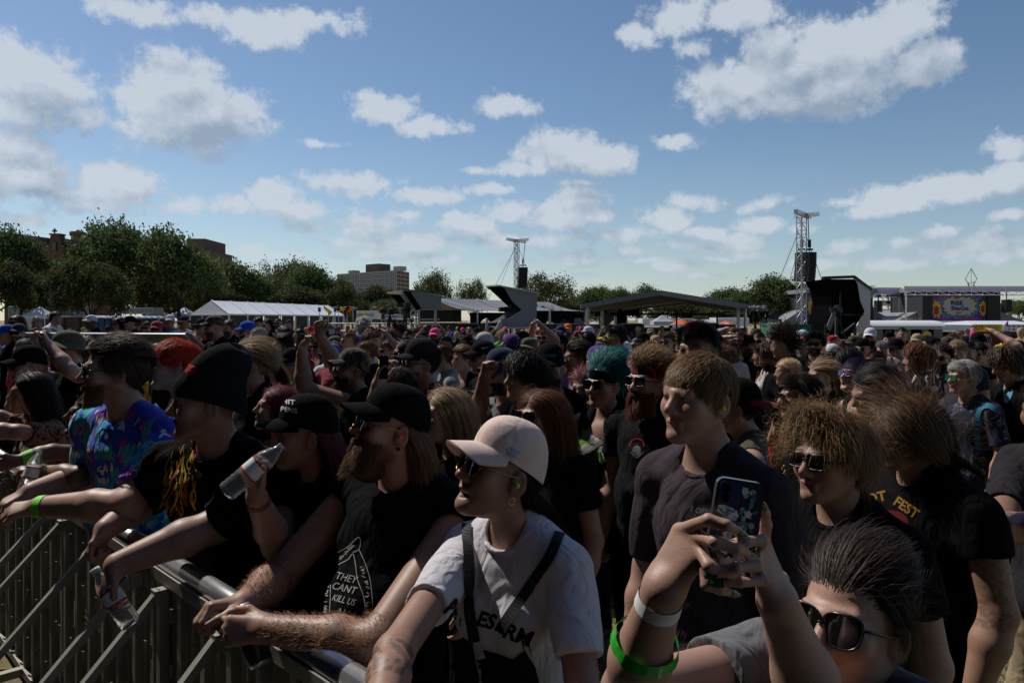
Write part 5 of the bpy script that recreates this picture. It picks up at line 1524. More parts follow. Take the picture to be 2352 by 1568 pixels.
mb = MB(); mb.plate(px3([(912, 664.5, Y0 + .1), (938, 664, Y0 - .1), (1016, 678, Y0 - .1), (1016, 680.5, Y0 - .1), (938, 668, Y0 - .1)]), (0, 1.2, 0)); mb.plate(px3([(888, 671, Y0 + 1.6), (912, 668, Y0 + 1.4), (928, 673, Y0 + 1.4), (926, 676, Y0 + 1.4), (889, 674, Y0 + 1.6)]), (0, 1.0, 0)); mb.build('roof', ALU, h0)
mb = MB(); mb.plate(px3([(897, 676, Y0 + 2.6), (918, 676, Y0 + 2.4), (952, 720, Y0 + 2.4), (930, 716, Y0 + 2.6)]), (0, .1, 0)); mb.build('inner_drape', DARK, h0); mb = MB(); mb.plate(px3([(925, 668, Y0 + .6), (942, 669, Y0 + .1), (970, 708, Y0 + .1), (955, 712, Y0 + .6)]), (0, .5, 0)); mb.build('inner_drape', DARK, h0)
mb = MB(); mb.plate(px3([(908, 742, Y0 + 1), (946, 712, Y0 + .5), (952, 738, Y0 + .4), (920, 746, Y0 + 1)]), (0, .04, 0)); mb.build('hanging_drape', DGREY, h0)
mb = MB()
for px, t in ((912, 740), (945, 712), (962, 712), (1000, 712)): p = U(px, t, Y0 + .5); mb.bar(p * (1, 1, 0), p, .05, 6)
mb.bar(U(905, 733, Y0), U(1010, 733, Y0), .035, 6); mb.bar(U(905, 744, Y0), U(1010, 744, Y0), .035, 6); mb.bar(U(930, 748, Y0), U(955, 720, Y0), .035, 6); mb.build('scaffold', STEEL, h0)
camera_rig(895, 716, Y0, 'television camera on a tripod left of the left camera hut'); camera_rig(933, 702, Y0 - .4, 'television camera high on the left camera hut')
# -- speaker towers
def lattice(px, ytop, ybase, wpx, Y, label, tb, la, guys):
 c = U(px, ytop, Y); w = wpx * Y / F / 2; zt = c[2]
 r = empty('speaker_tower', (c[0], Y, 0), label, 'tower')
 mb = MB(); cor = [(c[0] + sx * w, Y + sy * w) for sx, sy in ((-1, -1), (1, -1), (1, 1), (-1, 1))]
 ca, sa = math.cos(.5), math.sin(.5)
 cor = [(c[0] + (x - c[0]) * ca - (y - Y) * sa, Y + (x - c[0]) * sa + (y - Y) * ca) for x, y in cor]
 for x, y in cor: mb.bar((x, y, 0), (x, y, zt), .021, 6)
 n = int(zt / (2 * w * 1.1))
 for k in range(n):
  z0, z1 = zt * k / n, zt * (k + 1) / n
  for j in range(4):
   a, b = cor[j], cor[(j + 1) % 4]
   mb.bar((*a, z0), (*b, z0), .011, 4)
   if (k + j) % 2: a, b = b, a
   mb.bar((*a, z0), (*b, z1), .011, 4)
 mb.build('mast', mat('truss aluminium', (.36, .36, .38), .5, .5, metal=.3), r)
 mb = MB()
 for (x0, y0, x1, y1, d0, d1) in tb: mb.bar(U(x0, y0, Y + d0), U(x1, y1, Y + d1), .11)
 mb.build('head_beam', ALU, r)
 mb = MB()
 for x0, y0, x1, y1, d in guys: mb.bar(U(x0, y0, Y), U(x1, y1, Y + d), .012, 4)
 mb.build('guy_wire', mat('wire rope', (.12, .12, .12), .6), r)
 for (x0, y0, x1, y1, n, d, chain) in la:
  p0, p1 = U(x0, y0, Y + d), U(x1, y1, Y + d)
  lr = empty('speaker_array', p0 * (1, 1, 0) + (0, 0, p1[2]), 'column of black loudspeakers hanging beside the ' + ('near' if Y < 33 else 'far') + ' lattice tower' + (', behind its mast' if d > 0.5 else ''), 'loudspeaker', 'hanging columns of loudspeakers')
  wd = (p1[0] - p0[0]); hh = (p0[2] - p1[2]) / n
  for k in range(n):
   f = k / max(1, n - 1); mb = MB(); cz = p0[2] - hh * (k + .5); cx = (p0[0] + p1[0]) / 2 - .06 * f * f
   mb.box((cx, Y + d, cz), (wd * .96, .55, hh * .93), .15); mb.box((cx, Y + d - .29, cz), (wd * .86, .03, hh * .70), .15); mb.build('cabinet', mat('speaker black', (.010, .010, .011), .6, .3, bump=.3, bscale=80), lr)
  mb = MB(); mb.bar(U(chain[0], chain[1], Y + d), ((p0[0] + p1[0]) / 2, Y + d, p0[2]), .018, 6); mb.box(((p0[0] + p1[0]) / 2, Y + d, p0[2] + .12), (wd * .7, .2, .06)); mb.box(((p0[0] + p1[0]) / 2, Y + d, p0[2] + .35), (.10, .10, .30)); mb.build('hoist', BLACKF, lr)
lattice(1186.5, 553, 750, 8.5, 45, 'lattice speaker tower with a T shaped head over the centre camera hut', [(1164, 549, 1207, 556, -.4, .6), (1180, 553.5, 1212, 550, .5, -.8)], [(1191, 614, 1211, 662, 8, 0, (1206, 556))],
  [(1183, 567, 1150, 655, 0), (1190, 567, 1225, 650, 1), (1183, 570, 1120, 690, 2)])
lattice(1841, 495, 749, 15, 29, 'tall lattice speaker tower rising above all roofs right of the wide canopy', [(1828, 485.5, 1859, 498, -1.0, .4), (1827, 497, 1879, 491.5, .5, -.6)], [(1850, 580, 1868, 646, 10, -.1, (1856, 498)), (1833, 580, 1850, 646, 10, .8, (1842, 498))],
  [(1834, 532, 1791, 640, 1), (1848, 532, 1894, 660, 1), (1834, 570, 1815, 640, 2), (1848, 570, 1863, 640, 2)])
# -- wide open canopy
cv = empty('stage_roof', U(1520, 770, 28) * (1, 1, 0), 'wide open-fronted canopy with a shallow ridge in the middle of the photo', 'canopy')
fl, fa, fr_ = U(1334, 704.5, 27), U(1516, 673, 26), U(1720, 706, 26)
bl, ba, br = U(1400, 716, 36), U(1602, 697, 36), U(1702, 708, 33)
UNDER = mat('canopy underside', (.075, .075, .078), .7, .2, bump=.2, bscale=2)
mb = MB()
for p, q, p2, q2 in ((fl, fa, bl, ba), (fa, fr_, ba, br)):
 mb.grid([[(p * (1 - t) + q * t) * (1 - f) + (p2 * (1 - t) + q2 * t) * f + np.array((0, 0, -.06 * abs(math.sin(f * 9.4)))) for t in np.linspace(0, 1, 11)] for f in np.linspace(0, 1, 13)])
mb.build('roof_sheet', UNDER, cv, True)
mb = MB()
for p, q in ((fl, fa), (fa, fr_)): mb.plate([p + (0, -.04, -.07), q + (0, -.04, -.07), q + (0, -.04, .10), p + (0, -.04, .10)], (0, .16, 0))
for f in (.33, .66, 1):
 A, B, C = fl * (1 - f) + bl * f, fa * (1 - f) + ba * f, fr_ * (1 - f) + br * f
 for p, q in ((A, B), (B, C)): mb.bar(p - (0, 0, .10), q - (0, 0, .10), .055)
mb.build('beam', mat('weathered aluminium', (.20, .20, .21), .5, .4, metal=.3), cv)
for (x, y, Y) in ((1349, 702, 27), (1383, 710, 31), (1413, 714, 34), (1439, 717, 36), (1696, 703, 26.5), (1712, 706, 30)):
 p = U(x, y, Y); mb = MB(); mb.bar(p * (1, 1, 0), p, .06, 8); mb.build('post', STEEL, cv)
mb = MB(); mb.bar(U(1440, 721, 36), U(1712, 722, 34), .05, 8)
for x in (1554, 1647): p = U(x, 721, 35.3); mb.bar(p * (1, 1, 0), p + (0, 0, .12), .045, 6); mb.box(p, (.16, .16, .16))
mb.build('rear_pipe', DGREY, cv)
def ragged(px0, px1, py, drop, Y, name, m, n, parent, seed):
 r = np.random.RandomState(seed); mb = MB()
 for k in range(n):
  x = px0 + (px1 - px0) * (k + r.rand() * .5) / n; L = drop * r.uniform(.4, 1.1)
  top = U(x, py + r.uniform(-1, 2), Y + r.uniform(-.3, .3)); bot = U(x + r.uniform(-3, 3), py + L, Y)
  pts = [top + (bot - top) * t + np.array((.05 * r.normal(), .06 * r.normal(), 0)) for t in np.linspace(0, 1, 5)]
  w_ = (px1 - px0) / n * Y / F
  mb.tube(pts, [w_ * .5, w_ * .75, w_ * .6, w_ * .5, w_ * .1], 6)
 mb.build(name, m, parent, True)
ragged(1362, 1472, 712, 17, 33, 'gathered_drape', DARK, 16, cv, 2)
ragged(1722, 1762, 708, 34, 26.5, 'gathered_drape', DARK, 15, cv, 5)
ragged(1716, 1762, 703, 14, 26.0, 'bundled_tarpaulin', LGREY, 9, cv, 8)
mb = MB(); mb.bar(U(1718, 706, 26), U(1764, 712, 26), .06, 6); mb.grid([[U(1393 + 22 * k / 6 - i * 3.4, 714 + i * 7.2, 33) + np.array((0, .08 * math.sin(k * 2.2), 0)) for k in range(7)] for i in range(6)]); mb.build('tied_drape', GREYT, cv, True)
mb = MB(); mb.grid([[U(1415 + 24 * k / 6, 712 + i * 8, 34.5) + np.array((0, .1 * math.sin(k * 2.2), 0)) for k in range(7)] for i in range(6)]); mb.build('hanging_drape', DARK, cv, True)
def boxes(label, x0, y0, x1, y1, Y, m, name='equipment_case', cat='case'):
 a, b = U(x0, y1, Y), U(x1, y0, Y); r = empty(name, ((a[0] + b[0]) / 2, Y, 0), label, cat)
 mb = MB(); mb.box(((a[0] + b[0]) / 2, Y + .4, b[2] / 2), (b[0] - a[0], .8, b[2])); mb.build('case', m, r)
 mb = MB()
 for z in (b[2] - .02, b[2] * .5): mb.bar((a[0], Y - .015, z), (b[0], Y - .015, z), .02)
 mb.build('edging', STEEL, r)
boxes('black equipment case under the centre stage roof', 1142 - 90, 742, 1098, 760, 33, BLACKF)
boxes('black stack of cases under the left of the wide canopy', 1430, 742, 1475, 765, 29, BLACKF); boxes('long black riser at the back of the wide canopy', 1480, 752, 1640, 772, 30, BLACKF, 'riser', 'platform')
boxes('tall black case under the right of the wide canopy', 1600, 741, 1650, 762, 31, BLACKF); boxes('black case beside the right post of the wide canopy', 1652, 744, 1690, 764, 30, BLACKF)
boxes('dark screened fence panel under the low stage roof', 955, 741, 1135, 768, 48, DGREY, 'fence_panel', 'fence'); boxes('dark screened fence panel under the wide canopy', 1335, 744, 1480, 768, 47, DGREY, 'fence_panel', 'fence')
boxes('dark screened fence panel behind the crumpled tarpaulin', 1240, 743, 1330, 765, 40, DGREY, 'fence_panel', 'fence')
# -- black camera hut on the right
h2 = empty('camera_hut', U(1945, 770, 21) * (1, 1, 0), 'tall black camera hut with a white right side in front of the screens', 'platform')
Yb = 21.0
mb = MB()
mb.plate(px3([(1894, 641, Yb + .1), (1961, 641, Yb), (1969, 645, Yb + .1), (1975, 690, Yb + .2), (1986, 714, Yb + .3), (1966, 748, Yb + .2), (1966, 765, Yb + .2), (1894, 765, Yb + 1.2), (1899, 741, Yb + .9), (1912, 700, Yb + .5), (1904, 660, Yb + .3)]), (0, 1.4, 0)); mb.build('inner_drape', DARK, h2)
mb = MB(); rows = []
prof = [(1961, 637, 2000, 664.5), (1970, 652, 2000, 676), (1976, 690, 1999.5, 700), (1986, 714, 1999, 722), (1972, 738, 1998.5, 742), (1966, 764, 1998, 766)]
for (x0, y0, x1, y1) in prof: rows.append([U(x0 + (x1 - x0) * t, y0 + (y1 - y0) * t, Yb - .05 + 2.2 * t) + np.array((0, 0, .02 * math.sin(t * 12 + y0))) for t in np.linspace(0, 1, 9)])
mb.grid(rows); mb.build('side_sheet', mat('white side cloth', (.34, .34, .35), .7, .2, bump=.3, bscale=2.0), h2, True)
mb = MB(); mb.bar(U(1890, 638, Yb), U(1962, 635.5, Yb), .055); mb.bar(U(1962, 636, Yb), U(2001, 665, Yb + 2.2), .05); mb.bar(U(1890, 639, Yb), U(1935, 652, Yb + 1.5), .05); mb.build('roof_beam', DGREY, h2)
mb = MB(); mb.plate(px3([(1898, 752, Yb - .1), (1918, 702, Yb - .05), (1926, 705, Yb), (1906, 760, Yb)]), (0, .03, 0)); mb.build('tied_drape', LGREY, h2)
mb = MB(); mb.bar(U(1934, 766, Yb - .4), U(1962, 744, Yb - .4), .035, 6); p = U(1963, 740, Yb - .4); mb.bar(p * (1, 1, 0), p, .035, 6); p = U(1896, 744, Yb - .2); mb.bar(p * (1, 1, 0), p, .035, 6); mb.bar(U(1930, 672, Yb - .1), U(1931, 762, Yb - .1), .03, 6); mb.bar(U(1925, 723, Yb - .1), U(1984, 723, Yb - .1), .02, 6)
mb.box(U(1935, 766, Yb) * (1, 1, 0) + (0, .4, .75), (.95, 1.2, .12)); mb.build('scaffold', BLACKF, h2)
camera_rig(1921, 712, Yb - .4, 'television camera on a crane arm at the mouth of the black hut', .55)
# -- main stages with painted screens, far right
def mural_mat(nm, seed, cols):
 def f(t, P):
  nz = t.n('ShaderNodeTexNoise', i={'Vector': P, 'Scale': .7, 'Detail': 2.0}).outputs['Color']
  Q = t.v('MULTIPLY_ADD', t.v('SUBTRACT', nz, (.5, .5, .5)), (1.6, 1.6, 1.6), t.v('ADD', P, (seed, 0, seed)))
  return t.ramp(t.noise(Q, .8, 3, .6), [(.22 + .56 * k / (len(cols) - 1), c) for k, c in enumerate(cols)])
 return pattern_mat(nm, f, .6)
def stage(label, frame, screen, mur, cloud, words, Y, wings):
 r = empty('stage', U((frame[0] + frame[2]) / 2, 770, Y) * (1, 1, 0), label, 'stage')
 a, b = U(frame[0], frame[3], Y), U(frame[2], frame[1], Y); sa, sb = U(screen[0], screen[3], Y), U(screen[2], screen[1], Y)
 mb = MB(); mb.box(((a[0] + sa[0]) / 2, Y + 3, b[2] / 2), (sa[0] - a[0], 6, b[2])); mb.box(((b[0] + sb[0]) / 2, Y + 3, b[2] / 2), (b[0] - sb[0], 6, b[2])); mb.box(((a[0] + b[0]) / 2, Y + 6, b[2] / 2), (b[0] - a[0], .3, b[2])); mb.build('side_wing', DGREY, r)
 mb = MB(); mb.box(((a[0] + b[0]) / 2, Y + 2.8, b[2] + .15), (b[0] - a[0] + .6, 6.4, .4)); mb.build('roof', LGREY, r)
 mb = MB(); mb.box(((sa[0] + sb[0]) / 2, Y + .4, (sa[2] + sb[2]) / 2), (sb[0] - sa[0], .1, sb[2] - sa[2])); sc_ = mb.build('screen', mur, r)
 for outline, m, lift in cloud:
  mb = MB(); mb.add([U(x, y, Y + .34 - lift) for x, y in outline], [tuple(range(len(outline)))[::-1]]); mb.build('mural_shape', m, sc_)
 for wd, x, y, sz, m, st in words: text_on_plane('lettering', wd, U(x, y, Y + .29), (1, 0, 0), (0, 0, 1), sz * Y / F, m, sc_, .035, .004, st)
 for w in wings: mb = MB(); mb.plate(px3([(x, y, Y + 1) for x, y in w]), (0, 8, 0)); mb.build('wing_tent', LGREY, r)
 return r
def spiky(cx, cy, rx, ry, n, amp, seed):
 r = np.random.RandomState(seed); o = []
 for k in range(n):
  a = 2 * math.pi * k / n; f = 1 + amp * (1 if k % 2 else -.4) * r.uniform(.4, 1.2)
  o.append((cx + rx * f * math.copysign(abs(math.cos(a)) ** .7, math.cos(a)), cy + ry * f * math.copysign(abs(math.sin(a)) ** .7, math.sin(a))))
 return o
mc = lambda nm, c: mat('mural ' + nm, c, .6, .2)
PAPER, INK, YEL, CY, MAG, RED = mc('paper', (.40, .40, .44)), mc('ink', (.02, .015, .05)), mc('yellow', (.55, .40, .06)), mc('sky blue', (.05, .22, .42)), mc('magenta', (.30, .05, .22)), mc('red', (.40, .03, .04))
MUR1 = mural_mat('mural paint one', 3.0, [(.02, .08, .30), (.10, .04, .22), (.28, .06, .22), (.03, .16, .36), (.02, .02, .07)])
stage('right hand main stage with a painted Rise Stage screen', (2119, 668, 2298, 740), (2142, 674, 2269, 739), MUR1,
   [(spiky(2204, 704, 43, 25, 34, .16, 1), CY, .004), (spiky(2204, 703, 38, 22, 30, .16, 2), INK, .008), (spiky(2204, 703, 36, 20.5, 30, .15, 3), YEL, .012), (spiky(2204, 703, 33, 18, 30, .13, 4), PAPER, .016),
    (spiky(2152, 710, 9, 17, 16, .35, 5), YEL, .006), (spiky(2151, 713, 6, 10, 12, .25, 6), RED, .010), (spiky(2258, 708, 9, 20, 20, .35, 7), INK, .006), (spiky(2258, 708, 7, 16, 20, .4, 9), YEL, .009), (spiky(2257, 709, 4, 8, 12, .3, 8), RED, .012), (spiky(2235, 733, 14, 4, 14, .4, 10), MAG, .008), (spiky(2175, 680, 14, 3, 14, .4, 11), MAG, .008)],
   [('RIOT', 2198, 685, 3.6, RED, 1.3), ('RiSE', 2198, 696, 10, INK, 1.15), ('StaGe', 2205, 708, 9.5, INK, 1.25), ('FEST', 2203, 718.5, 3.8, RED, 1.3)], 72,
   [[(2056, 739), (2119, 711), (2119, 745), (2056, 745)], [(2280, 745), (2280, 709), (2352, 737), (2420, 745)]])
MUR2 = mural_mat('mural paint two', 9.0, [(.06, .10, .36), (.22, .05, .30), (.10, .18, .40), (.30, .06, .20), (.03, .03, .12)])
r_ = stage('left hand main stage with a partly hidden Razor Stage screen', (1850, 672, 2005, 741), (1855, 677, 1995, 724), MUR2,
   [(spiky(1920, 700, 47, 19, 30, .16, 12), RED, .004), (spiky(1920, 700, 43, 17, 30, .15, 13), PAPER, .008), (spiky(1867, 703, 11, 17, 16, .3, 14), YEL, .006), (spiky(1868, 707, 6, 10, 12, .25, 15), RED, .010)],
   [('RAZOR', 1914, 696, 11, INK, 1.1), ('StaGe', 1920, 709, 9, INK, 1.2), ('FEST', 1918, 719, 3.6, RED, 1.3)], 76, [[(1793, 742), (1850, 706), (1850, 746), (1793, 746)], [(2006, 746), (2006, 712), (2062, 740), (2062, 746)]])
mb = MB(); a, b = U(1846, 744, 75.5), U(1990, 727, 75.5); mb.box(((a[0] + b[0]) / 2, 75.6, (a[2] + b[2]) / 2), (b[0] - a[0], .2, b[2] - a[2])); mb.build('skirt', mat('purple skirt', (.045, .03, .19), .7), r_)
text_on_plane('lettering', 'GHOST', U(1873, 727, 75.3), (1, .0, .12), (-.1, 0, 1), 5 * 76 / F, PAPER, r_, .04)
def banner_truss(x0, y0, x1, y1, Y, label):
 r = empty('banner_truss', U((x0 + x1) / 2, y1, Y), label, 'truss'); mb = MB()
 a, b, c, d = U(x0, y0, Y), U(x1, y0, Y), U(x0, y1, Y), U(x1, y1, Y); e, f = c + (0, 0, -.35), d + (0, 0, -.35)
 for p, q in ((a, b), (c, d), (e, f)): mb.bar(p, q, .05, 6)
 n = int((b[0] - a[0]) / 1.0)
 for k in range(n + 1):
  t = k / n; mb.bar(c + (d - c) * t, e + (f - e) * t, .03, 4)
  if k < n: mb.bar(c + (d - c) * t, e + (f - e) * (t + 1 / n), .03, 4)
  if k % 3 == 0: mb.bar(a + (b - a) * t, c + (d - c) * t, .05, 4)
 mb.build('truss', ALU, r)
 mb = MB(); mb.plate([c + (0, .1, .05), d + (0, .1, .05), b + (0, .1, -.05), a + (0, .1, -.05)], (0, .03, 0))
 mb.build('banner', mural_mat('banner cloth', 5.5, [(.40, .48, .70), (.60, .46, .66), (.64, .50, .62), (.40, .54, .72), (.54, .48, .68)]), r)
 for x in (x0 + 4, x1 - 4): p = U(x, y1, Y + .4); mb = MB(); mb.bar(p * (1, 1, 0), p, .09, 6); mb.build('leg', ALU, r)
banner_truss(2077, 658, 2360, 669, 71, 'long painted banner on a truss above the right hand stage'); banner_truss(1988, 661, 2070, 675, 76, 'short painted banner on a truss right of the black hut'); banner_truss(1846, 663, 1900, 671, 77, 'pale banner on a truss behind the tall tower')
def array_only(x0, y0, x1, y1, n, Y, label, top):
 p0, p1 = U(x0, y0, Y), U(x1, y1, Y); lr = empty('speaker_array', ((p0[0] + p1[0]) / 2, Y, p1[2]), label, 'loudspeaker', 'hanging columns of loudspeakers'); hh = (p0[2] - p1[2]) / n
 for k in range(n): mb = MB(); mb.box(((p0[0] + p1[0]) / 2, Y, p0[2] - hh * (k + .5)), (p1[0] - p0[0], .7, hh * .93)); mb.build('cabinet', mat('speaker black', (.010, .010, .011)), lr)
 mb = MB(); mb.bar(((p0[0] + p1[0]) / 2, Y, p0[2]), (p0[0] * .5 + p1[0] * .5, Y, U(0, top, Y)[2]), .05, 6); mb.build('hoist', BLACKF, lr)
array_only(2305, 688, 2319, 716, 9, 70, 'column of loudspeakers hanging at the right edge of the right hand stage', 671); array_only(2011, 690, 2023, 717, 9, 72, 'column of loudspeakers hanging between the two far stages', 676)
p = U(2230.5, 658, 95); r_ = empty('radio_mast', (p[0], 95, 0), 'spindly mast with a diamond frame above the right hand stage', 'mast')
mb = MB(); zt = U(0, 617, 95)[2]; mb.bar((p[0], 95, 0), (p[0], 95, zt), .07, 6, .03)
zc = U(0, 640, 95)[2]; hz_ = .75
for s_ in (-1, 1):
 for k in (-1, 1): mb.bar((p[0], 95, zc + k * 1.3), (p[0] + s_ * hz_, 95, zc), .05, 4)
for s_ in (-1, 1): mb.bar((p[0] + s_ * .5, 95, 0), (p[0] + s_ * .35, 95, U(0, 648, 95)[2]), .07, 4)
for k in range(12): z = 6 * k / 11 + .5; mb.bar((p[0] - .45, 95, z), (p[0] + .45, 95, z + .4), .04, 4)
mb.build('mast', mat('mast steel', (.35, .30, .28), .6), r_)
for px, yt, yb, Y, lb in ((2106, 681, 740, 110, 'floodlight pole with two rows of lamps between the far stages'), (2053, 680, 740, 85, 'short lattice lighting tower between the far stages')):
 c = U(px, yt, Y); r_ = empty('floodlight_pole', (c[0], Y, 0), lb, 'light pole'); mb = MB(); mb.bar((c[0], Y, 0), c, .12, 6)
 if px < 2100:
  for s_ in (-.6, .6): mb.bar((c[0] + s_, Y, 0), (c[0] + s_, Y, c[2]), .06, 4)
  for k in range(12): z = c[2] * k / 12; mb.bar((c[0] - .6, Y, z), (c[0] + .6, Y, z + c[2] / 12), .04, 4)
 for dz in (0, -.7): mb.bar(c + (-1.9, 0, dz), c + (1.9, 0, dz), .05, 4)
 mb.build('pole', mat('mast steel', (.35, .30, .28)), r_); mb = MB()
 for dz in (0, -.7):
  for k in range(4): mb.box(c + (-1.8 + k * 1.2, 0, dz), (.5, .4, .35))
 mb.build('lamp', BLACKF, r_)
wh = empty('ferris_wheel', U(1975, 770, 100) * (1, 1, 0), 'curved edge of a fairground wheel showing behind the black hut', 'ride')
ctr = U(1975, 735, 100); Rw = U(1975, 655, 100)[2] - ctr[2]
mb = MB()
for dy in (0, 1.2): mb.tube([ctr + np.array((math.sin(t) * Rw, dy, math.cos(t) * Rw)) for t in np.linspace(0, 2 * math.pi, 48, endpoint=False)], .06, 5, True)
for k in range(12): t = k * math.pi / 6; mb.bar(ctr + (0, .6, 0), ctr + np.array((math.sin(t) * Rw, .6, math.cos(t) * Rw)), .05, 4)
for s_ in (-2, 2): mb.bar(ctr + (s_, .6, -ctr[2]), ctr + (0, .6, 0), .12, 6)
mb.build('wheel', mat('mast steel', (.35, .30, .28)), wh)
for k in range(12):
 t = k * math.pi / 6 + .3; c = ctr + np.array((math.sin(t) * Rw, .6, math.cos(t) * Rw - .9))
 if c[2] < 1: continue
 mb = MB(); mb.box(c, (1.4, 1.0, .7)); mb.box(c + (0, 0, 1.0), (1.5, 1.1, .08)); mb.bar(c + (.6, 0, 0), c + (.6, 0, 1), .03, 4); mb.bar(c + (-.6, 0, 0), c + (-.6, 0, 1), .03, 4); mb.build('gondola', PALE, wh)
# -- vehicles and stalls in front of the stages
GREEN = mat('generator green', (.010, .20, .085), .45, .4)
g_ = empty('generator', U(1821, 770, 22) * (1, 1, 0), 'large green generator box at the foot of the tall lattice tower', 'generator')
a, b = U(1780, 776, 22), U(1862, 749, 22)
mb = MB(); mb.box(((a[0] + b[0]) / 2, 22.6, (b[2] + .25) / 2), (b[0] - a[0], 1.2, b[2] - .25)); mb.build('housing', GREEN, g_)
mb = MB(); mb.box(((a[0] + b[0]) / 2, 22.6, b[2] + .03), (b[0] - a[0] + .04, 1.24, .06)); mb.box(((a[0] + b[0]) / 2, 22.6, .13), (b[0] - a[0], 1.1, .24)); mb.build('lid', mat('generator dark green', (.008, .13, .06), .5), g_)
mb = MB()
for k in (.32, .55, .78): x = a[0] + (b[0] - a[0]) * k; mb.box((x, 21.985, b[2] * .55), (.20, .02, .12)); mb.bar((x + .16, 21.985, .3), (x + .16, 21.985, b[2] - .05), .008)
mb.build('hatch', BLACKF, g_)
mb = MB(); c = U(1791, 755, 21.98); mb.add([c + np.array((math.cos(t), 0, math.sin(t))) * .045 for t in np.linspace(0, 6.28, 12, endpoint=False)], [tuple(range(12))]); mb.build('emblem', YEL, g_)
text_on_plane('lettering', 'SUNBELT', U(1791, 760, 21.975), (1, 0, 0), (0, 0, 1), .035, PALE, g_)
r_, a_, b_ = trailer(2095, 737, 2232, 762, 50, mat('white trailer', (.60, .60, .61), .5, .3, vary=.05, vscale=.4), 'long white semi trailer in front of the right hand stage', 'semi_trailer', 'trailer')
tr = empty('truck', U(2075, 770, 50) * (1, 1, 0), 'white truck cab in front of the long white trailer', 'truck')
mb = MB(); prof = [(2038, 748), (2041, 744), (2054, 742), (2060, 737), (2072, 735.5), (2080, 736), (2080, 762), (2038, 762)]
mb.plate(px3([(x, y, 50) for x, y in prof]), (0, 2.3, 0)); mb.build('cab', mat('white trailer', (.6, .6, .61)), tr)
mb = MB(); mb.plate(px3([(2062, 739, 49.97), (2070, 738.5, 49.97), (2070, 743, 49.97), (2058, 743, 49.97)]), (0, .02, 0)); mb.build('window', WIN, tr)
for x in (2046, 2072): mb = MB(); p = U(x, 735, 50); mb.bar((p[0], 50.1, .5), (p[0], 50.4, .5), .5, 16); mb.build('wheel', mat('tyre', (.02, .02, .02)), tr)
mb = MB(); mb.plate(px3([(2073, 741, 49.9), (2078, 735, 49.9), (2092, 737, 49.9), (2092, 745, 49.9), (2080, 745, 49.9)]), (0, .4, 0)); mb.build('fairing', GREEN, tr)
bus = empty('food_trailer', U(2082, 770, 40) * (1, 1, 0), 'silver food trailer with a row of windows and small roof lettering', 'trailer')
a, b = U(2002, 771, 40), U(2164, 746, 40)
mb = MB(); mb.box(((a[0] + b[0]) / 2, 41.2, (b[2] + .5) / 2), (b[0] - a[0], 2.4, b[2] - .5)); mb.build('body', mat('brushed trailer metal', (.33, .33, .34), .45, .4, metal=.4), bus)
mb = MB(); mb.grid([[((a[0] - .1) * (1 - t) + (b[0] + .1) * t, 41.2 - 1.35 * math.cos(s_), b[2] - .06 + .30 * math.sin(s_)) for t in (0, 1)] for s_ in np.linspace(0, math.pi, 9)]); mb.plate([(a[0] - .1, 41.2 - 1.35 * math.cos(s_), b[2] - .06 + .3 * math.sin(s_)) for s_ in np.linspace(0, math.pi, 9)], (.03, 0, 0)); mb.build('roof', mat('pale roof', (.6, .6, .6), .5), bus, True)
for k, (f, w_) in enumerate(((.08, .9), (.20, .35), (.27, .35), (.44, 1.8), (.60, .35), (.66, .35), (.77, .8), (.90, .8))):
 mb = MB(); x = a[0] + (b[0] - a[0]) * f; mb.box((x, 39.99, b[2] - .55), (w_, .04, .62)); mb.build('window', WIN, bus)
for k, f in enumerate((.37, .78)): mb = MB(); x = a[0] + (b[0] - a[0]) * f; mb.bar((x, 39.95, b[2] - .6), (x, 39.985, b[2] - .6), .26, 18); mb.build('round_sign', PALE if k == 0 else YEL, bus)
text_on_plane('lettering', 'MOUSE . SLIDER CO.', ((a[0] + b[0]) / 2 - .3, 39.9, b[2] + .33), (1, 0, 0), (0, 0, 1), .13, PALE, bus, .02, .004, 1.3)
for f in (.2, .8): mb = MB(); x = a[0] + (b[0] - a[0]) * f; mb.bar((x, 40.1, .45), (x, 40.4, .45), .45, 16); mb.build('wheel', mat('tyre', (.02, .02, .02)), bus)
ft = empty('food_tent', U(2300, 770, 42) * (1, 1, 0), 'white food tent with yellow and white menu banners at the right edge', 'tent')
a, b = U(2232, 749, 41), U(2400, 749, 41); ze_, zt = U(0, 746, 41)[2], U(0, 736.5, 44)[2]
mb = MB(); mb.grid([[(a[0], 41, ze_), (b[0], 41, ze_)], [(a[0] + 1.3, 43.5, zt), (b[0], 43.5, zt)]]); mb.grid([[(a[0] + 1.3, 43.5, zt), (b[0], 43.5, zt)], [(a[0], 46, ze_), (b[0], 46, ze_)]]); mb.add([(a[0], 41, ze_), (a[0] + 1.3, 43.5, zt), (a[0], 46, ze_)], [(0, 1, 2)]); mb.build('canopy', WHITE, ft)
mb = MB(); 
for x in (a[0], a[0] + 1.7, a[0] + 3.4): mb.bar((x, 41, 0), (x, 41, ze_), .04, 6)
mb.build('pole', ALU, ft)
mb = MB(); mb.box((a[0] + .85, 40.95, ze_ - .17), (1.62, .03, .40)); y1 = mb.build('menu_banner', mat('yellow banner', (.62, .45, .04), .7), ft)
text_on_plane('lettering', 'HOT', (a[0] + .28, 40.92, ze_ - .17), (1, 0, 0), (0, 0, 1), .24, RED, y1, .04)
mb = MB()
for k in range(3): mb.box((a[0] + 1.1, 40.92, ze_ - .07 - k * .10), (.75, .01, .03))
mb.build('menu_lines', INK, y1)
mb = MB(); mb.box((a[0] + 3.3, 40.95, ze_ - .17), (3.1, .03, .40)); y2 = mb.build('menu_banner', mat('white banner', (.6, .6, .58), .7), ft)
mb = MB()
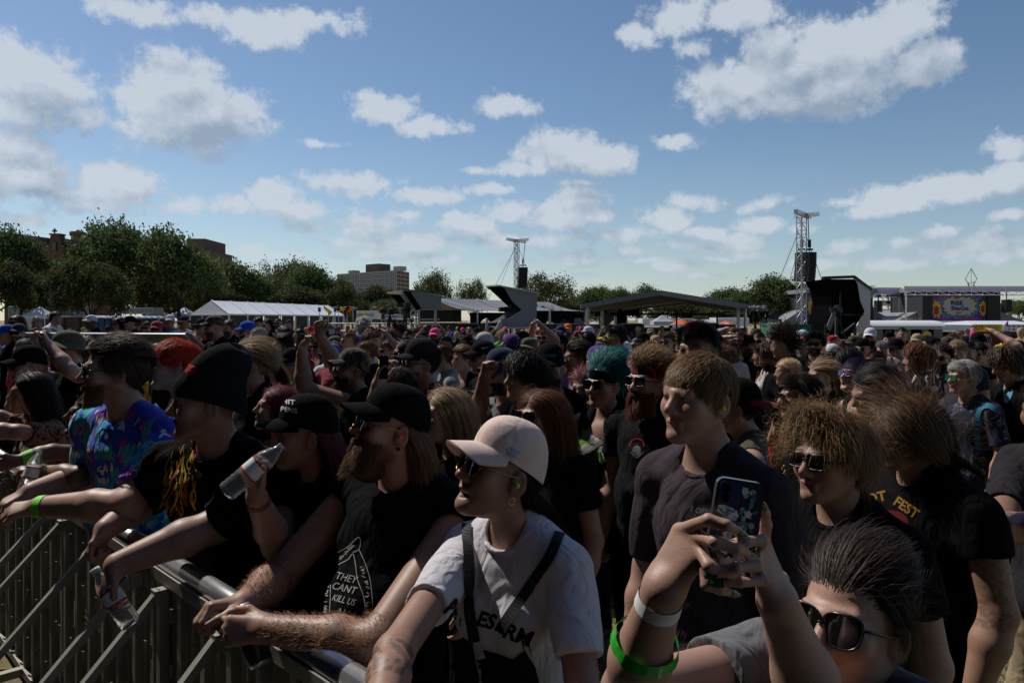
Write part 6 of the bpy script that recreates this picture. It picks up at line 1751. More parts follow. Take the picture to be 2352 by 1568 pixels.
for k in range(11): mb.box((a[0] + 2.0 + (k % 6) * .28, 40.92, ze_ - .08 - (k // 6) * .17), (.14, .01, .07))
mb.build('menu_lines', INK, y2)
mb = MB(); mb.box((a[0] + 2.5, 42.5, .9), (4.5, .6, .9)); mb.build('counter', mat('dark red counter', (.10, .012, .015), .7), ft)
p = U(2315, 748, 40.5); r_ = empty('streamer', (p[0], 40.5, 0), 'thin magenta feather flag in front of the food tent', 'flag', 'windblown streamers on poles')
mb = MB(); mb.bar((p[0], 40.5, 0), (p[0], 40.5, U(0, 736, 40.5)[2]), .02, 6); mb.build('pole', STEEL, r_)
mb = MB(); mb.grid([[(p[0], 40.48, U(0, 737 + k * 3.2, 40.5)[2]), (p[0] - .16 * math.sin(.4 + k * .6), 40.46, U(0, 738 + k * 3.2, 40.5)[2])] for k in range(5)]); mb.build('cloth', mat('magenta cloth', (.45, .02, .16), .6), r_)
popup(1600, 1682, 722, 742, 48, 'white peaked tent with orange parasols beside it') if False else None
popup(1497, 1546, 722, 738, 50, 'grey peaked tent under the left half of the wide canopy', mat('silver tent', (.36, .37, .39), .5), 'popup_tent'); popup(1602, 1650, 733, 746, 46, 'white peaked tent under the right half of the wide canopy'); popup(1640, 1700, 741, 752, 42, 'low white tent at the foot of the right canopy post'); popup(1350, 1380, 738, 746, 52, 'small white tent beside the left canopy post'); popup(1540, 1572, 734, 744, 54, 'small white tent behind the canopy middle post')
popup(1062, 1120, 729, 745, 58, 'white stall tent seen under the centre stage roof'); popup(1118, 1165, 731, 745, 60, 'white stall tent between the centre stage roof and the hut')
trailer(1476, 731, 1590, 748, 62, mat('white trailer', (.6, .6, .61)), 'white box trailer behind the grey peaked tent'); trailer(1648, 729, 1720, 750, 58, mat('white trailer', (.6, .6, .61)), 'white box trailer behind the right canopy post'); trailer(1590, 733, 1625, 746, 60, mat('brown truck', (.12, .06, .04), .6), 'brown truck between two white trailers', 'truck', 'truck')
for px, py, lb in ((1565, 745, 'left orange parasol'), (1596, 746, 'second orange parasol from the left'), (1634, 748, 'orange parasol in front of the white peaked tent'), (1668, 747.5, 'flat orange parasol left of the canopy post')):
 c = U(px, py, 46); r_ = empty('parasol', (c[0], 46, 0), lb + ' behind the wide canopy', 'parasol', 'orange parasols behind the canopy')
 mb = MB(); mb.bar((c[0], 46, 0), (c[0], 46, c[2] + .3), .025, 6); mb.build('pole', STEEL, r_)
 mb = MB(); n = 8; mb.add([(c[0], 46, c[2] + .32)] + [(c[0] + .75 * math.cos(t), 46 + .75 * math.sin(t), c[2]) for t in np.linspace(0, 6.283, n, endpoint=False)], [(0, 1 + k, 1 + (k + 1) % n) for k in range(n)]); mb.build('canopy', mat('orange canvas', (.60, .10, .02), .7), r_)
r_, a_, b_ = trailer(1128, 729, 1152, 737, 56, mat('poster print', (.28, .16, .20), .7, vary=.3, vscale=2), 'printed sticker stall sign under the centre stage roof', 'stall', 'stall', False, .8)
text_on_plane('lettering', 'STICKERS', ((a_[0] + b_[0]) / 2, 55.97, b_[2] - .2), (1, 0, 0), (0, 0, 1), .14, INK, r_)
c = U(1178, 733, 40); tr_ = empty('balloon', U(1178, 738, 44), 'bright green ball on the blue banner stall right of the hut', 'balloon')
mb = MB(); rows = [[np.array(U(1178, 737, 44)) + .28 * np.array((math.sin(a_) * math.cos(t), math.sin(a_) * math.sin(t), math.cos(a_))) for t in np.linspace(0, 6.283, 13)] for a_ in np.linspace(0.01, 3.13, 9)]; mb.grid(rows); mb.build('ball', mat('neon green', (.05, .5, .06), .4), tr_, True)
sg2 = empty('sign_board', U(1770, 770, 30) * (1, 1, 0), 'dark round sign of a snore club over a dark stall, left of the tall tower', 'sign')
mb = MB(); c = U(1776, 729, 40); mb.bar(c + (0, .05, 0), c + (0, -.05, 0), .28, 20); mb.box(U(1776, 736, 40), (.9, .08, .16)); mb.box(U(1782, 745, 40.5), (1.6, 1.2, .06)); 
for s_ in (-.7, .7): mb.bar(c * (1, 1, 0) + (s_ + .1, .3, 0), c * (1, 1, 0) + (s_ + .1, .3, U(0, 745, 40.5)[2]), .03, 4)
mb.build('board', BLACKF, sg2); text_on_plane('lettering', 'SNORE CLUB', U(1776, 736, 39.94), (1, 0, 0), (0, 0, 1), .08, PALE, sg2, .03)
# -- front barricade
BARR = mat('barricade aluminium', (.25, .235, .20), .5, .4, metal=.3, vary=.18, vscale=5.0, bump=.05, bscale=60)
RA, RB = np.array((-.626, 1.985, 0)), np.array((-2.983, 4.387, 0))
ud = unit(RB - RA); nd_ = np.array((-ud[1], ud[0], 0)); nd_ = nd_ if nd_.dot(-RA) > 0 else -nd_      # towards the pit
RH = 1.15
def perf_mat():
 if 'perforated sheet' in MATS: return MATS['perforated sheet']
 m = mat('perforated sheet', (.38, .34, .25), .55, .4, metal=.15, vary=.15, vscale=4)
 t = NT(m.node_tree); P = t.n('ShaderNodeTexCoord').outputs['Object']
 s = t.n('ShaderNodeSeparateXYZ', i={0: P})
 u = t.m('ADD', t.m('MULTIPLY', s.outputs[0], float(ud[0])), t.m('MULTIPLY', s.outputs[1], float(ud[1])))
 row = t.m('FLOOR', t.m('MULTIPLY', s.outputs[2], 1 / .030))
 fu = t.m('FRACT', t.m('ADD', t.m('MULTIPLY', u, 1 / .017), t.m('MULTIPLY', row, .5))); fz = t.m('FRACT', t.m('MULTIPLY', s.outputs[2], 1 / .030))
 hole = t.m('MULTIPLY', t.m('LESS_THAN', t.m('ABSOLUTE', t.m('SUBTRACT', fu, .5)), .13), t.m('LESS_THAN', t.m('ABSOLUTE', t.m('SUBTRACT', fz, .5)), .33))
 tp = t.n('ShaderNodeBsdfTransparent'); mx = t.n('ShaderNodeMixShader', i={0: hole, 1: m.node_tree.nodes['Principled BSDF'].outputs[0], 2: tp.outputs[0]})
 m.node_tree.links.new(mx.outputs[0], m.node_tree.nodes['Material Output'].inputs['Surface'])
 return m
def bseg(k, t0, t1, label):
 a, b = RA + ud * t0, RA + ud * t1; c = (a + b) / 2; L = t1 - t0 - .02
 r = empty('front_barricade', c, label, 'barrier', 'aluminium front barricades')
 ang = math.atan2(ud[1], ud[0])
 mb = MB(); mb.tube([a + ud * .005 + (0, 0, RH - .032) + 0 * nd_, c + (0, 0, RH - .032), b - ud * .005 + (0, 0, RH - .032)], .032, 16); mb.build('top_rail', mat('worn rail', (.58, .58, .61), .30, .6, metal=.9, vary=.12, vscale=9), r, True)
 mb = MB(); mb.box(c + nd_ * -.02 + (0, 0, .57), (L, .004, 1.03), ang); mb.build('sheet', perf_mat(), r)
 mb = MB(); n = 7
 for i in range(n):
  p = a + ud * (.03 + (L - .04) * i / (n - 1)); mb.box(p + nd_ * .012 + (0, 0, .56), (.032, .032, 1.06), ang)
 for z in (.06, 1.08): mb.box(c + nd_ * .012 + (0, 0, z), (L, .05, .04), ang)
 for i in range(n):
  p = a + ud * (.055 + (L - .04) * i / (n - 1)) + nd_ * .042
  for z in (.25, .5, .78, .96): mb.tube([p + (0, 0, z + .045 * q / 6) + nd_ * (.002 * (q % 2)) for q in range(7)], .0055, 5)
 mb.build('upright', BARR, r)
 for f in (.1, .5, .9):
  p = a + ud * ((t1 - t0) * f); mb = MB(); q = p + nd_ * .95
  mb.bar(p + nd_ * .05 + (0, 0, RH - .10), q + (0, 0, .10), .018, 4); mb.box(p + nd_ * .055 + (0, 0, RH - .12), (.04, .04, .05), ang); mb.build('brace', BARR, r)
 mb = MB()
 for f in (.35, .66): p = a + ud * ((t1 - t0) * f); mb.bar(p + nd_ * .02 + (0, 0, .06), p + nd_ * 1.0 + (0, 0, .06), .03, 4)
 st = a + ud * ((t1 - t0) * .5) + nd_ * .52
 mb.box(st + (0, 0, .335), ((t1 - t0) * .62, .34, .035), ang)
 for q in range(8): mb.box(st + nd_ * (-.14 + .04 * q) + (0, 0, .3545), ((t1 - t0) * .60, .012, .006), ang)
 for s_ in (-1, 1):
  for q in (-.15, .15): p = st + ud * s_ * (t1 - t0) * .30 + nd_ * q; mb.bar(p * (1, 1, 0) + (0, 0, .02), p * (1, 1, 0) + (0, 0, .32), .02, 4)
 mb.build('step', BARR, r)
for k, lb in ((-2, 'aluminium front barricade below the white capped woman'), (-1, 'aluminium front barricade under the sleeveless man with the can'), (0, 'aluminium front barricade under the hands of the beanie wearer'), (1, 'aluminium front barricade under the floral shirt'), (2, 'aluminium front barricade at the left edge of the photo'), (3, 'aluminium front barricade farthest down the line beyond the left edge')):
 bseg(k, k * 1.2 - .35, k * 1.2 + .85, lb)
# -- unseen stage behind the photographer, added and widened to block sky light
ms = empty('unseen_stage', RA + nd_ * 7, 'unseen dark stage behind the photographer, sized to block sky light from the crowd', 'stage')
ang = math.atan2(ud[1], ud[0]); mc_ = RA + ud * -1.0
mb = MB(); mb.box(mc_ + nd_ * 6.5 + (0, 0, .85), (44, 7, 1.7), ang); mb.build('deck', DARK, ms)
mb = MB(); mb.box(mc_ + nd_ * 9.9 + (0, 0, 6.4), (44, .2, 9.4), ang)
for s_ in (-1, 1): mb.box(mc_ + nd_ * 5.2 + ud * s_ * 21 + (0, 0, 5.5), (2.6, 4, 9.4), ang)
mb.build('backdrop', DARK, ms)
mb = MB(); mb.box(mc_ + nd_ * 6.0 + (0, 0, 9.6), (46, 9.2, .4), ang); mb.build('roof', DARK, ms)
pf = MB(); pf.box(mc_ + nd_ * 1.6 + (0, 0, .012), (60, 2.9, .02), ang); tag(pf.build('pit_light_absorber', mat('black light absorber', (.02, .02, .02), .8, vary=.3, vscale=3)), kind='structure')  # dark sheet added over the pit ground to cut bounced light
# -- the front of the crowd
def ring_on(info, name, x, t, wd, m, off=.004, side=None, seg='f'):
 """a band round the forearm of arm x at fraction t from elbow to wrist"""
 S0, E, Wp = info[x]; d = unit(Wp - E); c = E + (Wp - E) * t
 bv = bvh_of(info, 'body'); u = unit(np.cross(d, (0.3, 0.2, 1))); v = np.cross(d, u); mb = MB(); rows = []
 for e in (-.5, .5):
  row = []
  for k in range(25):
   a = 2 * math.pi * k / 24; q = u * math.cos(a) + v * math.sin(a)
   h_ = bv.ray_cast(Vector(c + d * wd * e + q * .12), Vector(-q))
   rad = .03 if h_[0] is None else min(.06, np.linalg.norm(np.array(h_[0]) - c - d * wd * e))
   row.append(c + d * wd * e + q * (rad + off))
  rows.append(row)
 mb.grid(rows); return link(name, mkmesh(name, mb.V, mb.F, True, (m,)), info['root'])
def in_head(info, name, pts, r, m, n=6, closed=False):
 mb = MB(); mb.tube([info['H'](p) for p in pts], r * info['H'].s, n, closed); return link(name, mkmesh(name, mb.V, mb.F, True, (m,)), info['root'])
PLUGO, PLUGG, GOLD = mat('orange foam', (.85, .12, .04), .6), mat('green foam', (.22, .75, .06), .6), mat('gold jewellery', (.75, .50, .18), .25, .6, metal=1)
WPRINT = mat('white ink', (.36, .35, .34), .8, .1); GPRINT = mat('grey ink', (.20, .19, .19), .8, .1); KPRINT = mat('black ink', (.012, .011, .012), .8, .1)
def tattoo(center, rad, seed, x, strength=.75, scale=60):
 def f(V, T, info):
  S0, E, Wp = info[x]; c = E + (Wp - E) * center if center >= 0 else S0 + (E - S0) * (1 + center)
  d = np.linalg.norm(V - c, axis=1); r = np.random.RandomState(seed); K = r.normal(size=(4, 3)) * scale
  n = sum(np.sin(V @ k + i) for i, k in enumerate(K))
  w = ((d < rad) & (np.abs(n) > .9))[:, None] * strength; T[:] = T * (1 - w) + np.array((.10, .13, .15)) * w
 return f
# --- woman in the pale cap
A1 = person(1150, 1088, 1.88, 38, 'smiling woman in a pale pink baseball cap and white printed tee leaning on the barricade', pitch=21, hyaw=24, lean=.10, skin='light', build='f', s=.95, hsc=1.0,
 hair=('ponycap', 'darkbrown'), cap=('cap', 'blush', dict(tall=.150)), shades=('round', 'black', 'gold', 1.15), shirt=('tee', 'white'), sleeve=.62,
 face=dict(smile=1.0, mouth=.9, hairline=(.10, .07, .06), hl_z=.070, paint=tattoo(.30, .07, 3, 1, .5, 110)), h=.0040, hq=1.0,
 arms=(dict(w=(1290, 1720, 1.30), e=(1345, 1640, 1.62)), dict(w=(868, 1660, 1.32), e=(905, 1500, 1.56))))
in_head(A1, 'earplug', [(-.086, -.006, -.012), (-.098, .004, -.012)], .0065, PLUGG); in_head(A1, 'earring', [(-.080 + 0, -.008 + .008 * math.cos(t), -.052 + .009 * math.sin(t)) for t in np.linspace(0, 6.2, 10)], .0012, GOLD, 5, True)
lay(A1, 'cap_emblem', 'cap', [stroke2d([(1335 - 0, 1255 - 140), (1345, 1118), (1350, 1125)], 2)], WPRINT) if False else None
lay(A1, 'cap_emblem', 'cap', [stroke2d([(1164, 1029), (1172, 1043), (1190, 1051)], [1, 6, 1]), text2d('NIKE', 1181, 1035, 9, 32, 1.0, .2)], mat('pale blue thread', (.30, .40, .62), .7))
lay(A1, 'shirt_print', 'shirt', [text2d('A', 1040, 1393, 36, 14, .9, .1, .05), text2d('ES', 1118, 1425, 34, 16, .95, .1, .05), text2d('RM', 1190, 1458, 34, 20, 1.0, .1, .05),
 stroke2d([(1048, 1415), (1040, 1450)], [4, .5]), stroke2d([(1060, 1418), (1052, 1455)], [4, .5]), stroke2d([(1212, 1470), (1222, 1510)], [5, .5]), stroke2d([(1200, 1468), (1205, 1505)], [5, .5])], KPRINT)
lay(A1, 'dark_print', 'shirt', [blob2d([(1030, 1500), (1048, 1468), (1075, 1498), (1110, 1490), (1150, 1500), (1180, 1512), (1205, 1490), (1230, 1530), (1245, 1600), (1225, 1690), (1080, 1690), (1025, 1600)], 12)], KPRINT, .003)
for x, pts in ((1, [(1076, 1190), (1073, 1240), (1074, 1300), (1080, 1400), (1092, 1470)]), (-1, [(1292, 1190), (1283, 1230), (1263, 1280), (1225, 1335), (1185, 1395), (1150, 1450)])):
 lay(A1, 'bag_strap', 'shirt', [stroke2d(pts, 24, 8)], mat('black webbing', (.008, .008, .009), .7), .006)
def teeth(info):
 mb = MB(); mb.tube([info['H']((x, .0835 - 9 * x * x, -.0655 + .0 * x)) for x in np.linspace(-.021, .021, 9)], .0042 * info['H'].s, 8); link('teeth', mkmesh('teeth', mb.V, mb.F, True, (mat('teeth', (.62, .58, .50), .3, .5),)), info['root'])
teeth(A1)
# --- bearded man, black cap, cut-off tee
A2 = person(897, 985, 2.22, 42, 'bearded man in black cap and sleeveless black tee with snake print, holding a can', pitch=17, hyaw=30, lean=-.07, skin='light', s=1.0, w=1.2,
 hair=('nape', 'lightbrown'), cap=('cap', 'black', dict(tall=.140)), shades=('round', 'brown', 'gold'), beard=(.055, 'lightbrown'), shirt=('cut', 'black'),
 face=dict(hairline=(.25, .16, .10), stubble=(.30, .20, .13), stubble_w=.9), h=.0042, hq=1.0, neckl=.01,
 arms=(dict(w=(612, 1443, 1.90), e=(862, 1478, 1.84), hand=dict(f=(-1, -.12, -.02), n=(.1, .9, -.45), curl=(.75, .8, .85, .9), sc=1.05)), dict(w=(562, 1384, 2.02), e=(640, 1325, 2.26), hand=dict(f=(-.80, -.55, .12), n=(.0, -.35, -1), curl=(.85, .8, .75, .7), sc=1.05))))
in_head(A2, 'earplug', [(-.085, -.008, -.010), (-.099, .002, -.012)], .0068, PLUGO); in_head(A2, 'ear_gauge', [(-.082, -.010, -.046), (-.090, -.010, -.046)], .0055, BLACKF)
def snake(info):
 L = [stroke2d([(742, 1408), (740, 1380), (752, 1340), (748, 1300), (765, 1275), (800, 1255), (822, 1234), (829, 1240), (826, 1260), (812, 1268)], [1.6] * 10, 6), stroke2d([(758, 1410), (760, 1370), (762, 1330), (775, 1300), (800, 1285), (812, 1272), (818, 1300), (822, 1330), (836, 1370), (838, 1400), (824, 1422)], 1.6, 6),
   stroke2d([(826, 1262), (842, 1300), (852, 1340), (856, 1390), (850, 1424)], 1.6, 6)]
 r = np.random.RandomState(2)
 for k in range(70):
  t = r.rand(); 
  if r.rand() < .5: x, y = np.interp(t, [0, .4, .7, 1], [748, 756, 790, 815]) , np.interp(t, [0, .4, .7, 1], [1405, 1310, 1272, 1250])
  else: x, y = np.interp(t, [0, .5, 1], [826, 846, 842]), np.interp(t, [0, .5, 1], [1285, 1350, 1420])
  a = r.uniform(-.8, .8); L.append(stroke2d([(x - 3 + r.normal() * 3, y - 3 * a), (x + r.normal() * 2, y + 2), (x + 4, y + 3 * a)], [.5, 2.6, .5], 2))
 for wd, x, y, sz, st in (('THEY', 797, 1327, 17, .85), ('CANT', 792, 1351, 17, .85), ('KILL US', 791, 1378, 16, .72), ('ALL', 790, 1408, 19, .85)): L.append(text2d(wd, x, y, sz, 14, st, .25, .0))
 lay(info, 'shirt_print', 'shirt', L, WPRINT)
snake(A2)
def arm_hair(info, x, n, rgb):
 S0, E, Wp = info[x]; r = np.random.RandomState(31); me = info['body'].data; co = np.zeros(len(me.vertices) * 3); me.vertices.foreach_get('co', co); co = co.reshape(-1, 3); no = np.zeros(len(co) * 3); me.vertices.foreach_get('normal', no); no = no.reshape(-1, 3)
 d = Wp - E; L = np.linalg.norm(d); u = d / L; t = (co - E) @ u; m = np.nonzero((t > -.03) & (t < L * .97) & (np.linalg.norm(co - E - np.outer(t, u), axis=1) < .075))[0]
 if not len(m): return
 i = m[r.randint(0, len(m), n)]; p = co[i] + r.normal(size=(n, 3)) * .002; P = [p]
 v = u * .8 + no[i] * .55 + r.normal(size=(n, 3)) * .3
 for k in range(3): p = p + v * .0045; v = v - no[i] * .12; P.append(p)
 I = Frame(np.eye(3), (0, 0, 0)); vv, q, c = ribbons(I, np.stack(P, 1), .0009, rgb, r, .4); link('arm_hair', mkmesh('arm_hair', vv, q, True, (hair_mat(rgb),), None, c), info['root'])
for x in (-1, 1): arm_hair(A2, x, 2600, (.26, .14, .06))
# --- drinker in the lettered cap
A3 = person(700, 1000, 2.52, 50, 'long-haired person in a black lettered cap drinking from a water bottle', pitch=4, hyaw=30, lean=.05, skin='light', hair=('nape', 'auburn'), cap=('cap', 'black', dict(flat=True, tall=.150)), shirt=('tee', 'black'), s=.96, h=.0055, hq=1.0,
 face=dict(hairline=(.22, .10, .09)), arms=(None, dict(w=(590, 1143, 2.20), e=(636, 1252, 2.36), hand=dict(f=(-.25, -.2, .9), n=(.75, .55, .2), side=(.6, -.6, .3), curl=(.75, .8, .8, .85)))))
lay(A3, 'cap_lettering', 'cap', [text2d('HIT', 663, 924, 11, 6, 1.25, -.1, .02), text2d('PPENS', 660, 941, 11, 8, 1.1, -.1, .02)], mat('white thread', (.62, .62, .64), .7))
ring_on(A3, 'bracelet', 1, .93, .014, mat('brown beads', (.16, .07, .03), .4), .004)
hrp = hair_parts(A3['H'], 'nape', HAIRC['wine'], .5, 77); link('hair', mkmesh('hair', hrp[0], hrp[1], True, (hair_mat(HAIRC['wine']),), None, hrp[2]), A3['root'])
# --- beanie
A4 = person(474, 925, 2.58, 44, 'broad person in tall black beanie and black tee with yellow flame print', pitch=2, hyaw=42, lean=.12, skin='light', w=1.38, s=1.02, hsc=1.06, cap=('beanie', 'offblack', dict(tall=.188)), shirt=('tee', 'black'), sleeve=.97, h=.0050,
 face=dict(fat=.010, stubble=(.5, .4, .36), stubble_w=.35), arms=(dict(w=(268, 1296, 2.32), e=(500, 1205, 2.48), hand=dict(f=(-.35, -.2, -1), n=(.8, .3, -.3), side=(.2, -.9, .1), curl=(.5, .55, .6, .6))), dict(w=(243, 1214, 2.62), e=(340, 1146, 2.86), hand=dict(f=(-.35, -.25, -.9), n=(.5, -.3, -.5), curl=(1.0, 1.05, 1.1, 1.1)))))
def flames(info):
 r = np.random.RandomState(9); Y_, O_ = [], []
 for k in range(46):
  x0 = r.uniform(362, 450); y0 = r.uniform(1085, 1215) + (x0 - 400) * -.55; L = r.uniform(35, 75)
  pts = [(x0 - (x0 - 405) * .25 * j / 4 + 5 * math.sin(j * 1.4 + k) + j * 3.0, y0 - L * j / 4) for j in range(5)]
  (Y_ if r.rand() < .6 else O_).append(stroke2d(pts, [2.2, 3.4, 2.6, 2.0, .4], 3))
 for k in range(26):
  x0 = r.uniform(360, 430); y0 = r.uniform(1150, 1260); O_.append(stroke2d([(x0, y0), (x0 + r.normal() * 4, y0 + 14), (x0 + r.normal() * 5, y0 + 30)], [2.4, 1.6, .4], 3))
 lay(info, 'flame_print', 'shirt', Y_, mat('yellow ink', (.52, .38, .02), .8, .1)); lay(info, 'flame_print', 'shirt', O_, mat('rust ink', (.30, .10, .03), .8, .1), .0030)
flames(A4)
lay(A4, 'beanie_label', 'cap', [blob2d([(412, 858), (418, 838), (436, 836), (450, 842), (448, 858), (430, 866)], 4)], mat('red knit', (.40, .015, .02), .9, bump=.6, bscale=300), .004)
# --- floral shirt
A5 = person(262, 852, 3.05, 56, 'man in a bright blue floral shirt and aviator sunglasses resting both arms on the barricade', pitch=3, hyaw=28, lean=.14, skin='fair', w=1.32, s=1.05, hsc=1.12, hair=('swept', 'brown'), shades=('round', 'black', 'black'), beard=(.022, 'sandy'), shirt=('shirt', 'floral'), h=.0055, hq=1.0,
 face=dict(hairline=(.22, .13, .08), stubble=(.55, .36, .22), fat=.006), arms=(dict(w=(92, 1163, 2.78), e=(292, 1160, 2.72), hand=dict(f=(-1, -.15, -.12), n=(.1, .5, -.9), curl=(.45, .5, .5, .55), sc=1.05)), dict(w=(72, 1128, 3.02), e=(205, 1092, 3.28), hand=dict(f=(-.7, -.7, -.35), n=(.1, .3, -1), curl=(.6, .6, .6, .6), sc=1.05))))
ring_on(A5, 'wristband', -1, .965, .034, mat('lime paper', (.22, .62, .05), .6), .003)
mb = MB()
for s_ in (-1, 1):
 N_ = A5['N']; mb.grid([[N_ + np.array((s_ * (.02 + .075 * math.sin(t)), .075 - .17 * (t / 2.6), -.005 + .055 * (t / 2.6) ** .6 - .03 * (1 - t / 2.6) - e * .038)) + np.array((s_ * e * .026, e * .02 * math.cos(t), 0)) for t in np.linspace(.1, 2.6, 10)] for e in (0, .5, 1)])
link('collar', mkmesh('collar', mb.V, mb.F, True, (cmat('floral'),)), A5['root'])
# --- filming woman, nearest figure
A6 = person(1952, 1432, 1.21, 24, 'laughing woman in cat-eye sunglasses with tied-up dark hair filming with a flowered phone', pitch=13, hyaw=2, lean=.10, skin='fair', build='f', s=.96, hsc=.95, hair=('bun', 'darkbrown'), shades=('cat', 'black'), shirt=('tee', 'grey'), h=.0033, hq=1.25, sleeve=.42,
 face=dict(smile=1.0, mouth=1.15, hairline=(.14, .085, .06), hl_z=.070),
 arms=(dict(w=(1788, 1385, 1.02), e=(1880, 1640, 1.06), up=(0, .05, .09), hand=dict(f=(-.35, -.05, .9), n=(-.75, .5, .0), side=(-.3, .6, .5), sc=.92,
   fingers=([(1760, 1205, 1.02), (1757, 1180, 1.01), (1752, 1160, 1.0)], [(1752, 1240, .97), (1712, 1243, .955), (1676, 1249, .955)], [(1738, 1298, .96), (1690, 1303, .945), (1636, 1318, .95)], [(1755, 1334, .97), (1700, 1337, .955), (1650, 1340, .955)]), thumb=[(1795, 1330, 1.06), (1770, 1300, 1.08), (1745, 1280, 1.07)])),
    dict(w=(1521, 1357, 1.00), e=(1446, 1592, 1.10), up=(0, .05, .10), hand=dict(f=(.48, .0, .86), n=(.75, .5, -.3), side=(-.5, .2, .8), sc=.95,
   fingers=([(1627, 1193, .955), (1668, 1205, .945), (1698, 1222, .955)], [(1642, 1244, .945), (1690, 1260, .945), (1722, 1275, .965)], [(1628, 1299, .95), (1668, 1312, .95), (1700, 1322, .97)], [(1622, 1343, .96), (1652, 1354, .96), (1682, 1362, .975)]), thumb=[(1600, 1300, 1.05), (1640, 1290, 1.06), (1668, 1290, 1.04)]))))
teeth(A6)
NAIL = mat('dark green nail varnish', (.006, .075, .040), .15, .6)
for x in (-1, 1):
 for i, (a, b) in enumerate(A6['tips'][x][:4]):
  mb = MB()
  d = unit(b - a); o = unit(A6['toL'](CAMP) - b); o = unit(o - d * o.dot(d)); q = np.cross(d, o); c = b + d * .001 + o * .0045
  rows = [[c + d * (u - .5) * .013 + q * v * .0050 * (1 - .5 * max(0, u - .5)) + o * (.0020 - .0018 * v * v) for v in np.linspace(-1, 1, 5)] for u in np.linspace(0, 1.25, 5)]
  mb.grid(rows); link('nail', mkmesh('nail', mb.V, mb.F, True, (NAIL,)), A6['root'])
ring_on(A6, 'paper_wristband', 1, .90, .020, mat('white paper', (.66, .66, .68), .6), .002); ring_on(A6, 'festival_wristband', 1, .52, .017, mat('glossy green band', (.03, .38, .03), .25, .5, vary=.5, vscale=90), .008)
# --- boy
A7 = person(1602, 917, 2.06, 36, 'boy with a straight light brown fringe and a lime earplug in a plain charcoal tee', pitch=5, hyaw=6, lean=.02, skin='fair', w=.96, s=1.02, hair=('bowl', 'sandy'), shirt=('tee', 'purplegrey'), sleeve=.86, h=.0042, hq=1.1, neckl=.015, face=dict(hairline=(.35, .25, .17), gaze=.002, brow=(.45, .36, .30)))
in_head(A7, 'earplug', [(-.086, -.004, -.014), (-.099, .008, -.016)], .0062, mat('lime foam', (.60, .85, .05), .6))
lay(A7, 'shirt_print', 'shirt', [text2d('OFFSPRING', 1640, 1178, 12, 8, 1.0, 0, .0), text2d('THE', 1589, 1168, 5, 92, 1.0, 0, .0)], GPRINT)
# --- curly teenager
A8 = person(1905, 1055, 2.12, 34, 'teenager with blond curls and black square sunglasses in a black tee', pitch=3, hyaw=4, lean=.03, skin='fair', s=1.0, hair=('curly', 'gold'), shades=('way', 'black'), shirt=('tee', 'black'), h=.0042, hq=1.15, face=dict(hairline=(.42, .28, .17), smile=.35))
mb = MB(); mb.tube([A8['N'] + np.array((math.sin(t) * .075, .012 + math.cos(t) * .07, -.012 - .035 * max(0, math.cos(t)))) for t in np.linspace(0, 6.28, 40, endpoint=False)], .0016, 5, True); link('necklace', mkmesh('necklace', mb.V, mb.F, True, (GOLD,)), A8['root'])
# --- windblown hair, festival tee
A9 = person(2085, 1000, 2.62, 48, 'big person in a black lettered festival tee whose long hair blows across the face', pitch=-6, lean=.03, skin='light', w=1.18, s=1.05, hsc=.95, hair=('wind', 'brown'), shirt=('tee', 'black'), sleeve=.40, h=.0055, hq=1.2, face=dict(hairline=(.3, .15, .08), paint=tattoo(-.35, .16, 5, -1, .35, 130)),
 arms=(None, None))
HAIRL = HAIRC['lightbrown']; hrp = hair_parts(A9['H'], 'wind', HAIRL, .8, 41); link('hair', mkmesh('hair', hrp[0], hrp[1], True, (hair_mat(HAIRL),), None, hrp[2]), A9['root'])
lay(A9, 'shirt_print', 'shirt', [text2d('RIOT', 2000, 1146, 22, -12, 1.05, 0, .04), text2d('FEST', 2082, 1166, 22, 34, 1.0, 0, .04)], mat('dull gold ink', (.22, .12, .02), .8, .1))
lay(A9, 'shirt_print', 'shirt', [blob2d([(2050 + 38 * math.cos(t), 1205 + 34 * math.sin(t)) for t in np.linspace(0, 6.28, 20, endpoint=False)], 4)], mat('maroon ink', (.10, .008, .012), .8, .1), .002)
# --- folded arms at the right edge
A10 = person(2415, 945, 2.95, 40, 'person with folded arms, dark grey tee and khaki trousers at the right edge', lean=.02, skin='tan', s=1.06, w=1.1, hair=('short', 'darkbrown'), shirt=('tee', 'charcoal'), pants='khaki', h=.006, sleeve=.70,
 arms=(dict(w=(2350, 1225, 2.50), e=(2470, 1245, 2.66)), dict(w=(2385, 1196, 2.46), e=(2296, 1222, 2.66), hand=dict(f=(.8, .2, .3), n=(.2, .9, 0), curl=(.2, .2, .25, .3)))))
# --- second rank
A11 = person(2212, 868, 5.5, 46, 'grey-haired man in mirrored green sunglasses and a navy palm print shirt', hyaw=6, pitch=2, skin='fair', s=1.02, w=1.05, hair=('short', 'white'), shades=('way', 'green'), shirt=('shirt', 'palms'), pants='charcoal', shoes='red', hq=.5, face=dict(hairline=(.75, .72, .70), smile=.3), h=.0075)
lay(A11, 'backpack_strap', 'shirt', [stroke2d([(2292, 945), (2268, 932), (2250, 945), (2244, 990), (2246, 1030)], 11, 6)], mat('blue webbing', (.01, .12, .22), .7), .008)
ring_on(A11, 'wristwatch', -1, .9, .03, BLACKF, .004)
A12 = person(1488, 876, 3.75, 36, 'red-bearded man in a red bandana and black square sunglasses with a silver neck chain', hyaw=4, pitch=3, skin='fair', s=1.06, w=1.18, hair=('tall', 'sandy'), cap=('band', 'bandana', dict(wd=.05)), shades=('way', 'black'), beard=(.075, 'copper'), shirt=('tee', 'offblack'), hq=.85, h=.006, face=dict(hairline=(.42, .28, .17), stubble=(.5, .25, .13), fat=.004))
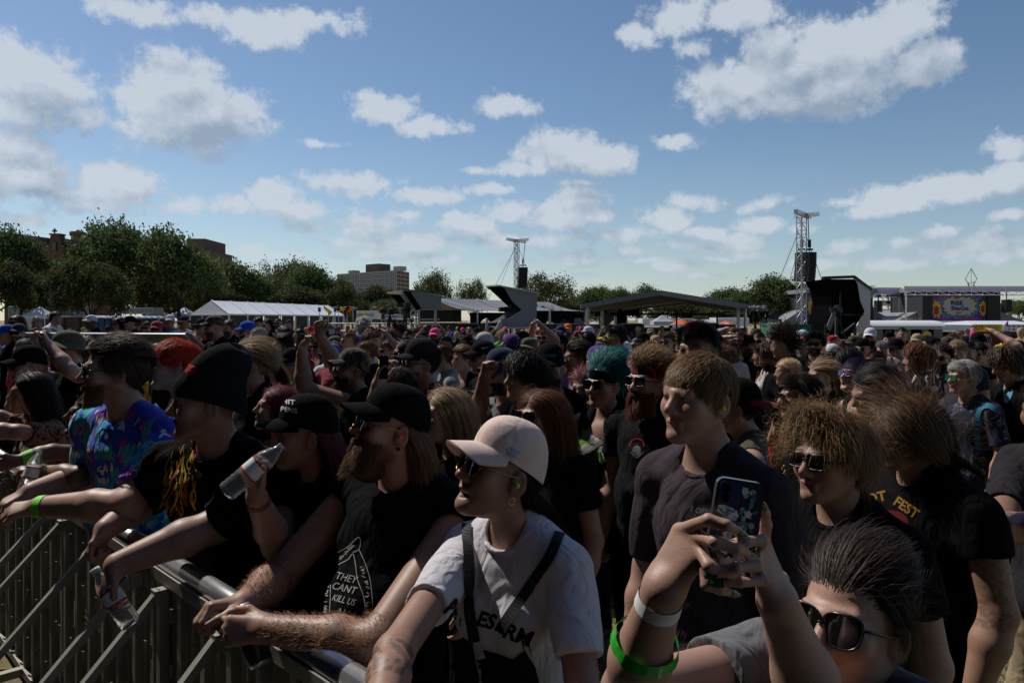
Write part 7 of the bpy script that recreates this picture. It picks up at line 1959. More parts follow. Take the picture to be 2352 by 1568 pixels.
lay(A12, 'shirt_print', 'shirt', [blob2d([(1463 + 10 * math.cos(t), 1034 + 12 * math.sin(t)) for t in np.linspace(0, 6.28, 12, endpoint=False)], 2), stroke2d([(1450, 1038), (1463, 1050), (1478, 1038)], [2, 4, 2])], GPRINT); lay(A12, 'shirt_print', 'shirt', [stroke2d([(1446, 1024), (1452, 1012), (1464, 1007), (1476, 1012), (1480, 1026)], 3, 5)], mat('red ink', (.30, .02, .02), .8))
mb = MB(); mb.tube([A12['N'] + np.array((math.sin(t) * .088, .020 + math.cos(t) * .088, -.015 - .06 * max(0, math.cos(t)))) for t in np.linspace(0, 6.28, 40, endpoint=False)], .0035, 6, True); link('chain', mkmesh('chain', mb.V, mb.F, True, (STEEL,)), A12['root'])
A13 = person(1386, 884, 4.1, 30, 'woman with teal hair in a black scarf, black tank with a green splash print', hyaw=6, pitch=2, skin='fair', build='f', w=1.15, s=1.02, hair=('teal', 'teal'), cap=('band', 'black', dict(wd=.06)), shades=('cat', 'black'), shirt=('tank', 'black'), hq=.8, h=.006, face=dict(hairline=(.1, .1, .1), fat=.006, paint=tattoo(-.45, .09, 8, 1, .8, 60)))
def splash(info):
 r = np.random.RandomState(4); o = []
 for k in range(40):
  a = 2 * math.pi * k / 40; f = 1 + .10 * r.normal(); o.append((1368 + 47 * f * math.cos(a), 1020 + 40 * f * math.sin(a) + (12 * abs(r.normal()) if math.sin(a) > .5 else 0)))
 lay(info, 'splash_print', 'shirt', [blob2d(o, 6)], mat('slime green ink', (.10, .24, .02), .8, .1), .002)
 L = [blob2d([(1368 + x + 14 * math.cos(t) * s_, 1012 + y + 12 * math.sin(t) * s_) for t in np.linspace(0, 6.28, 14, endpoint=False)], 3) for x, y, s_ in ((0, -6, 1.2), (22, 22, 1.0), (-20, 18, .9))]
 L.append(stroke2d([(1330, 1045), (1360, 1030), (1395, 1010)], [4, 9, 4], 6)); lay(info, 'splash_print', 'shirt', L, WPRINT, .0035)
 lay(info, 'splash_print', 'shirt', [stroke2d([(1326 + 9 * k, 1040 + 6 * math.sin(k)), (1328 + 9 * k, 1052), (1327 + 9 * k, 1066 + 5 * math.sin(k * 2))], [4, 3, 1], 3) for k in range(10)], KPRINT, .0045)
splash(A13)
A14 = person(1240, 958, 3.2, 38, 'woman with long copper hair and large speckled sunglasses behind the pale cap', hyaw=8, pitch=4, skin='fair', build='f', s=.98, hair=('long', 'copper'), shades=('cat', 'black'), shirt=('tee', 'black'), hq=.95, face=dict(hairline=(.5, .25, .13)))
A15 = person(1022, 955, 3.2, 62, 'woman with shoulder-length blonde hair frowning upward behind the black-capped bearded man', pitch=8, skin='fair', build='f', s=1.0, hair=('long', 'blonde'), shirt=('tee', 'black'), hq=.95, face=dict(hairline=(.7, .5, .3)))
A16 = person(1128, 918, 4.9, 58, 'woman in a black polka-dot cap with red under the peak and sunglasses', pitch=10, skin='fair', build='f', s=1.0, hair=('ponycap', 'brown'), cap=('cap', 'dots', dict(brim='dots')), shades=('way', 'black'), shirt=('tank', 'black'), hq=.5, face=dict(hairline=(.3, .2, .15)))
A17 = person(965, 836, 4.5, 66, 'bearded man in a dark felt cap and black sunglasses with his mouth open', pitch=4, skin='light', s=1.05, w=1.05, hair=('crop', 'darkbrown'), cap=('cap', 'charcoal', dict(flat=True, tall=.155)), shades=('way', 'black'), beard=(.022, 'brown'), shirt=('tank', 'navy'), hq=.7, face=dict(mouth=.8, hairline=(.2, .13, .09), stubble=(.3, .2, .13)))
A18 = person(806, 852, 4.9, 66, 'bearded man in a camouflage cap with mirrored orange glasses raising a fist and a phone', pitch=12, skin='tan', s=1.05, w=1.1, cap=('cap', 'camo', dict(tall=.15)), shades=('sport', 'orange'), beard=(.085, 'darkbrown'), shirt=('tee', 'black'), hq=.7, sleeve=.35, face=dict(hairline=(.2, .15, .1), stubble=(.25, .18, .14)), h=.0075,
 arms=(dict(w=(693, 815, 4.75), e=(698, 893, 4.75), hand=dict(f=(.25, 0, 1), n=(.6, -.3, .1), curl=(.55, .55, .6, .6))), dict(w=(733, 770, 5.15), e=(772, 838, 5.25), hand=dict(f=(0, 0, 1), n=(.3, -.9, 0), curl=(1.2, 1.2, 1.2, 1.2)), up=(0, 0, .06))))
A19 = person(905, 905, 3.6, 70, 'person hidden behind the black cap holding up a phone in one hand', skin='light', s=.97, hair=('short', 'darkbrown'), shirt=('tee', 'black'), arms=(None, dict(w=(868, 885, 3.45), e=(850, 985, 3.5), hand=dict(f=(.25, 0, 1), n=(.8, -.3, .1), curl=(.4, .5, .55, .6)))))
A20 = person(570, 838, 4.3, 76, 'woman with a blonde ponytail shaved at the side behind the beanie', pitch=2, skin='fair', build='f', s=1.05, w=1.15, hair=('pony', 'blonde'), shirt=('tee', 'black'), hq=.7, face=dict(hairline=(.4, .3, .2), hl_z=.075))
A21 = person(636, 938, 3.8, 80, 'woman with wine-red hair and a nose stud tipping her head back behind the lettered cap', pitch=12, skin='fair', build='f', s=.97, hair=('long', 'wine'), shirt=('tee', 'black'), hq=.8, face=dict(hairline=(.35, .12, .14)))
A22 = person(400, 838, 3.55, 84, 'person with bright red-orange hair and a nose ring singing beside the floral shirt', pitch=5, skin='tan', s=1.0, w=1.1, hair=('bowl', 'red'), shirt=('tee', 'black'), hq=.95, face=dict(mouth=1.1, hairline=(.35, .06, .04)))
A23 = person(70, 902, 4.3, 76, 'woman with long dark hair and a hoop earring in a leopard print top', pitch=4, skin='light', build='f', s=1.0, hair=('long', 'black'), shirt=('tee', 'leopard'), sleeve=.7, hq=.8, lean=.10, face=dict(smile=.6, hairline=(.1, .08, .07)), arms=(dict(w=(-60, 985, 4.0), e=(40, 992, 4.05)), dict(w=(-90, 960, 4.3), e=(0, 958, 4.4))))
in_head(A23, 'earring', [(-.082, -.008 + .022 * math.cos(t), -.066 + .024 * math.sin(t)) for t in np.linspace(0, 6.2, 14)], .0014, GOLD, 5, True)
A24 = person(205, 955, 3.75, 84, 'singing woman with glitter on her cheeks in a red tank, mostly behind the floral shirt', pitch=14, skin='brown', build='f', s=.95, lean=.12, hair=('pony', 'black'), shirt=('tank', 'red'), hq=.7, face=dict(mouth=1.2, hairline=(.15, .12, .1), hl_z=.075), arms=(dict(w=(92, 1082, 3.25), e=(178, 1092, 3.15), hand=dict(f=(-1, -.2, .15), n=(0, .2, -1), curl=(.7, .7, .7, .7))), dict(w=(38, 1058, 3.60), e=(120, 1038, 3.7))))
ring_on(A24, 'bracelet', -1, .93, .016, mat('pale green beads', (.20, .55, .25), .4), .004); ring_on(A24, 'bracelet', -1, .84, .022, mat('dark cord', (.05, .01, .012), .7), .004); ring_on(A24, 'wristband', 1, .70, .045, mat('lime paper', (.22, .62, .05)), .003)
A25 = person(153, 803, 5.3, 66, 'man in an olive bucket hat and sunglasses holding a small camera up with both hands', pitch=2, skin='fair', s=1.02, cap=('bucket', 'olive'), shades=('way', 'black'), beard=(.03, 'brown'), shirt=('tee', 'black'), hq=.5, face=dict(hairline=(.2, .15, .1)), arms=(dict(w=(112, 793, 5.05), e=(160, 850, 5.0), hand=dict(f=(-.4, 0, .9), n=(-.8, -.3, 0), curl=(.7, .7, .7, .7))), dict(w=(87, 797, 5.25), e=(92, 862, 5.3), hand=dict(f=(.1, 0, 1), n=(.8, -.3, 0), curl=(.7, .7, .7, .7)))))
A26 = person(64, 842, 4.9, 70, 'person in a low black cap behind the leopard print top', skin='light', cap=('cap', 'black', dict(tall=.15)), shades=('round', 'clear', 'gold'), shirt=('tee', 'black'), s=.98)
A32 = person(1602, 806, 3.6, 22, 'tall man with short black hair whose forehead shows above the boy with the fringe', skin='tan', s=1.1, w=1.05, hair=('short', 'black'), shirt=('tee', 'black'), hq=.7, face=dict(hairline=(.1, .08, .07)))
A35 = person(1688, 935, 3.4, 88, 'person in a backwards black cap with a red peak, profile half hidden by the boy', skin='fair', s=1.0, cap=('back', 'black', dict(brim='darkred')), shirt=('tank', 'olive'), hair=('crop', 'darkbrown'), hq=.6, face=dict(hairline=(.2, .15, .1)))
A36 = person(1836, 912, 4.1, 72, 'dark-haired man in black glasses seen from behind the curls, facing left', skin='fair', s=1.02, hair=('short', 'darkbrown'), shades=('way', 'black'), beard=(.015, 'darkbrown'), shirt=('tee', 'black'), hq=.7, face=dict(hairline=(.15, .1, .08)))
A37 = person(2003, 905, 3.7, 60, 'person with sleek black hair and an ear full of rings, head bowed', pitch=-14, skin='light', build='f', s=.97, hair=('pony', 'black'), shirt=('tee', 'black'), hq=.7, face=dict(hairline=(.1, .08, .07)))
A38 = person(1966, 864, 5.0, 48, 'woman with purple hair and reflective sunglasses singing with her head back', pitch=14, skin='fair', build='f', s=1.0, hair=('bowl', 'purple'), shades=('way', 'purple'), shirt=('tank', 'black'), hq=.6, face=dict(mouth=1.2, hairline=(.2, .1, .2)))
# -- things held in the hands
CLEARP = mat('clear plastic', (.85, .88, .90), .06, .5, trans=.92, bump=.15, bscale=120); CLEARP.node_tree.nodes['Principled BSDF'].inputs['IOR'].default_value = 1.25
def bottle(a, b, label, L=.205, r=.031, cap=False, lettering=True):
 """small water bottle, base at a, mouth towards b"""
 a = np.array(a); d = unit(np.array(b) - a); x = unit(np.cross(d, (0, 1, 0))); y = np.cross(d, x)
 if y[1] > 0: y = -y; x = -x
 R = np.stack([x, y, d], 1); r0 = empty('water_bottle', a, label, 'bottle', None)
 P = lambda rr, t, z: a + R @ np.array((rr * math.cos(t), rr * math.sin(t), z))
 prof = [(0, .004), (.6, 0), (.92, .004), (1, .014), (.94, .022), (1, .030), (.94, .038), (1, .046), (.94, .054), (1, .062), (1, .080), (1, .125), (1, .132), (.97, .145), (.75, .165), (.47, .182), (.40, .188), (.40, .205), (.36, .2055), (.36, .19)]
 mb = MB(); mb.grid([[P(r * f, t, z * L / .205) for t in np.linspace(0, 2 * math.pi, 25)] for f, z in prof]); mb.build('bottle', CLEARP, r0, True)
 mb = MB(); mb.grid([[P(r * 1.015, t, z * L / .205) for t in np.linspace(0, 2 * math.pi, 25)] for z in (.084, .122)]); lb = mb.build('label_sleeve', mat('bottle label', (.60, .64, .62), .5), r0, True)
 mb = MB()
 for z0, z1 in ((.080, .084), (.122, .127)): mb.grid([[P(r * 1.02, t, z * L / .205) for t in np.linspace(0, 2 * math.pi, 25)] for z in (z0, z1)])
 mb.build('label_stripe', mat('label red', (.45, .01, .02), .5), lb, True)
 mb = MB(); mb.grid([[P(r * 1.022, t, z * L / .205) for t in np.linspace(-2.4, -1.5, 7)] for z in (.088, .112)]); mb.build('label_patch', mat('label green', (.10, .30, .05), .5), lb, True)
 V, Fc = text_mesh('CRYSTAL GEYSER', .02); mb = MB()
 mb.add([P(r * 1.03, math.pi * 1.5 + v[0] * .0075 / r, (.117 + v[1] * .0070) * L / .205) for v in V], Fc); mb.build('label_lettering', mat('label ink', (.02, .04, .10), .5), lb)
 if cap: mb = MB(); mb.bar(P(0, 0, .198 * L / .205), P(0, 0, .213 * L / .205), r * .46, 16); mb.build('bottle_cap', WHITE, r0, True)
bottle(U(517, 1132, 2.14), U(625, 1043, 2.18), 'clear water bottle tipped to the mouth of the person in the lettered cap')
bottle(U(303, 1436, 2.28), U(228, 1322, 2.30), 'nearly empty water bottle hanging neck-up from the hand below the barricade rail', cap=True)
bottle(U(52, 1142, 3.15), U(85, 1052, 3.22), 'crumpled water bottle standing behind the bracelets at the left edge')
def can(a, b, label):
 a = np.array(a); d = unit(np.array(b) - a); x = unit(np.cross(d, (0, 1, 0))); y = np.cross(d, x); R = np.stack([x, y, d], 1); r0 = empty('drink_can', a, label, 'can')
 P = lambda rr, t, z: a + R @ np.array((rr * math.cos(t), rr * math.sin(t), z)); T = np.linspace(0, 2 * math.pi, 25)
 mb = MB(); mb.grid([[P(f, t, z) for t in T] for f, z in ((.025, .006), (.032, .012), (.033, .148), (.028, .158))]); mb.build('can_body', mat('can green', (.008, .030, .016), .3, .5, metal=.4), r0, True)
 mb = MB(); mb.grid([[P(f, t, z) for t in T] for f, z in ((0, .006), (.020, .004), (.024, 0), (.027, .002), (.0285, .010))]); mb.build('can_rim', ALU, r0, True); mb = MB(); mb.grid([[P(f, t, z) for t in T] for f, z in ((.028, .158), (.0265, .162), (.024, .158), (0, .157))]); mb.build('can_rim', ALU, r0, True)
 mb = MB(); mb.grid([[P(.0334, t, z) for t in np.linspace(3.6, 5.6, 9)] for z in (.02, .034)]); mb.build('can_stripe', mat('can yellow', (.45, .42, .03), .4), r0, True)
can(U(600, 1528, 1.93), U(545, 1382, 1.98), 'dark green drink can clasped in both hands of the bearded man')
PH = mat('phone black', (.008, .008, .009), .25, .5)
def phone(tl, tr, bl, Y, label, back=None, flip=False, size=None, th=.010):
 tl, tr, bl = U(*tl, Y), U(*tr, Y), U(*bl, Y); ux = unit(tr - tl); w = np.linalg.norm(tr - tl); uy = bl - tl; uy = unit(uy - ux * uy.dot(ux)); h = np.linalg.norm(bl - tl); n = np.cross(ux, uy)
 if n[1] < 0: n = -n
 r0 = empty('phone', (tl + bl) / 2, label, 'phone', 'phones held up to film'); o = tl
 def rr(x0, y0, x1, y1, rad, z): 
  pts = []
  for cx, cy, a0 in ((x1 - rad, y0 + rad, -90), (x1 - rad, y1 - rad, 0), (x0 + rad, y1 - rad, 90), (x0 + rad, y0 + rad, 180)):
   for k in range(6): a = R_(a0 + 18 * k); pts.append(o + ux * (cx + rad * math.cos(a)) + uy * (cy + rad * math.sin(a)) + n * z)
  return pts
 mb = MB(); mb.plate(rr(0, 0, w, h, w * .16, 0), n * th); mb.build('case', back or PH, r0)
 cam_w = w * .46
 mb = MB(); mb.plate(rr(w * .06, w * .06, w * .06 + cam_w, w * .06 + cam_w * 1.05, w * .08, -.0025), n * .002); cb = mb.build('camera_block', mat('camera block', (.02, .035, .09) if back else (.012, .012, .014), .3, .5), r0)
 mb = MB()
 for fx, fy in ((.30, .30), (.30, .72)) if back else ((.3, .3), (.3, .72), (.72, .5)):
  c = o + ux * (w * .06 + cam_w * fx) + uy * (w * .06 + cam_w * fy); mb.bar(c - n * .0045, c, w * .085, 18)
 mb.build('lens', mat('camera glass', (.004, .004, .006), .08, .7), cb)
 return r0, o, ux, uy, n, w, h
ph = phone((1650, 1094), (1760, 1112), (1618, 1300), .992, 'phone in a clear case with white and teal flowers, held by the filming woman', mat('phone case base', (.035, .04, .05), .18, .5))
def flowers():
 r0, o, ux, uy, n, w, h = ph; r = np.random.RandomState(11)
 for nm, col, cnt in (('flower_print', (.60, .66, .70), 26), ('leaf_print', (.04, .24, .22), 46), ('bud_print', (.30, .40, .56), 18), ('leaf_print', (.08, .36, .32), 26)):
  mb = MB()
  for k in range(cnt):
   cx, cy = r.uniform(.08, .92) * w, r.uniform(.06, .95) * h
   if cx < w * .56 and cy < w * .60: continue
   c = o + ux * cx + uy * cy - n * (.0006 + .0003 * r.rand()); pet = 5 if 'flower' in nm else 1; R0 = w * (.095 if pet > 1 else .07) * r.uniform(.7, 1.3); a0 = r.uniform(0, 6.28); pts = []
   for q in range(20):
    t = 2 * math.pi * q / 20
    rad = R0 * (.72 + .28 * abs(math.cos(2.5 * t))) if pet > 1 else R0
    ex, ey = rad * math.cos(t), rad * math.sin(t) * (1 if pet > 1 or 'bud' in nm else .35)
    pts.append(c + ux * (ex * math.cos(a0) - ey * math.sin(a0)) + uy * (ex * math.sin(a0) + ey * math.cos(a0)))
   mb.add(pts, [tuple(range(20))])
  mb.build(nm, mat('case print %.2f' % col[0] + nm, col, .3, .4), r0)
flowers()
phone((684, 765), (703, 768), (676, 800), 4.72, 'black phone in the raised hand below the fist')
phone((872, 815), (893, 816), (868, 870), 3.42, 'black phone held upright by the hand behind the black cap')
r_, o_, ux_, uy_, n_, w_, h_ = phone((88, 766), (118, 764), (90, 780), 5.1, 'small teal camera held up by the man in the bucket hat', mat('camera teal', (.02, .10, .12), .4))
def bottle_dummy(): pass
# -- the crowd behind: each one seen in the photograph
def P_(px, py, hpx, beta, label, **kw):
 Y = 410.0 / hpx
 kw.setdefault('s', 1.0)
 return person(px, py, Y, beta, label, **kw)
S_ = lambda c, k='tee': (k, c)
MID = [
 (1262, 848, 92, 10, 'heavy bearded man in a flat black cap with small blue letters', dict(skin='light', w=1.25, s=1.05, cap=('cap', 'black', dict(flat=True, tall=.155)), beard=(.03, 'brown'), shirt=S_('black', 'vneck'))),
 (1205, 868, 105, 62, 'woman with a black shaggy bob behind the polka-dot cap', dict(skin='fair', build='f', w=1.2, hair=('mop', 'black'), shirt=S_('black'), pitch=4)),
 (1150, 858, 95, 50, 'man in a navy lettered cap and round mirrored sunglasses with his fist at his chin', dict(skin='light', cap=('cap', 'navy', dict(tall=.155)), shades=('round', 'blue'), beard=(.012, 'brown'), shirt=S_('grey'), arms=(None, dict(w=(1112, 868, 4.1), hand=dict(f=(.2, 0, 1), n=(.5, -.5, 0), curl=(1.1, 1.1, 1.1, 1.1)))))),
 (1108, 822, 72, 62, 'man in a plain black sports cap and sunglasses left of the navy lettered cap', dict(skin='light', cap=('cap', 'offblack'), shades=('way', 'black'), shirt=S_('black'))),
 (1375, 838, 80, 34, 'smiling man in a backwards purple-blue cap beside the teal hair', dict(skin='fair', cap=('back', 'purple'), shirt=S_('black'), hair=('crop', 'brown'), face=dict(smile=.6))),
 (1325, 822, 72, 74, 'man with wooden-armed sunglasses and dark swept hair in profile', dict(skin='tan', hair=('swept', 'darkbrown'), shades=('way', 'green', 'wood'), shirt=S_('grey'))),
 (1340, 893, 90, 20, 'woman with dark red hair half hidden by the teal-haired woman', dict(skin='light', build='f', s=.92, hair=('pony', 'wine'), shirt=S_('black'))),
 (1060, 825, 58, 46, 'young man with a ginger quiff and a black tank top', dict(skin='fair', hair=('swept', 'ginger'), shirt=S_('black', 'tank'))),
 (1014, 822, 62, 80, 'man with a buzz cut in a pale grey cut-off tee', dict(skin='fair', hair=('crop', 'brown'), shirt=S_('midgrey', 'cut'))),
 (1022, 793, 44, 20, 'grinning man in square sunglasses with short dark hair', dict(skin='fair', hair=('short', 'black'), shades=('way', 'black'), shirt=S_('black'), face=dict(smile=1, mouth=.6))),
 (1066, 790, 42, 14, 'woman with long dark waves and sunglasses in the middle of the crowd', dict(skin='light', build='f', hair=('long', 'black'), shades=('way', 'black'), shirt=S_('black'))),
 (1112, 792, 52, 60, 'man in a pale grey and black ball cap with a badge on the front', dict(skin='light', cap=('cap', 'lightgrey', dict(brim='black')), shades=('way', 'black'), beard=(.02, 'brown'), shirt=S_('black'))),
 (1174, 795, 52, 150, 'person in a backwards bright purple cap', dict(skin='tan', cap=('cap', 'purple', dict(brim='lilac')), shirt=S_('black'), hair=('crop', 'black'))),
 (1214, 802, 48, 50, 'man in a dark green bucket hat and sunglasses', dict(skin='light', cap=('bucket', 'olive'), shades=('way', 'black'), beard=(.03, 'brown'), shirt=S_('charcoal'))),
 (1196, 784, 44, 70, 'man with a black headscarf in profile', dict(skin='tan', cap=('back', 'black'), shirt=S_('black'))),
 (1251, 776, 40, 24, 'yelling man in a red tee holding both arms up', dict(skin='fair', hair=('short', 'ginger'), shades=('way', 'black'), beard=(.03, 'ginger'), shirt=S_('red'), face=dict(mouth=1.2), arms=(dict(w=(1247, 750, 10), hint=(-1, 0, -.3)), dict(w=(1222, 752, 10), hint=(1, 0, -.3))))),
 (1288, 767, 36, 14, 'big man in a blue cap and a neon green tee', dict(skin='fair', cap=('cap', 'navy'), w=1.2, beard=(.03, 'brown'), shirt=S_('neon'))),
 (1286, 788, 40, 14, 'woman in a black cap and a pale print tank in front of the neon tee', dict(skin='light', build='f', cap=('cap', 'black'), shades=('way', 'black'), hair=('long', 'black'), shirt=S_('lilac', 'tank'))),
 (1304, 758, 27, 10, 'person in an orange cap and yellow shirt', dict(cap=('cap', 'orange'), shirt=S_('yellow'), beard=(.04, 'brown'))),
 (1351, 766, 30, 60, 'person in a bright white cap under the canopy eave', dict(cap=('cap', 'white'), shirt=S_('white'))),
 (1336, 761, 24, 10, 'woman with hot pink hair under the canopy eave', dict(build='f', hair=('bowl', 'pink'), shirt=S_('black'))),
 (1327, 778, 34, 14, 'man in a red print bandana and dark sunglasses with a black waistcoat', dict(skin='fair', cap=('back', 'bandana'), shades=('way', 'black'), shirt=S_('white'))),
 (1412, 776, 54, 72, 'tall man in neon green sunglasses seen in profile, black tee with orange lettering', dict(skin='tan', s=1.06, hair=('short', 'black'), shades=('sport', 'black', 'neon'), shirt=S_('black'))),
 (1348, 784, 44, 100, 'person with short black hair turned away', dict(skin='tan', hair=('short', 'black'), shirt=S_('black'))),
 (1390, 782, 34, 50, 'person in a black and white mesh cap with a yellow peak', dict(cap=('cap', 'black', dict(brim='yellow')), shirt=S_('grey'))),
 (1440, 822, 44, 120, 'person with black hair bending over behind the bandana', dict(hair=('short', 'black'), shirt=S_('charcoal'))),
 (1477, 787, 42, 24, 'bearded man in a black cap holding a phone flat before his chest', dict(skin='light', cap=('cap', 'black'), beard=(.02, 'black'), shirt=S_('charcoal'), arms=(None, dict(w=(1452, 798, 9.4))))),
 (1505, 790, 36, 10, 'person in an orange cap filming with both arms straight up', dict(skin='brown', cap=('cap', 'tan'), shades=('way', 'black'), shirt=S_('black'), arms=(dict(w=(1522, 757, 11), hint=(-1, 0, 0)), dict(w=(1492, 757, 11), hint=(1, 0, 0))))),
 (1532, 786, 44, 26, 'clean-shaven young man in sunglasses and a plain black tee with a small chest print', dict(skin='fair', hair=('short', 'brown'), shades=('way', 'black'), shirt=S_('black'), w=1.05)),
 (1560, 782, 34, 10, 'bespectacled man with a ginger beard', dict(skin='fair', hair=('short', 'ginger'), shades=('round', 'clear'), beard=(.025, 'ginger'), shirt=S_('navy'))),
 (1582, 768, 30, 20, 'person in a wide grey sun visor', dict(cap=('bucket', 'charcoal'), shirt=S_('black'))),
 (1599, 769, 36, 10, 'person in a tan trucker cap', dict(cap=('cap', 'tan', dict(brim='cream')), beard=(.02, 'brown'), shirt=S_('olive'))),
 (1640, 788, 44, 40, 'man in narrow sunglasses looking up with a hand behind his neck', dict(skin='fair', hair=('swept', 'black'), shades=('way', 'black'), shirt=S_('cream'), pitch=8, arms=(None, dict(w=(1668, 775, 9.4), hint=(1, 0, .2))))),
 (1672, 802, 44, 8, 'laughing woman in sunglasses and a white shirt', dict(skin='fair', build='f', hair=('long', 'brown'), shades=('cat', 'black'), shirt=S_('white', 'shirt'), face=dict(smile=1, mouth=.8), roll=-8)),
 (1683, 768, 34, 30, 'long-haired orange-haired man with an arm over his head', dict(skin='fair', hair=('long', 'ginger'), shades=('way', 'black'), beard=(.04, 'ginger'), shirt=S_('black'), arms=(None, dict(w=(1662, 757, 12), hint=(1, 0, .5))))),
 (1697, 782, 42, 14, 'muscular man with orange shades and a black tank top', dict(skin='light', hair=('crop', 'brown'), shades=('sport', 'orange'), beard=(.02, 'brown'), shirt=S_('black', 'tank'))),
 (1718, 792, 42, 30, 'man in a flat black cap with a goatee', dict(skin='light', cap=('cap', 'black', dict(flat=True)), shades=('way', 'black'), beard=(.02, 'black'), shirt=S_('charcoal'))),
 (1742, 784, 42, 16, 'square-faced man in black sunglasses and a numbered vest', dict(skin='fair', hair=('crop', 'darkbrown'), shades=('way', 'black'), shirt=S_('navy', 'tank'), w=1.1)),
 (1658, 822, 56, 100, 'person with tousled dark-blond curls turned away', dict(skin='fair', hair=('curly', 'lightbrown'), shirt=S_('white'))),
 (1752, 816, 50, 80, 'woman with tied hair and a pale top turned away', dict(skin='fair', build='f', hair=('bun', 'brown'), shirt=S_('lightgrey', 'tank'))),
 (1766, 820, 54, 82, 'bearded curly-haired man looking down in a black tee with a star', dict(skin='light', hair=('curly', 'brown'), beard=(.02, 'brown'), shirt=S_('black'), pitch=-24, pants='red')),
 (1796, 793, 58, 84, 'person with dark hair flying up behind, bent forward', dict(skin='light', hair=('flying', 'darkbrown'), shirt=S_('black'), pitch=-10)),
 (1777, 782, 44, 30, 'man with short dark hair frowning left of the flying hair', dict(skin='light', hair=('short', 'black'), shirt=S_('black'))),
 (1842, 783, 46, 14, 'old man in a pale blue cap with an orange peak and glasses', dict(skin='fair', cap=('cap', 'paleblue', dict(brim='orange')), shades=('round', 'clear'), shirt=S_('navy'), w=1.1)),
 (1871, 790, 50, 8, 'man with a mop of dark curls and sunglasses in a black shirt', dict(skin='light', hair=('curly', 'black'), shades=('way', 'black'), shirt=S_('black', 'shirt'), w=1.1, beard=(.012, 'black'))),
 (1911, 815, 46, 6, 'blonde woman in a white cap and sunglasses', dict(skin='fair', build='f', cap=('back', 'white'), shades=('way', 'black'), hair=('long', 'blonde'), shirt=S_('black'))),
 (1946, 832, 66, 110, 'person with long black hair seen from behind, pink skirt', dict(skin='light', build='f', hair=('long', 'black'), shirt=S_('black'), pants='pink')),
 (1808, 855, 62, 80, 'person with a cropped platinum bleach cut in a teal tee and grey shorts', dict(skin='light', hair=('crop', 'platinum'), shirt=S_('teal'), pants='grey', lean=.15)),
 (1884, 866, 72, 52, 'woman with a blonde ponytail and sunglasses pushed up on her head', dict(skin='fair', build='f', hair=('pony', 'blonde'), shirt=S_('black', 'tank'))),
 (1999, 775, 40, 10, 'big bearded man in a white cap', dict(skin='light', cap=('cap', 'white'), beard=(.03, 'black'), shirt=S_('black'), w=1.2)),
 (1961, 793, 40, 40, 'person in a camouflage cap with rainbow mirrored shades', dict(cap=('cap', 'camo'), shades=('sport', 'orange'), shirt=S_('black'))),
 (1981, 802, 46, 20, 'man in a backwards black cap and clear glasses with his mouth open', dict(skin='fair', cap=('back', 'black'), shades=('round', 'clear'), shirt=S_('black'), face=dict(mouth=1.1))),
 (2010, 838, 60, 18, 'man in a black and yellow lettered headband, sunglasses and a black tank top', dict(skin='fair', cap=('band', 'black', dict(wd=.05)), hair=('crop', 'darkbrown'), shades=('way', 'green', 'gold'), shirt=S_('black', 'tank'), face=dict(mouth=.7))),
 (2030, 806, 44, 30, 'grey-haired man in profile behind the headband', dict(skin='fair', hair=('short', 'grey'), shirt=S_('grey'))),
 (2042, 780, 36, 12, 'bearded man in a dark backwards cap and a slate blue tee', dict(skin='light', cap=('back', 'black'), beard=(.025, 'black'), shirt=S_('skyblue'))),
 (2058, 806, 50, 14, 'man with long grey beard, black cap and bright red tee', dict(skin='fair', cap=('cap', 'black', dict(flat=True)), beard=(.09, 'grey'), shirt=S_('red'), w=1.25, s=1.05, arms=(dict(w=(2072, 850, 8.0)), None))),
 (2072, 769, 28, 10, 'tall long-faced man with cropped hair and a hand up', dict(skin='light', s=1.1, hair=('crop', 'black'), shirt=S_('black'), arms=(dict(w=(2100, 778, 14), hint=(-1, 0, 0)), None))),
 (2108, 825, 66, 108, 'redhead youth looking left, black tee with white skeletons on the back', dict(skin='fair', hair=('mop', 'ginger'), shirt=S_('black'), hyaw=-20)),
 (2160, 822, 58, 14, 'goateed man with tied-back hair, sunglasses and a pale printed tee', dict(skin='light', hair=('pony', 'darkbrown'), shades=('way', 'black'), beard=(.03, 'darkbrown'), shirt=S_('lightgrey'))),
 (2200, 808, 54, 8, 'smiling blond youth in a navy hooded top', dict(skin='fair', hair=('bowl', 'blonde'), shirt=S_('navy'), face=dict(smile=1))),
 (2222, 812, 52, 14, 'man with a full black beard and patch vest beside the blond youth', dict(skin='light', hair=('crop', 'black'), beard=(.06, 'black'), shirt=S_('black', 'cut'), w=1.1)),
 (2144, 800, 46, 20, 'man in a black cap with a round white badge', dict(cap=('cap', 'black'), shirt=S_('black'))),
 (2176, 796, 42, 20, 'man in a washed grey camouflage cap', dict(skin='dark', cap=('cap', 'camo'), shirt=S_('black'), beard=(.02, 'black'))),
 (2106, 786, 36, 14, 'person in a khaki cap behind the redhead', dict(cap=('cap', 'khaki'), shirt=S_('olive'))),
 (2132, 790, 38, 20, 'woman sipping a drink in white-framed sunglasses', dict(build='f', hair=('short', 'darkbrown'), shades=('way', 'black', 'white'), shirt=S_('black'))),
 (2246, 790, 46, 14, 'man in a black cap and a white tee with a yellow print', dict(skin='fair', cap=('cap', 'black'), shirt=S_('white'), beard=(.01, 'brown'), arms=(dict(w=(2292, 768, 8.9), hint=(-1, 0, .3)), None))),
 (2260, 792, 40, 20, 'man in a patterned headscarf and black sunglasses', dict(skin='light', cap=('back', 'dots'), shades=('way', 'black'), shirt=S_('white'))),
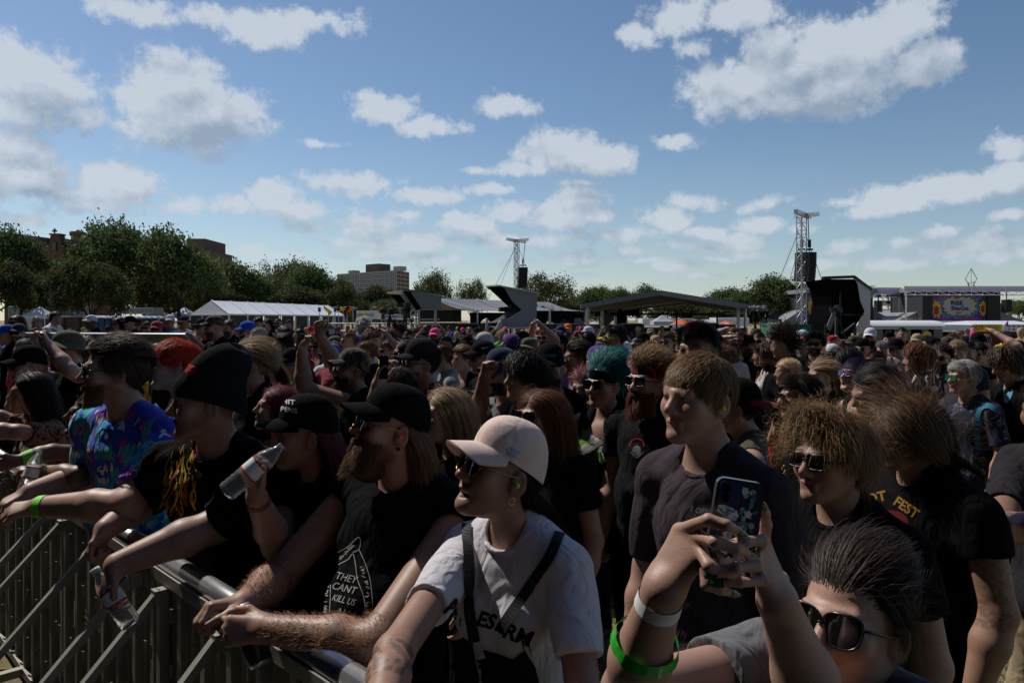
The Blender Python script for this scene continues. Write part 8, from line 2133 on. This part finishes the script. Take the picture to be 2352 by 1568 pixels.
 (2246, 815, 50, 24, 'young man with slick black hair and sunglasses', dict(skin='fair', hair=('swept', 'black'), shades=('way', 'black'), shirt=S_('lightgrey'))),
 (2312, 836, 76, 60, 'youth with brown bowl cut looking down, black tee with light blue print', dict(skin='fair', hair=('mop', 'brown'), shirt=S_('black'), pitch=-20)),
 (2338, 806, 44, 14, 'person in a grey-green cap at the right edge', dict(cap=('cap', 'charcoal'), shirt=S_('black'))),
 (2345, 830, 50, 14, 'person in sunglasses cut by the right edge', dict(skin='fair', hair=('short', 'brown'), shades=('way', 'black'), shirt=S_('maroon'))),
 (129, 730, 27, -60, 'tall man in a white tee looking right, standing above the crowd on the left', dict(skin='light', s=1.1, hair=('short', 'black'), shirt=S_('white'))),
 (37, 741, 34, 40, 'long-haired person in sunglasses near the left edge', dict(hair=('long', 'brown'), shades=('way', 'black'), shirt=S_('black'))),
 (84, 742, 30, 10, 'grey bearded man in a dark jacket beside the white tee', dict(hair=('short', 'grey'), beard=(.02, 'grey'), shirt=S_('charcoal', 'long'))),
 (42, 765, 40, 30, 'man in a navy cap and a vivid blue tee', dict(skin='fair', cap=('cap', 'navy'), shades=('way', 'black'), shirt=S_('royal'), beard=(.01, 'brown'))),
 (14, 768, 40, 70, 'person in a blue cap at the left edge', dict(cap=('cap', 'royal'), shirt=S_('black'))),
 (209, 740, 30, 60, 'person in a white cap with a red badge', dict(skin='dark', cap=('cap', 'white', dict(brim='white')), shirt=S_('black'))),
 (359, 757, 36, 14, 'man in a red and white cap, sunglasses and a black tank top', dict(skin='tan', cap=('cap', 'maroon'), shades=('way', 'black'), shirt=S_('black', 'tank'))),
 (422, 741, 28, -30, 'person in a wide dark bucket hat and a white tee', dict(cap=('bucket', 'charcoal'), shirt=S_('white'))),
 (391, 738, 28, 10, 'person in a white cap and a turquoise tee', dict(cap=('cap', 'white'), shirt=S_('teal'))),
 (335, 753, 28, 20, 'man in sunglasses leaning on the pale barricade', dict(hair=('short', 'brown'), shades=('way', 'black'), shirt=S_('black'), arms=(dict(w=(320, 768, 13.5)), dict(w=(345, 769, 13.5))))),
 (298, 742, 30, 70, 'man in a black cap and dark shirt eating', dict(cap=('cap', 'black'), shirt=S_('charcoal'), w=1.1)),
 (316, 746, 27, 10, 'woman in a black cap and sunglasses beside the eating man', dict(build='f', cap=('back', 'black'), shades=('way', 'black'), hair=('long', 'brown'), shirt=S_('black', 'tank'))),
 (270, 744, 30, 40, 'person with long dark hair under the toilets', dict(hair=('long', 'black'), shades=('way', 'black'), shirt=S_('charcoal'))),
 (372, 745, 28, 10, 'bearded person in an olive cap and black tee', dict(cap=('cap', 'olive'), beard=(.03, 'brown'), shirt=S_('black'))),
 (492, 752, 48, 70, 'heavy man in a camouflage cap and rimless glasses behind the red-orange hair', dict(skin='light', w=1.3, s=1.05, cap=('cap', 'camo'), shades=('round', 'clear', 'gold'), beard=(.02, 'ginger'), shirt=S_('black'))),
 (465, 752, 38, 60, 'man in wraparound sunglasses looking up beside the camouflage cap', dict(skin='light', cap=('cap', 'charcoal'), shades=('sport', 'black'), shirt=S_('black'), w=1.1)),
 (524, 755, 32, 40, 'bearded man in gold sunglasses with a high bun', dict(hair=('bun', 'brown'), beard=(.03, 'brown'), shades=('round', 'black', 'gold'), shirt=S_('black'))),
 (568, 762, 44, 70, 'bearded man in a royal blue cap and sunglasses', dict(skin='light', cap=('cap', 'royal'), shades=('way', 'black'), beard=(.03, 'black'), shirt=S_('black'))),
 (592, 776, 46, 62, 'grey crop-haired man in wraparound sunglasses', dict(skin='fair', hair=('crop', 'grey'), shades=('sport', 'black'), shirt=S_('black'))),
 (593, 743, 28, 30, 'man with bowed head and dark hair in front of the marquee', dict(hair=('short', 'black'), shirt=S_('black'), pitch=-20)),
 (612, 746, 25, 50, 'woman with a ponytail in a black sleeveless top in front of the marquee', dict(build='f', hair=('pony', 'black'), shades=('way', 'black'), shirt=S_('black', 'tank'))),
 (638, 743, 24, 20, 'man in a grey vest holding a drink in front of the marquee', dict(hair=('crop', 'brown'), shades=('way', 'black'), beard=(.02, 'brown'), shirt=S_('grey', 'tank'))),
 (662, 746, 22, 10, 'man in a black lettered tee in front of the marquee end', dict(hair=('short', 'black'), shirt=S_('black'))),
 (651, 772, 40, 40, 'man with wavy black hair behind the phone', dict(skin='tan', hair=('swept', 'black'), shirt=S_('black'), w=1.1)),
 (646, 794, 48, 70, 'man in round sunglasses with a big pale blue ear plug and slick black hair', dict(skin='tan', hair=('bun', 'black'), shades=('round', 'black', 'gold'), beard=(.012, 'black'), shirt=S_('black'))),
 (676, 838, 72, 66, 'man in a flat black cap with teal mirrored shades and a turquoise tee', dict(skin='tan', cap=('cap', 'black', dict(flat=True)), shades=('way', 'blue'), shirt=S_('teal'), hair=('nape', 'black'))),
 (757, 766, 36, 10, 'photographer in black holding a white phone to his face', dict(skin='dark', shirt=S_('black'), hair=('crop', 'black'), arms=(dict(w=(768, 766, 11.1)), dict(w=(745, 768, 11.1))))),
 (840, 762, 34, -20, 'person in a bright red cap and a blue jacket', dict(skin='fair', cap=('cap', 'red'), shirt=S_('navy'))),
 (836, 748, 36, -50, 'old man with long white hair in a checked shirt', dict(skin='fair', hair=('mop', 'white'), shirt=S_('plaid', 'shirt'))),
 (800, 784, 44, 60, 'ginger crop-haired man with glasses', dict(skin='fair', hair=('crop', 'ginger'), shades=('round', 'clear'), shirt=S_('black'))),
 (768, 796, 44, 50, 'man in a dark green cap', dict(skin='light', cap=('cap', 'olive'), shirt=S_('grey'), hair=('crop', 'black'))),
 (853, 786, 50, -70, 'man with receding brown hair looking right in a bright blue tee', dict(skin='fair', hair=('short', 'brown'), shirt=S_('skyblue'), face=dict(hl_z=.085))),
 (840, 812, 58, 76, 'man with thinning fair hair seen from behind in front of the camouflage', dict(skin='fair', hair=('crop', 'lightbrown'), shirt=S_('black'))),
 (896, 779, 40, 14, 'laughing man with brown hair in a dark striped shirt', dict(skin='fair', hair=('mop', 'brown'), shirt=S_('stripes', 'shirt'), face=dict(smile=1, mouth=.7))),
 (874, 770, 38, 16, 'man with short grey-brown hair and a plain black tee', dict(skin='fair', hair=('short', 'darkbrown'), shirt=S_('black'))),
 (916, 762, 36, 60, 'man with curly black hair and a beard', dict(skin='tan', hair=('curly', 'black'), beard=(.02, 'black'), shirt=S_('black'))),
 (937, 778, 38, 20, 'man with a flat top and black sunglasses', dict(skin='light', hair=('crop', 'black'), shades=('way', 'black'), shirt=S_('black'))),
 (998, 772, 34, 8, 'person in a hot pink cap and red sunglasses', dict(skin='tan', cap=('cap', 'pink'), shades=('way', 'orange'), beard=(.03, 'black'), shirt=S_('black'))),
 (969, 758, 24, 14, 'red-haired woman in a white top with a red heart', dict(build='f', hair=('long', 'auburn'), shades=('way', 'black'), shirt=S_('white', 'tank'))),
 (1079, 763, 26, 14, 'balding bearded man in a pale blue tee', dict(skin='light', hair=('crop', 'black'), beard=(.02, 'black'), shirt=S_('paleblue'), face=dict(hl_z=.11))),
 (818, 792, 40, 60, 'man in a blue and white snapback cap', dict(skin='light', cap=('cap', 'royal'), shirt=S_('black'))),
 (735, 800, 40, 70, 'person in a plain black cap below the raised fist', dict(cap=('cap', 'black'), shirt=S_('olive'))),
 (930, 812, 64, 66, 'long-bearded man in dark glasses with an orange peaked cap under his arm', dict(skin='tan', hair=('long', 'darkbrown'), beard=(.10, 'darkbrown'), shades=('way', 'black'), shirt=S_('lightgrey'))),
 (1422, 788, 40, 20, 'person with a mass of dark curls behind the green glasses', dict(hair=('curly', 'darkbrown'), shirt=S_('black'))),
 (1530, 748, 0, 0, '', {}),
]
for row in MID:
 px, py, hp, be, lb, kw = row
 if not lb: continue
 kw = dict(kw); kw.setdefault('h', max(.0075, min(.014, .0019 * 410 / hp))); f = dict(kw.get('face') or {})
 hc = kw.get('hair')
 if 'hairline' not in f and hc: f['hairline'] = tuple(np.clip(np.array(HAIRC[hc[1]]) / np.array(SKIN[kw.get('skin', 'light')]) * .9, .03, 2))
 if kw.get('beard') and 'stubble' not in f: f['stubble'] = tuple(np.clip(np.array(HAIRC[kw['beard'][1]]) / np.array(SKIN[kw.get('skin', 'light')]), .03, 1.5))
 kw['face'] = f
 info = P_(px, py, hp, be, lb, **kw)
 if 'small blue letters' in lb: lay(info, 'cap_lettering', 'cap', [text2d('VERO', 1262, 817, 6, 0, 1.3)], mat('pale blue ink', (.10, .28, .40), .8))
 if 'navy lettered' in lb: lay(info, 'cap_lettering', 'cap', [text2d('MURI', 1158, 832, 8, 8, 1.0, 0, .05)], mat('orange ink', (.40, .12, .06), .8))
 if 'plain black sports cap' in lb: lay(info, 'cap_emblem', 'cap', [stroke2d([(1105, 797), (1110, 800), (1122, 796)], [1, 3, .6])], WPRINT)
 if 'lettered headband' in lb: lay(info, 'band_lettering', 'cap', [text2d('METALLICA', 2010, 820, 8, 0, .8, 0, .05)], YEL)
 if 'skeletons' in lb: lay(info, 'back_print', 'shirt', [stroke2d([(2130, 862), (2126, 870), (2130, 880), (2124, 892)], [7, 3, 6, 2]), stroke2d([(2158, 860), (2160, 870), (2157, 890)], [5, 3, 2]), stroke2d([(2144, 856), (2145, 880)], [2, 3]), blob2d([(2146 + 9 * math.cos(t), 892 + 7 * math.sin(t)) for t in np.linspace(0, 6.28, 12, endpoint=False)], 2)], WPRINT)
 if 'pale printed tee' in lb: lay(info, 'shirt_print', 'shirt', [text2d('ENJOY TIME', 2160, 856, 6, 6, 1.0, 0, .03), blob2d([(2166 + 12 * math.cos(t), 872 + 10 * math.sin(t)) for t in np.linspace(0, 6.28, 12, endpoint=False)], 2)], mat('brown ink', (.12, .06, .04), .8))
 if 'numbered vest' in lb: lay(info, 'number_print', 'shirt', [text2d('88', 1738, 820, 10, 0, 1.0, 0, .05)], WPRINT)
 if 'small chest print' in lb: lay(info, 'chest_print', 'shirt', [text2d('POLAR', 1546, 818, 4, 0, 1.0, 0, .04)], WPRINT)
 if 'orange lettering' in lb: lay(info, 'back_print', 'shirt', [text2d('HOT  MULLIGAN', 1428, 798, 5, 6, .8), text2d('NEW TOUR', 1430, 806, 5, 6, .9)], mat('orange ink', (.40, .12, .06)))
 if 'light blue print' in lb: lay(info, 'shirt_print', 'shirt', [stroke2d([(2312, 880), (2316, 900), (2310, 925)], [16, 22, 10])], mat('pale blue ink', (.10, .28, .40)))
 if 'yellow print' in lb: lay(info, 'shirt_print', 'shirt', [blob2d([(2240 + 9 * math.cos(t) * (1 + .3 * math.sin(5 * t)), 815 + 9 * math.sin(t)) for t in np.linspace(0, 6.28, 20, endpoint=False)], 2)], YEL)
 if 'white tee looking right' in lb: lay(info, 'shirt_print', 'shirt', [text2d('NEW', 137, 748, 3, 3, 1.2), text2d('MULLIGAN', 137, 752, 2.6, 3, 1.0)], GREEN)
phone((742, 757), (768, 756), (743, 768), 11.0, 'white phone in front of the photographer dressed in black', mat('white phone', (.7, .7, .7), .4))
phone((1462, 790), (1474, 790), (1462, 796), 9.35, 'dark phone held flat by the bearded man in the black cap')
phone((1512, 751), (1522, 751), (1512, 755), 11.1, 'small phone between two straight raised arms')
phone((1234, 741), (1241, 741), (1234, 751), 10.1, 'black phone above the yelling man in red'); phone((1221, 741), (1229, 741), (1221, 751), 10.1, 'tan phone raised beside the yelling man in red', mat('tan case', (.4, .26, .15), .5))
# -- farther rows: copies of a few figures, each with its own clothes
FARSRC = []
def src(px, Y, **kw):
 i = person(px, 735 + (1.95 - 1.57) * F / Y, Y, kw.pop('beta', 30), 'x', h=.0135, hq=.10, **kw)
 FARSRC.append(i); return i
LAND = [(0, 'below the church roof'), (170, 'below the tallest left trees'), (300, 'near the portable toilets'), (430, 'near the marquee gable'), (560, 'near the long marquee'), (740, 'below the streamers'), (880, 'below the left camera hut'), (1000, 'under the low stage roof'), (1130, 'below the centre camera hut'), (1250, 'below the crumpled tarpaulin'), (1350, 'under the canopy left eave'), (1500, 'under the canopy ridge'), (1650, 'below the canopy right end'), (1775, 'near the green generator'), (1880, 'near the black camera hut'), (2000, 'near the silver food trailer'), (2140, 'near the long white trailer'), (2235, 'near the food tent')]
def land(px):
 r = LAND[0][1]
 for x, n in LAND:
  if px >= x: r = n
 return r
SRCSPEC = [dict(hair=('short', 'darkbrown')), dict(hair=('long', 'brown'), build='f'), dict(cap=('cap', 'black'), beard=(.02, 'brown')), dict(cap=('cap', 'navy'), shades=('way', 'black')), dict(hair=('crop', 'black'), shades=('way', 'black'), skin='tan'), dict(hair=('pony', 'blonde'), build='f'),
 dict(hair=('curly', 'brown'), skin='tan'), dict(cap=('back', 'black'), skin='fair', hair=('crop', 'brown')), dict(hair=('long', 'black'), build='f', shades=('cat', 'black')), dict(cap=('bucket', 'khaki')), dict(hair=('short', 'ginger'), beard=(.03, 'ginger'), skin='fair'), dict(hair=('swept', 'black'), skin='brown'), dict(hair=('bowl', 'sandy'), skin='fair', shades=('way', 'black')), dict(hair=('bun', 'darkbrown'), build='f', skin='light'), dict(cap=('cap', 'black'), arms=(dict(loc=(-.02, .22, .36), hint=(-1, .2, -.3)), None)), dict(hair=('short', 'brown'), shades=('way', 'black'), arms=(dict(loc=(-.03, .20, .40), hint=(-1, 0, -.2)), dict(loc=(.03, .20, .40), hint=(1, 0, -.2)))), dict(hair=('mop', 'darkbrown'), skin='fair', beard=(.02, 'brown'), arms=(dict(loc=(.10, .24, -.16)), dict(loc=(-.10, .24, -.14))))]
HW = dict(short='short', long='long', crop='cropped', pony='ponytailed', curly='curly', swept='swept-back', bowl='fringed', bun='tied-up', mop='tousled')
used = set((round(i['rootp'][0], 1), round(i['rootp'][1], 1)) for i in PEOPLE)
spots = [tuple(i['rootp'][:2]) for i in PEOPLE]
rf_ = np.random.RandomState(21)
def free(x, y, dmin):
 return all((x - a) ** 2 + (y - b) ** 2 > dmin * dmin for a, b in spots)
def place(y0, y1, n, dmin, tries=6000):
 out = []
 for _ in range(tries):
  if len(out) >= n: break
  y = math.sqrt(rf_.uniform(y0 * y0, y1 * y1)); px = rf_.uniform(-40, 2392); x = (px - 1176) / F * y
  if px > 1690 and y < 9.5 and (px < 1800 or rf_.rand() < .65): continue
  if px > 1740 and y > 14 and rf_.rand() < .9: continue
  if ((np.array((x, y, 0)) - RA) @ nd_) > -.35: continue
  if free(x, y, dmin): spots.append((x, y)); out.append((px, y))
 return sorted(out, key=lambda q: q[1])
def relook(root, shirt, capc, label, name_src):
 root['label'] = label
 for ch in root.children_recursive:
  nm = ch.name.split('.')[0]
  c = shirt if nm == 'shirt' else (capc if nm in ('cap', 'bucket_hat') else None)
  if c:
   for sl in ch.material_slots: sl.link = 'OBJECT'; sl.material = cmat(c, nm != 'shirt')
def clone(o, parent=None):
 c = o.copy(); COL.objects.link(c); c.parent = parent
 for ch in o.children: clone(ch, c)
 return c
labels = set()
SHC = ['black'] * 7 + ['charcoal', 'white', 'grey', 'navy', 'olive', 'lightgrey', 'maroon', 'teal', 'red', 'blue', 'purple', 'tan', 'offblack', 'paleblue', 'pink', 'yellow', 'neon']
HATC = ['black', 'navy', 'white', 'red', 'olive', 'khaki', 'grey', 'royal', 'pink', 'charcoal', 'tan', 'maroon']
far = place(7.4, 17.5, 175, .52)
POSE = ['', '', '', '', 'one arm raised', 'both arms raised']
for i, (px, y) in enumerate(far):
 k = i if i < len(SRCSPEC) else rf_.randint(len(SRCSPEC))
 sp0 = SRCSPEC[k]
 for _ in range(60):
  shc, hc = SHC[rf_.randint(len(SHC))], HATC[rf_.randint(len(HATC))]
  cn = sp0.get('cap')
  look = ({'cap': '%s cap', 'back': 'backwards %s cap', 'bucket': '%s bucket hat'}[cn[0]] % hc) if cn else '%s %s hair' % (HW[sp0['hair'][0]], sp0['hair'][1].replace('darkbrown', 'dark brown'))
  lb = '%s in %s, %s tee, %s' % (('woman' if sp0.get('build') == 'f' else 'man'), look, shc.replace('offblack', 'faded black').replace('lightgrey', 'light grey').replace('paleblue', 'pale blue').replace('neon', 'neon green'), land(px))
  if lb not in labels: break
 if lb in labels: lb = lb.replace(' tee,', ' tee, half hidden,')
 labels.add(lb)
 if i < len(SRCSPEC):
  kw = dict(sp0); f = {}
  hcx = kw.get('hair')
  if hcx: f['hairline'] = tuple(np.clip(np.array(HAIRC[hcx[1]]) / np.array(SKIN[kw.get('skin', 'light')]), .03, 2))
  inf = src(px, y, face=f, beta=float(rf_.uniform(5, 70)), **kw); root = inf['root']; FARSRC[k]['y'] = y
 else:
  root = clone(FARSRC[k]['root'])
  sc_ = rf_.uniform(.85, 1.03); x = (px - 1176) / F * y
  root.location = (x, y, 0); root.scale = (sc_, sc_, sc_); a = R_(rf_.uniform(-10, 80)) + math.atan((px - 1176) / F); root.rotation_euler = (0, 0, math.pi - a)
 relook(root, shc, hc, lb, None)
print('people', len(PEOPLE), 'copies', len(far) - len(SRCSPEC))
def mass(n):
 r = np.random.RandomState(5); V = []; Fq = []; C = []
 b = 0
 u = np.linspace(0, 2 * math.pi, 8, endpoint=False)
 prof = [(.10, 0), (.16, .45), (.20, .95), (.24, 1.25), (.23, 1.40), (.07, 1.46), (.065, 1.52), (.085, 1.58), (.098, 1.66), (.085, 1.74), (.02, 1.785)]
 shc = [COLORS[c] for c in SHC]; skin = list(SKIN.values()); hr = [HAIRC[c] for c in ('black', 'darkbrown', 'brown', 'lightbrown', 'blonde', 'black')] + [COLORS[c] for c in HATC]
 pts = place(17.5, 34.0, n, .6, 7000)
 for px, y in pts:
  x = (px - 1176) / F * y; k = r.uniform(.86, .98); a = r.uniform(0, 6.28); sc, sk, hc = shc[r.randint(len(shc))], skin[r.randint(4)], hr[r.randint(len(hr))]; wv = r.uniform(.85, 1.2)
  for i, (rad, z) in enumerate(prof):
   sq = .62 if 0 < i < 5 else 1.1
   rx, ry = rad * (wv if i < 5 else 1), rad * sq
   px_ = rx * np.cos(u); py_ = ry * np.sin(u)
   V.append(np.stack([x + px_ * math.cos(a) - py_ * math.sin(a), y + px_ * math.sin(a) + py_ * math.cos(a), np.full(8, z * k)], 1))
   cc = BLACK if z < .9 else sc if z < 1.42 else sk if z < 1.62 else hc
   C.append(np.tile(np.array(cc), (8, 1)))
  for i in range(len(prof) - 1):
   for j in range(8): Fq.append((b + i * 8 + j, b + i * 8 + (j + 1) % 8, b + (i + 1) * 8 + (j + 1) % 8, b + (i + 1) * 8 + j))
  b += 8 * len(prof)
 me = mkmesh('far_crowd', np.concatenate(V), np.array(Fq), True, (mat('far crowd cloth', (1, 1, 1), .85, .15, attr='tint'),), None, np.concatenate(C))
 tag(link('far_crowd', me), 'distant mass of festival goers reaching back to the tents', 'crowd', kind='stuff')
mass(300)
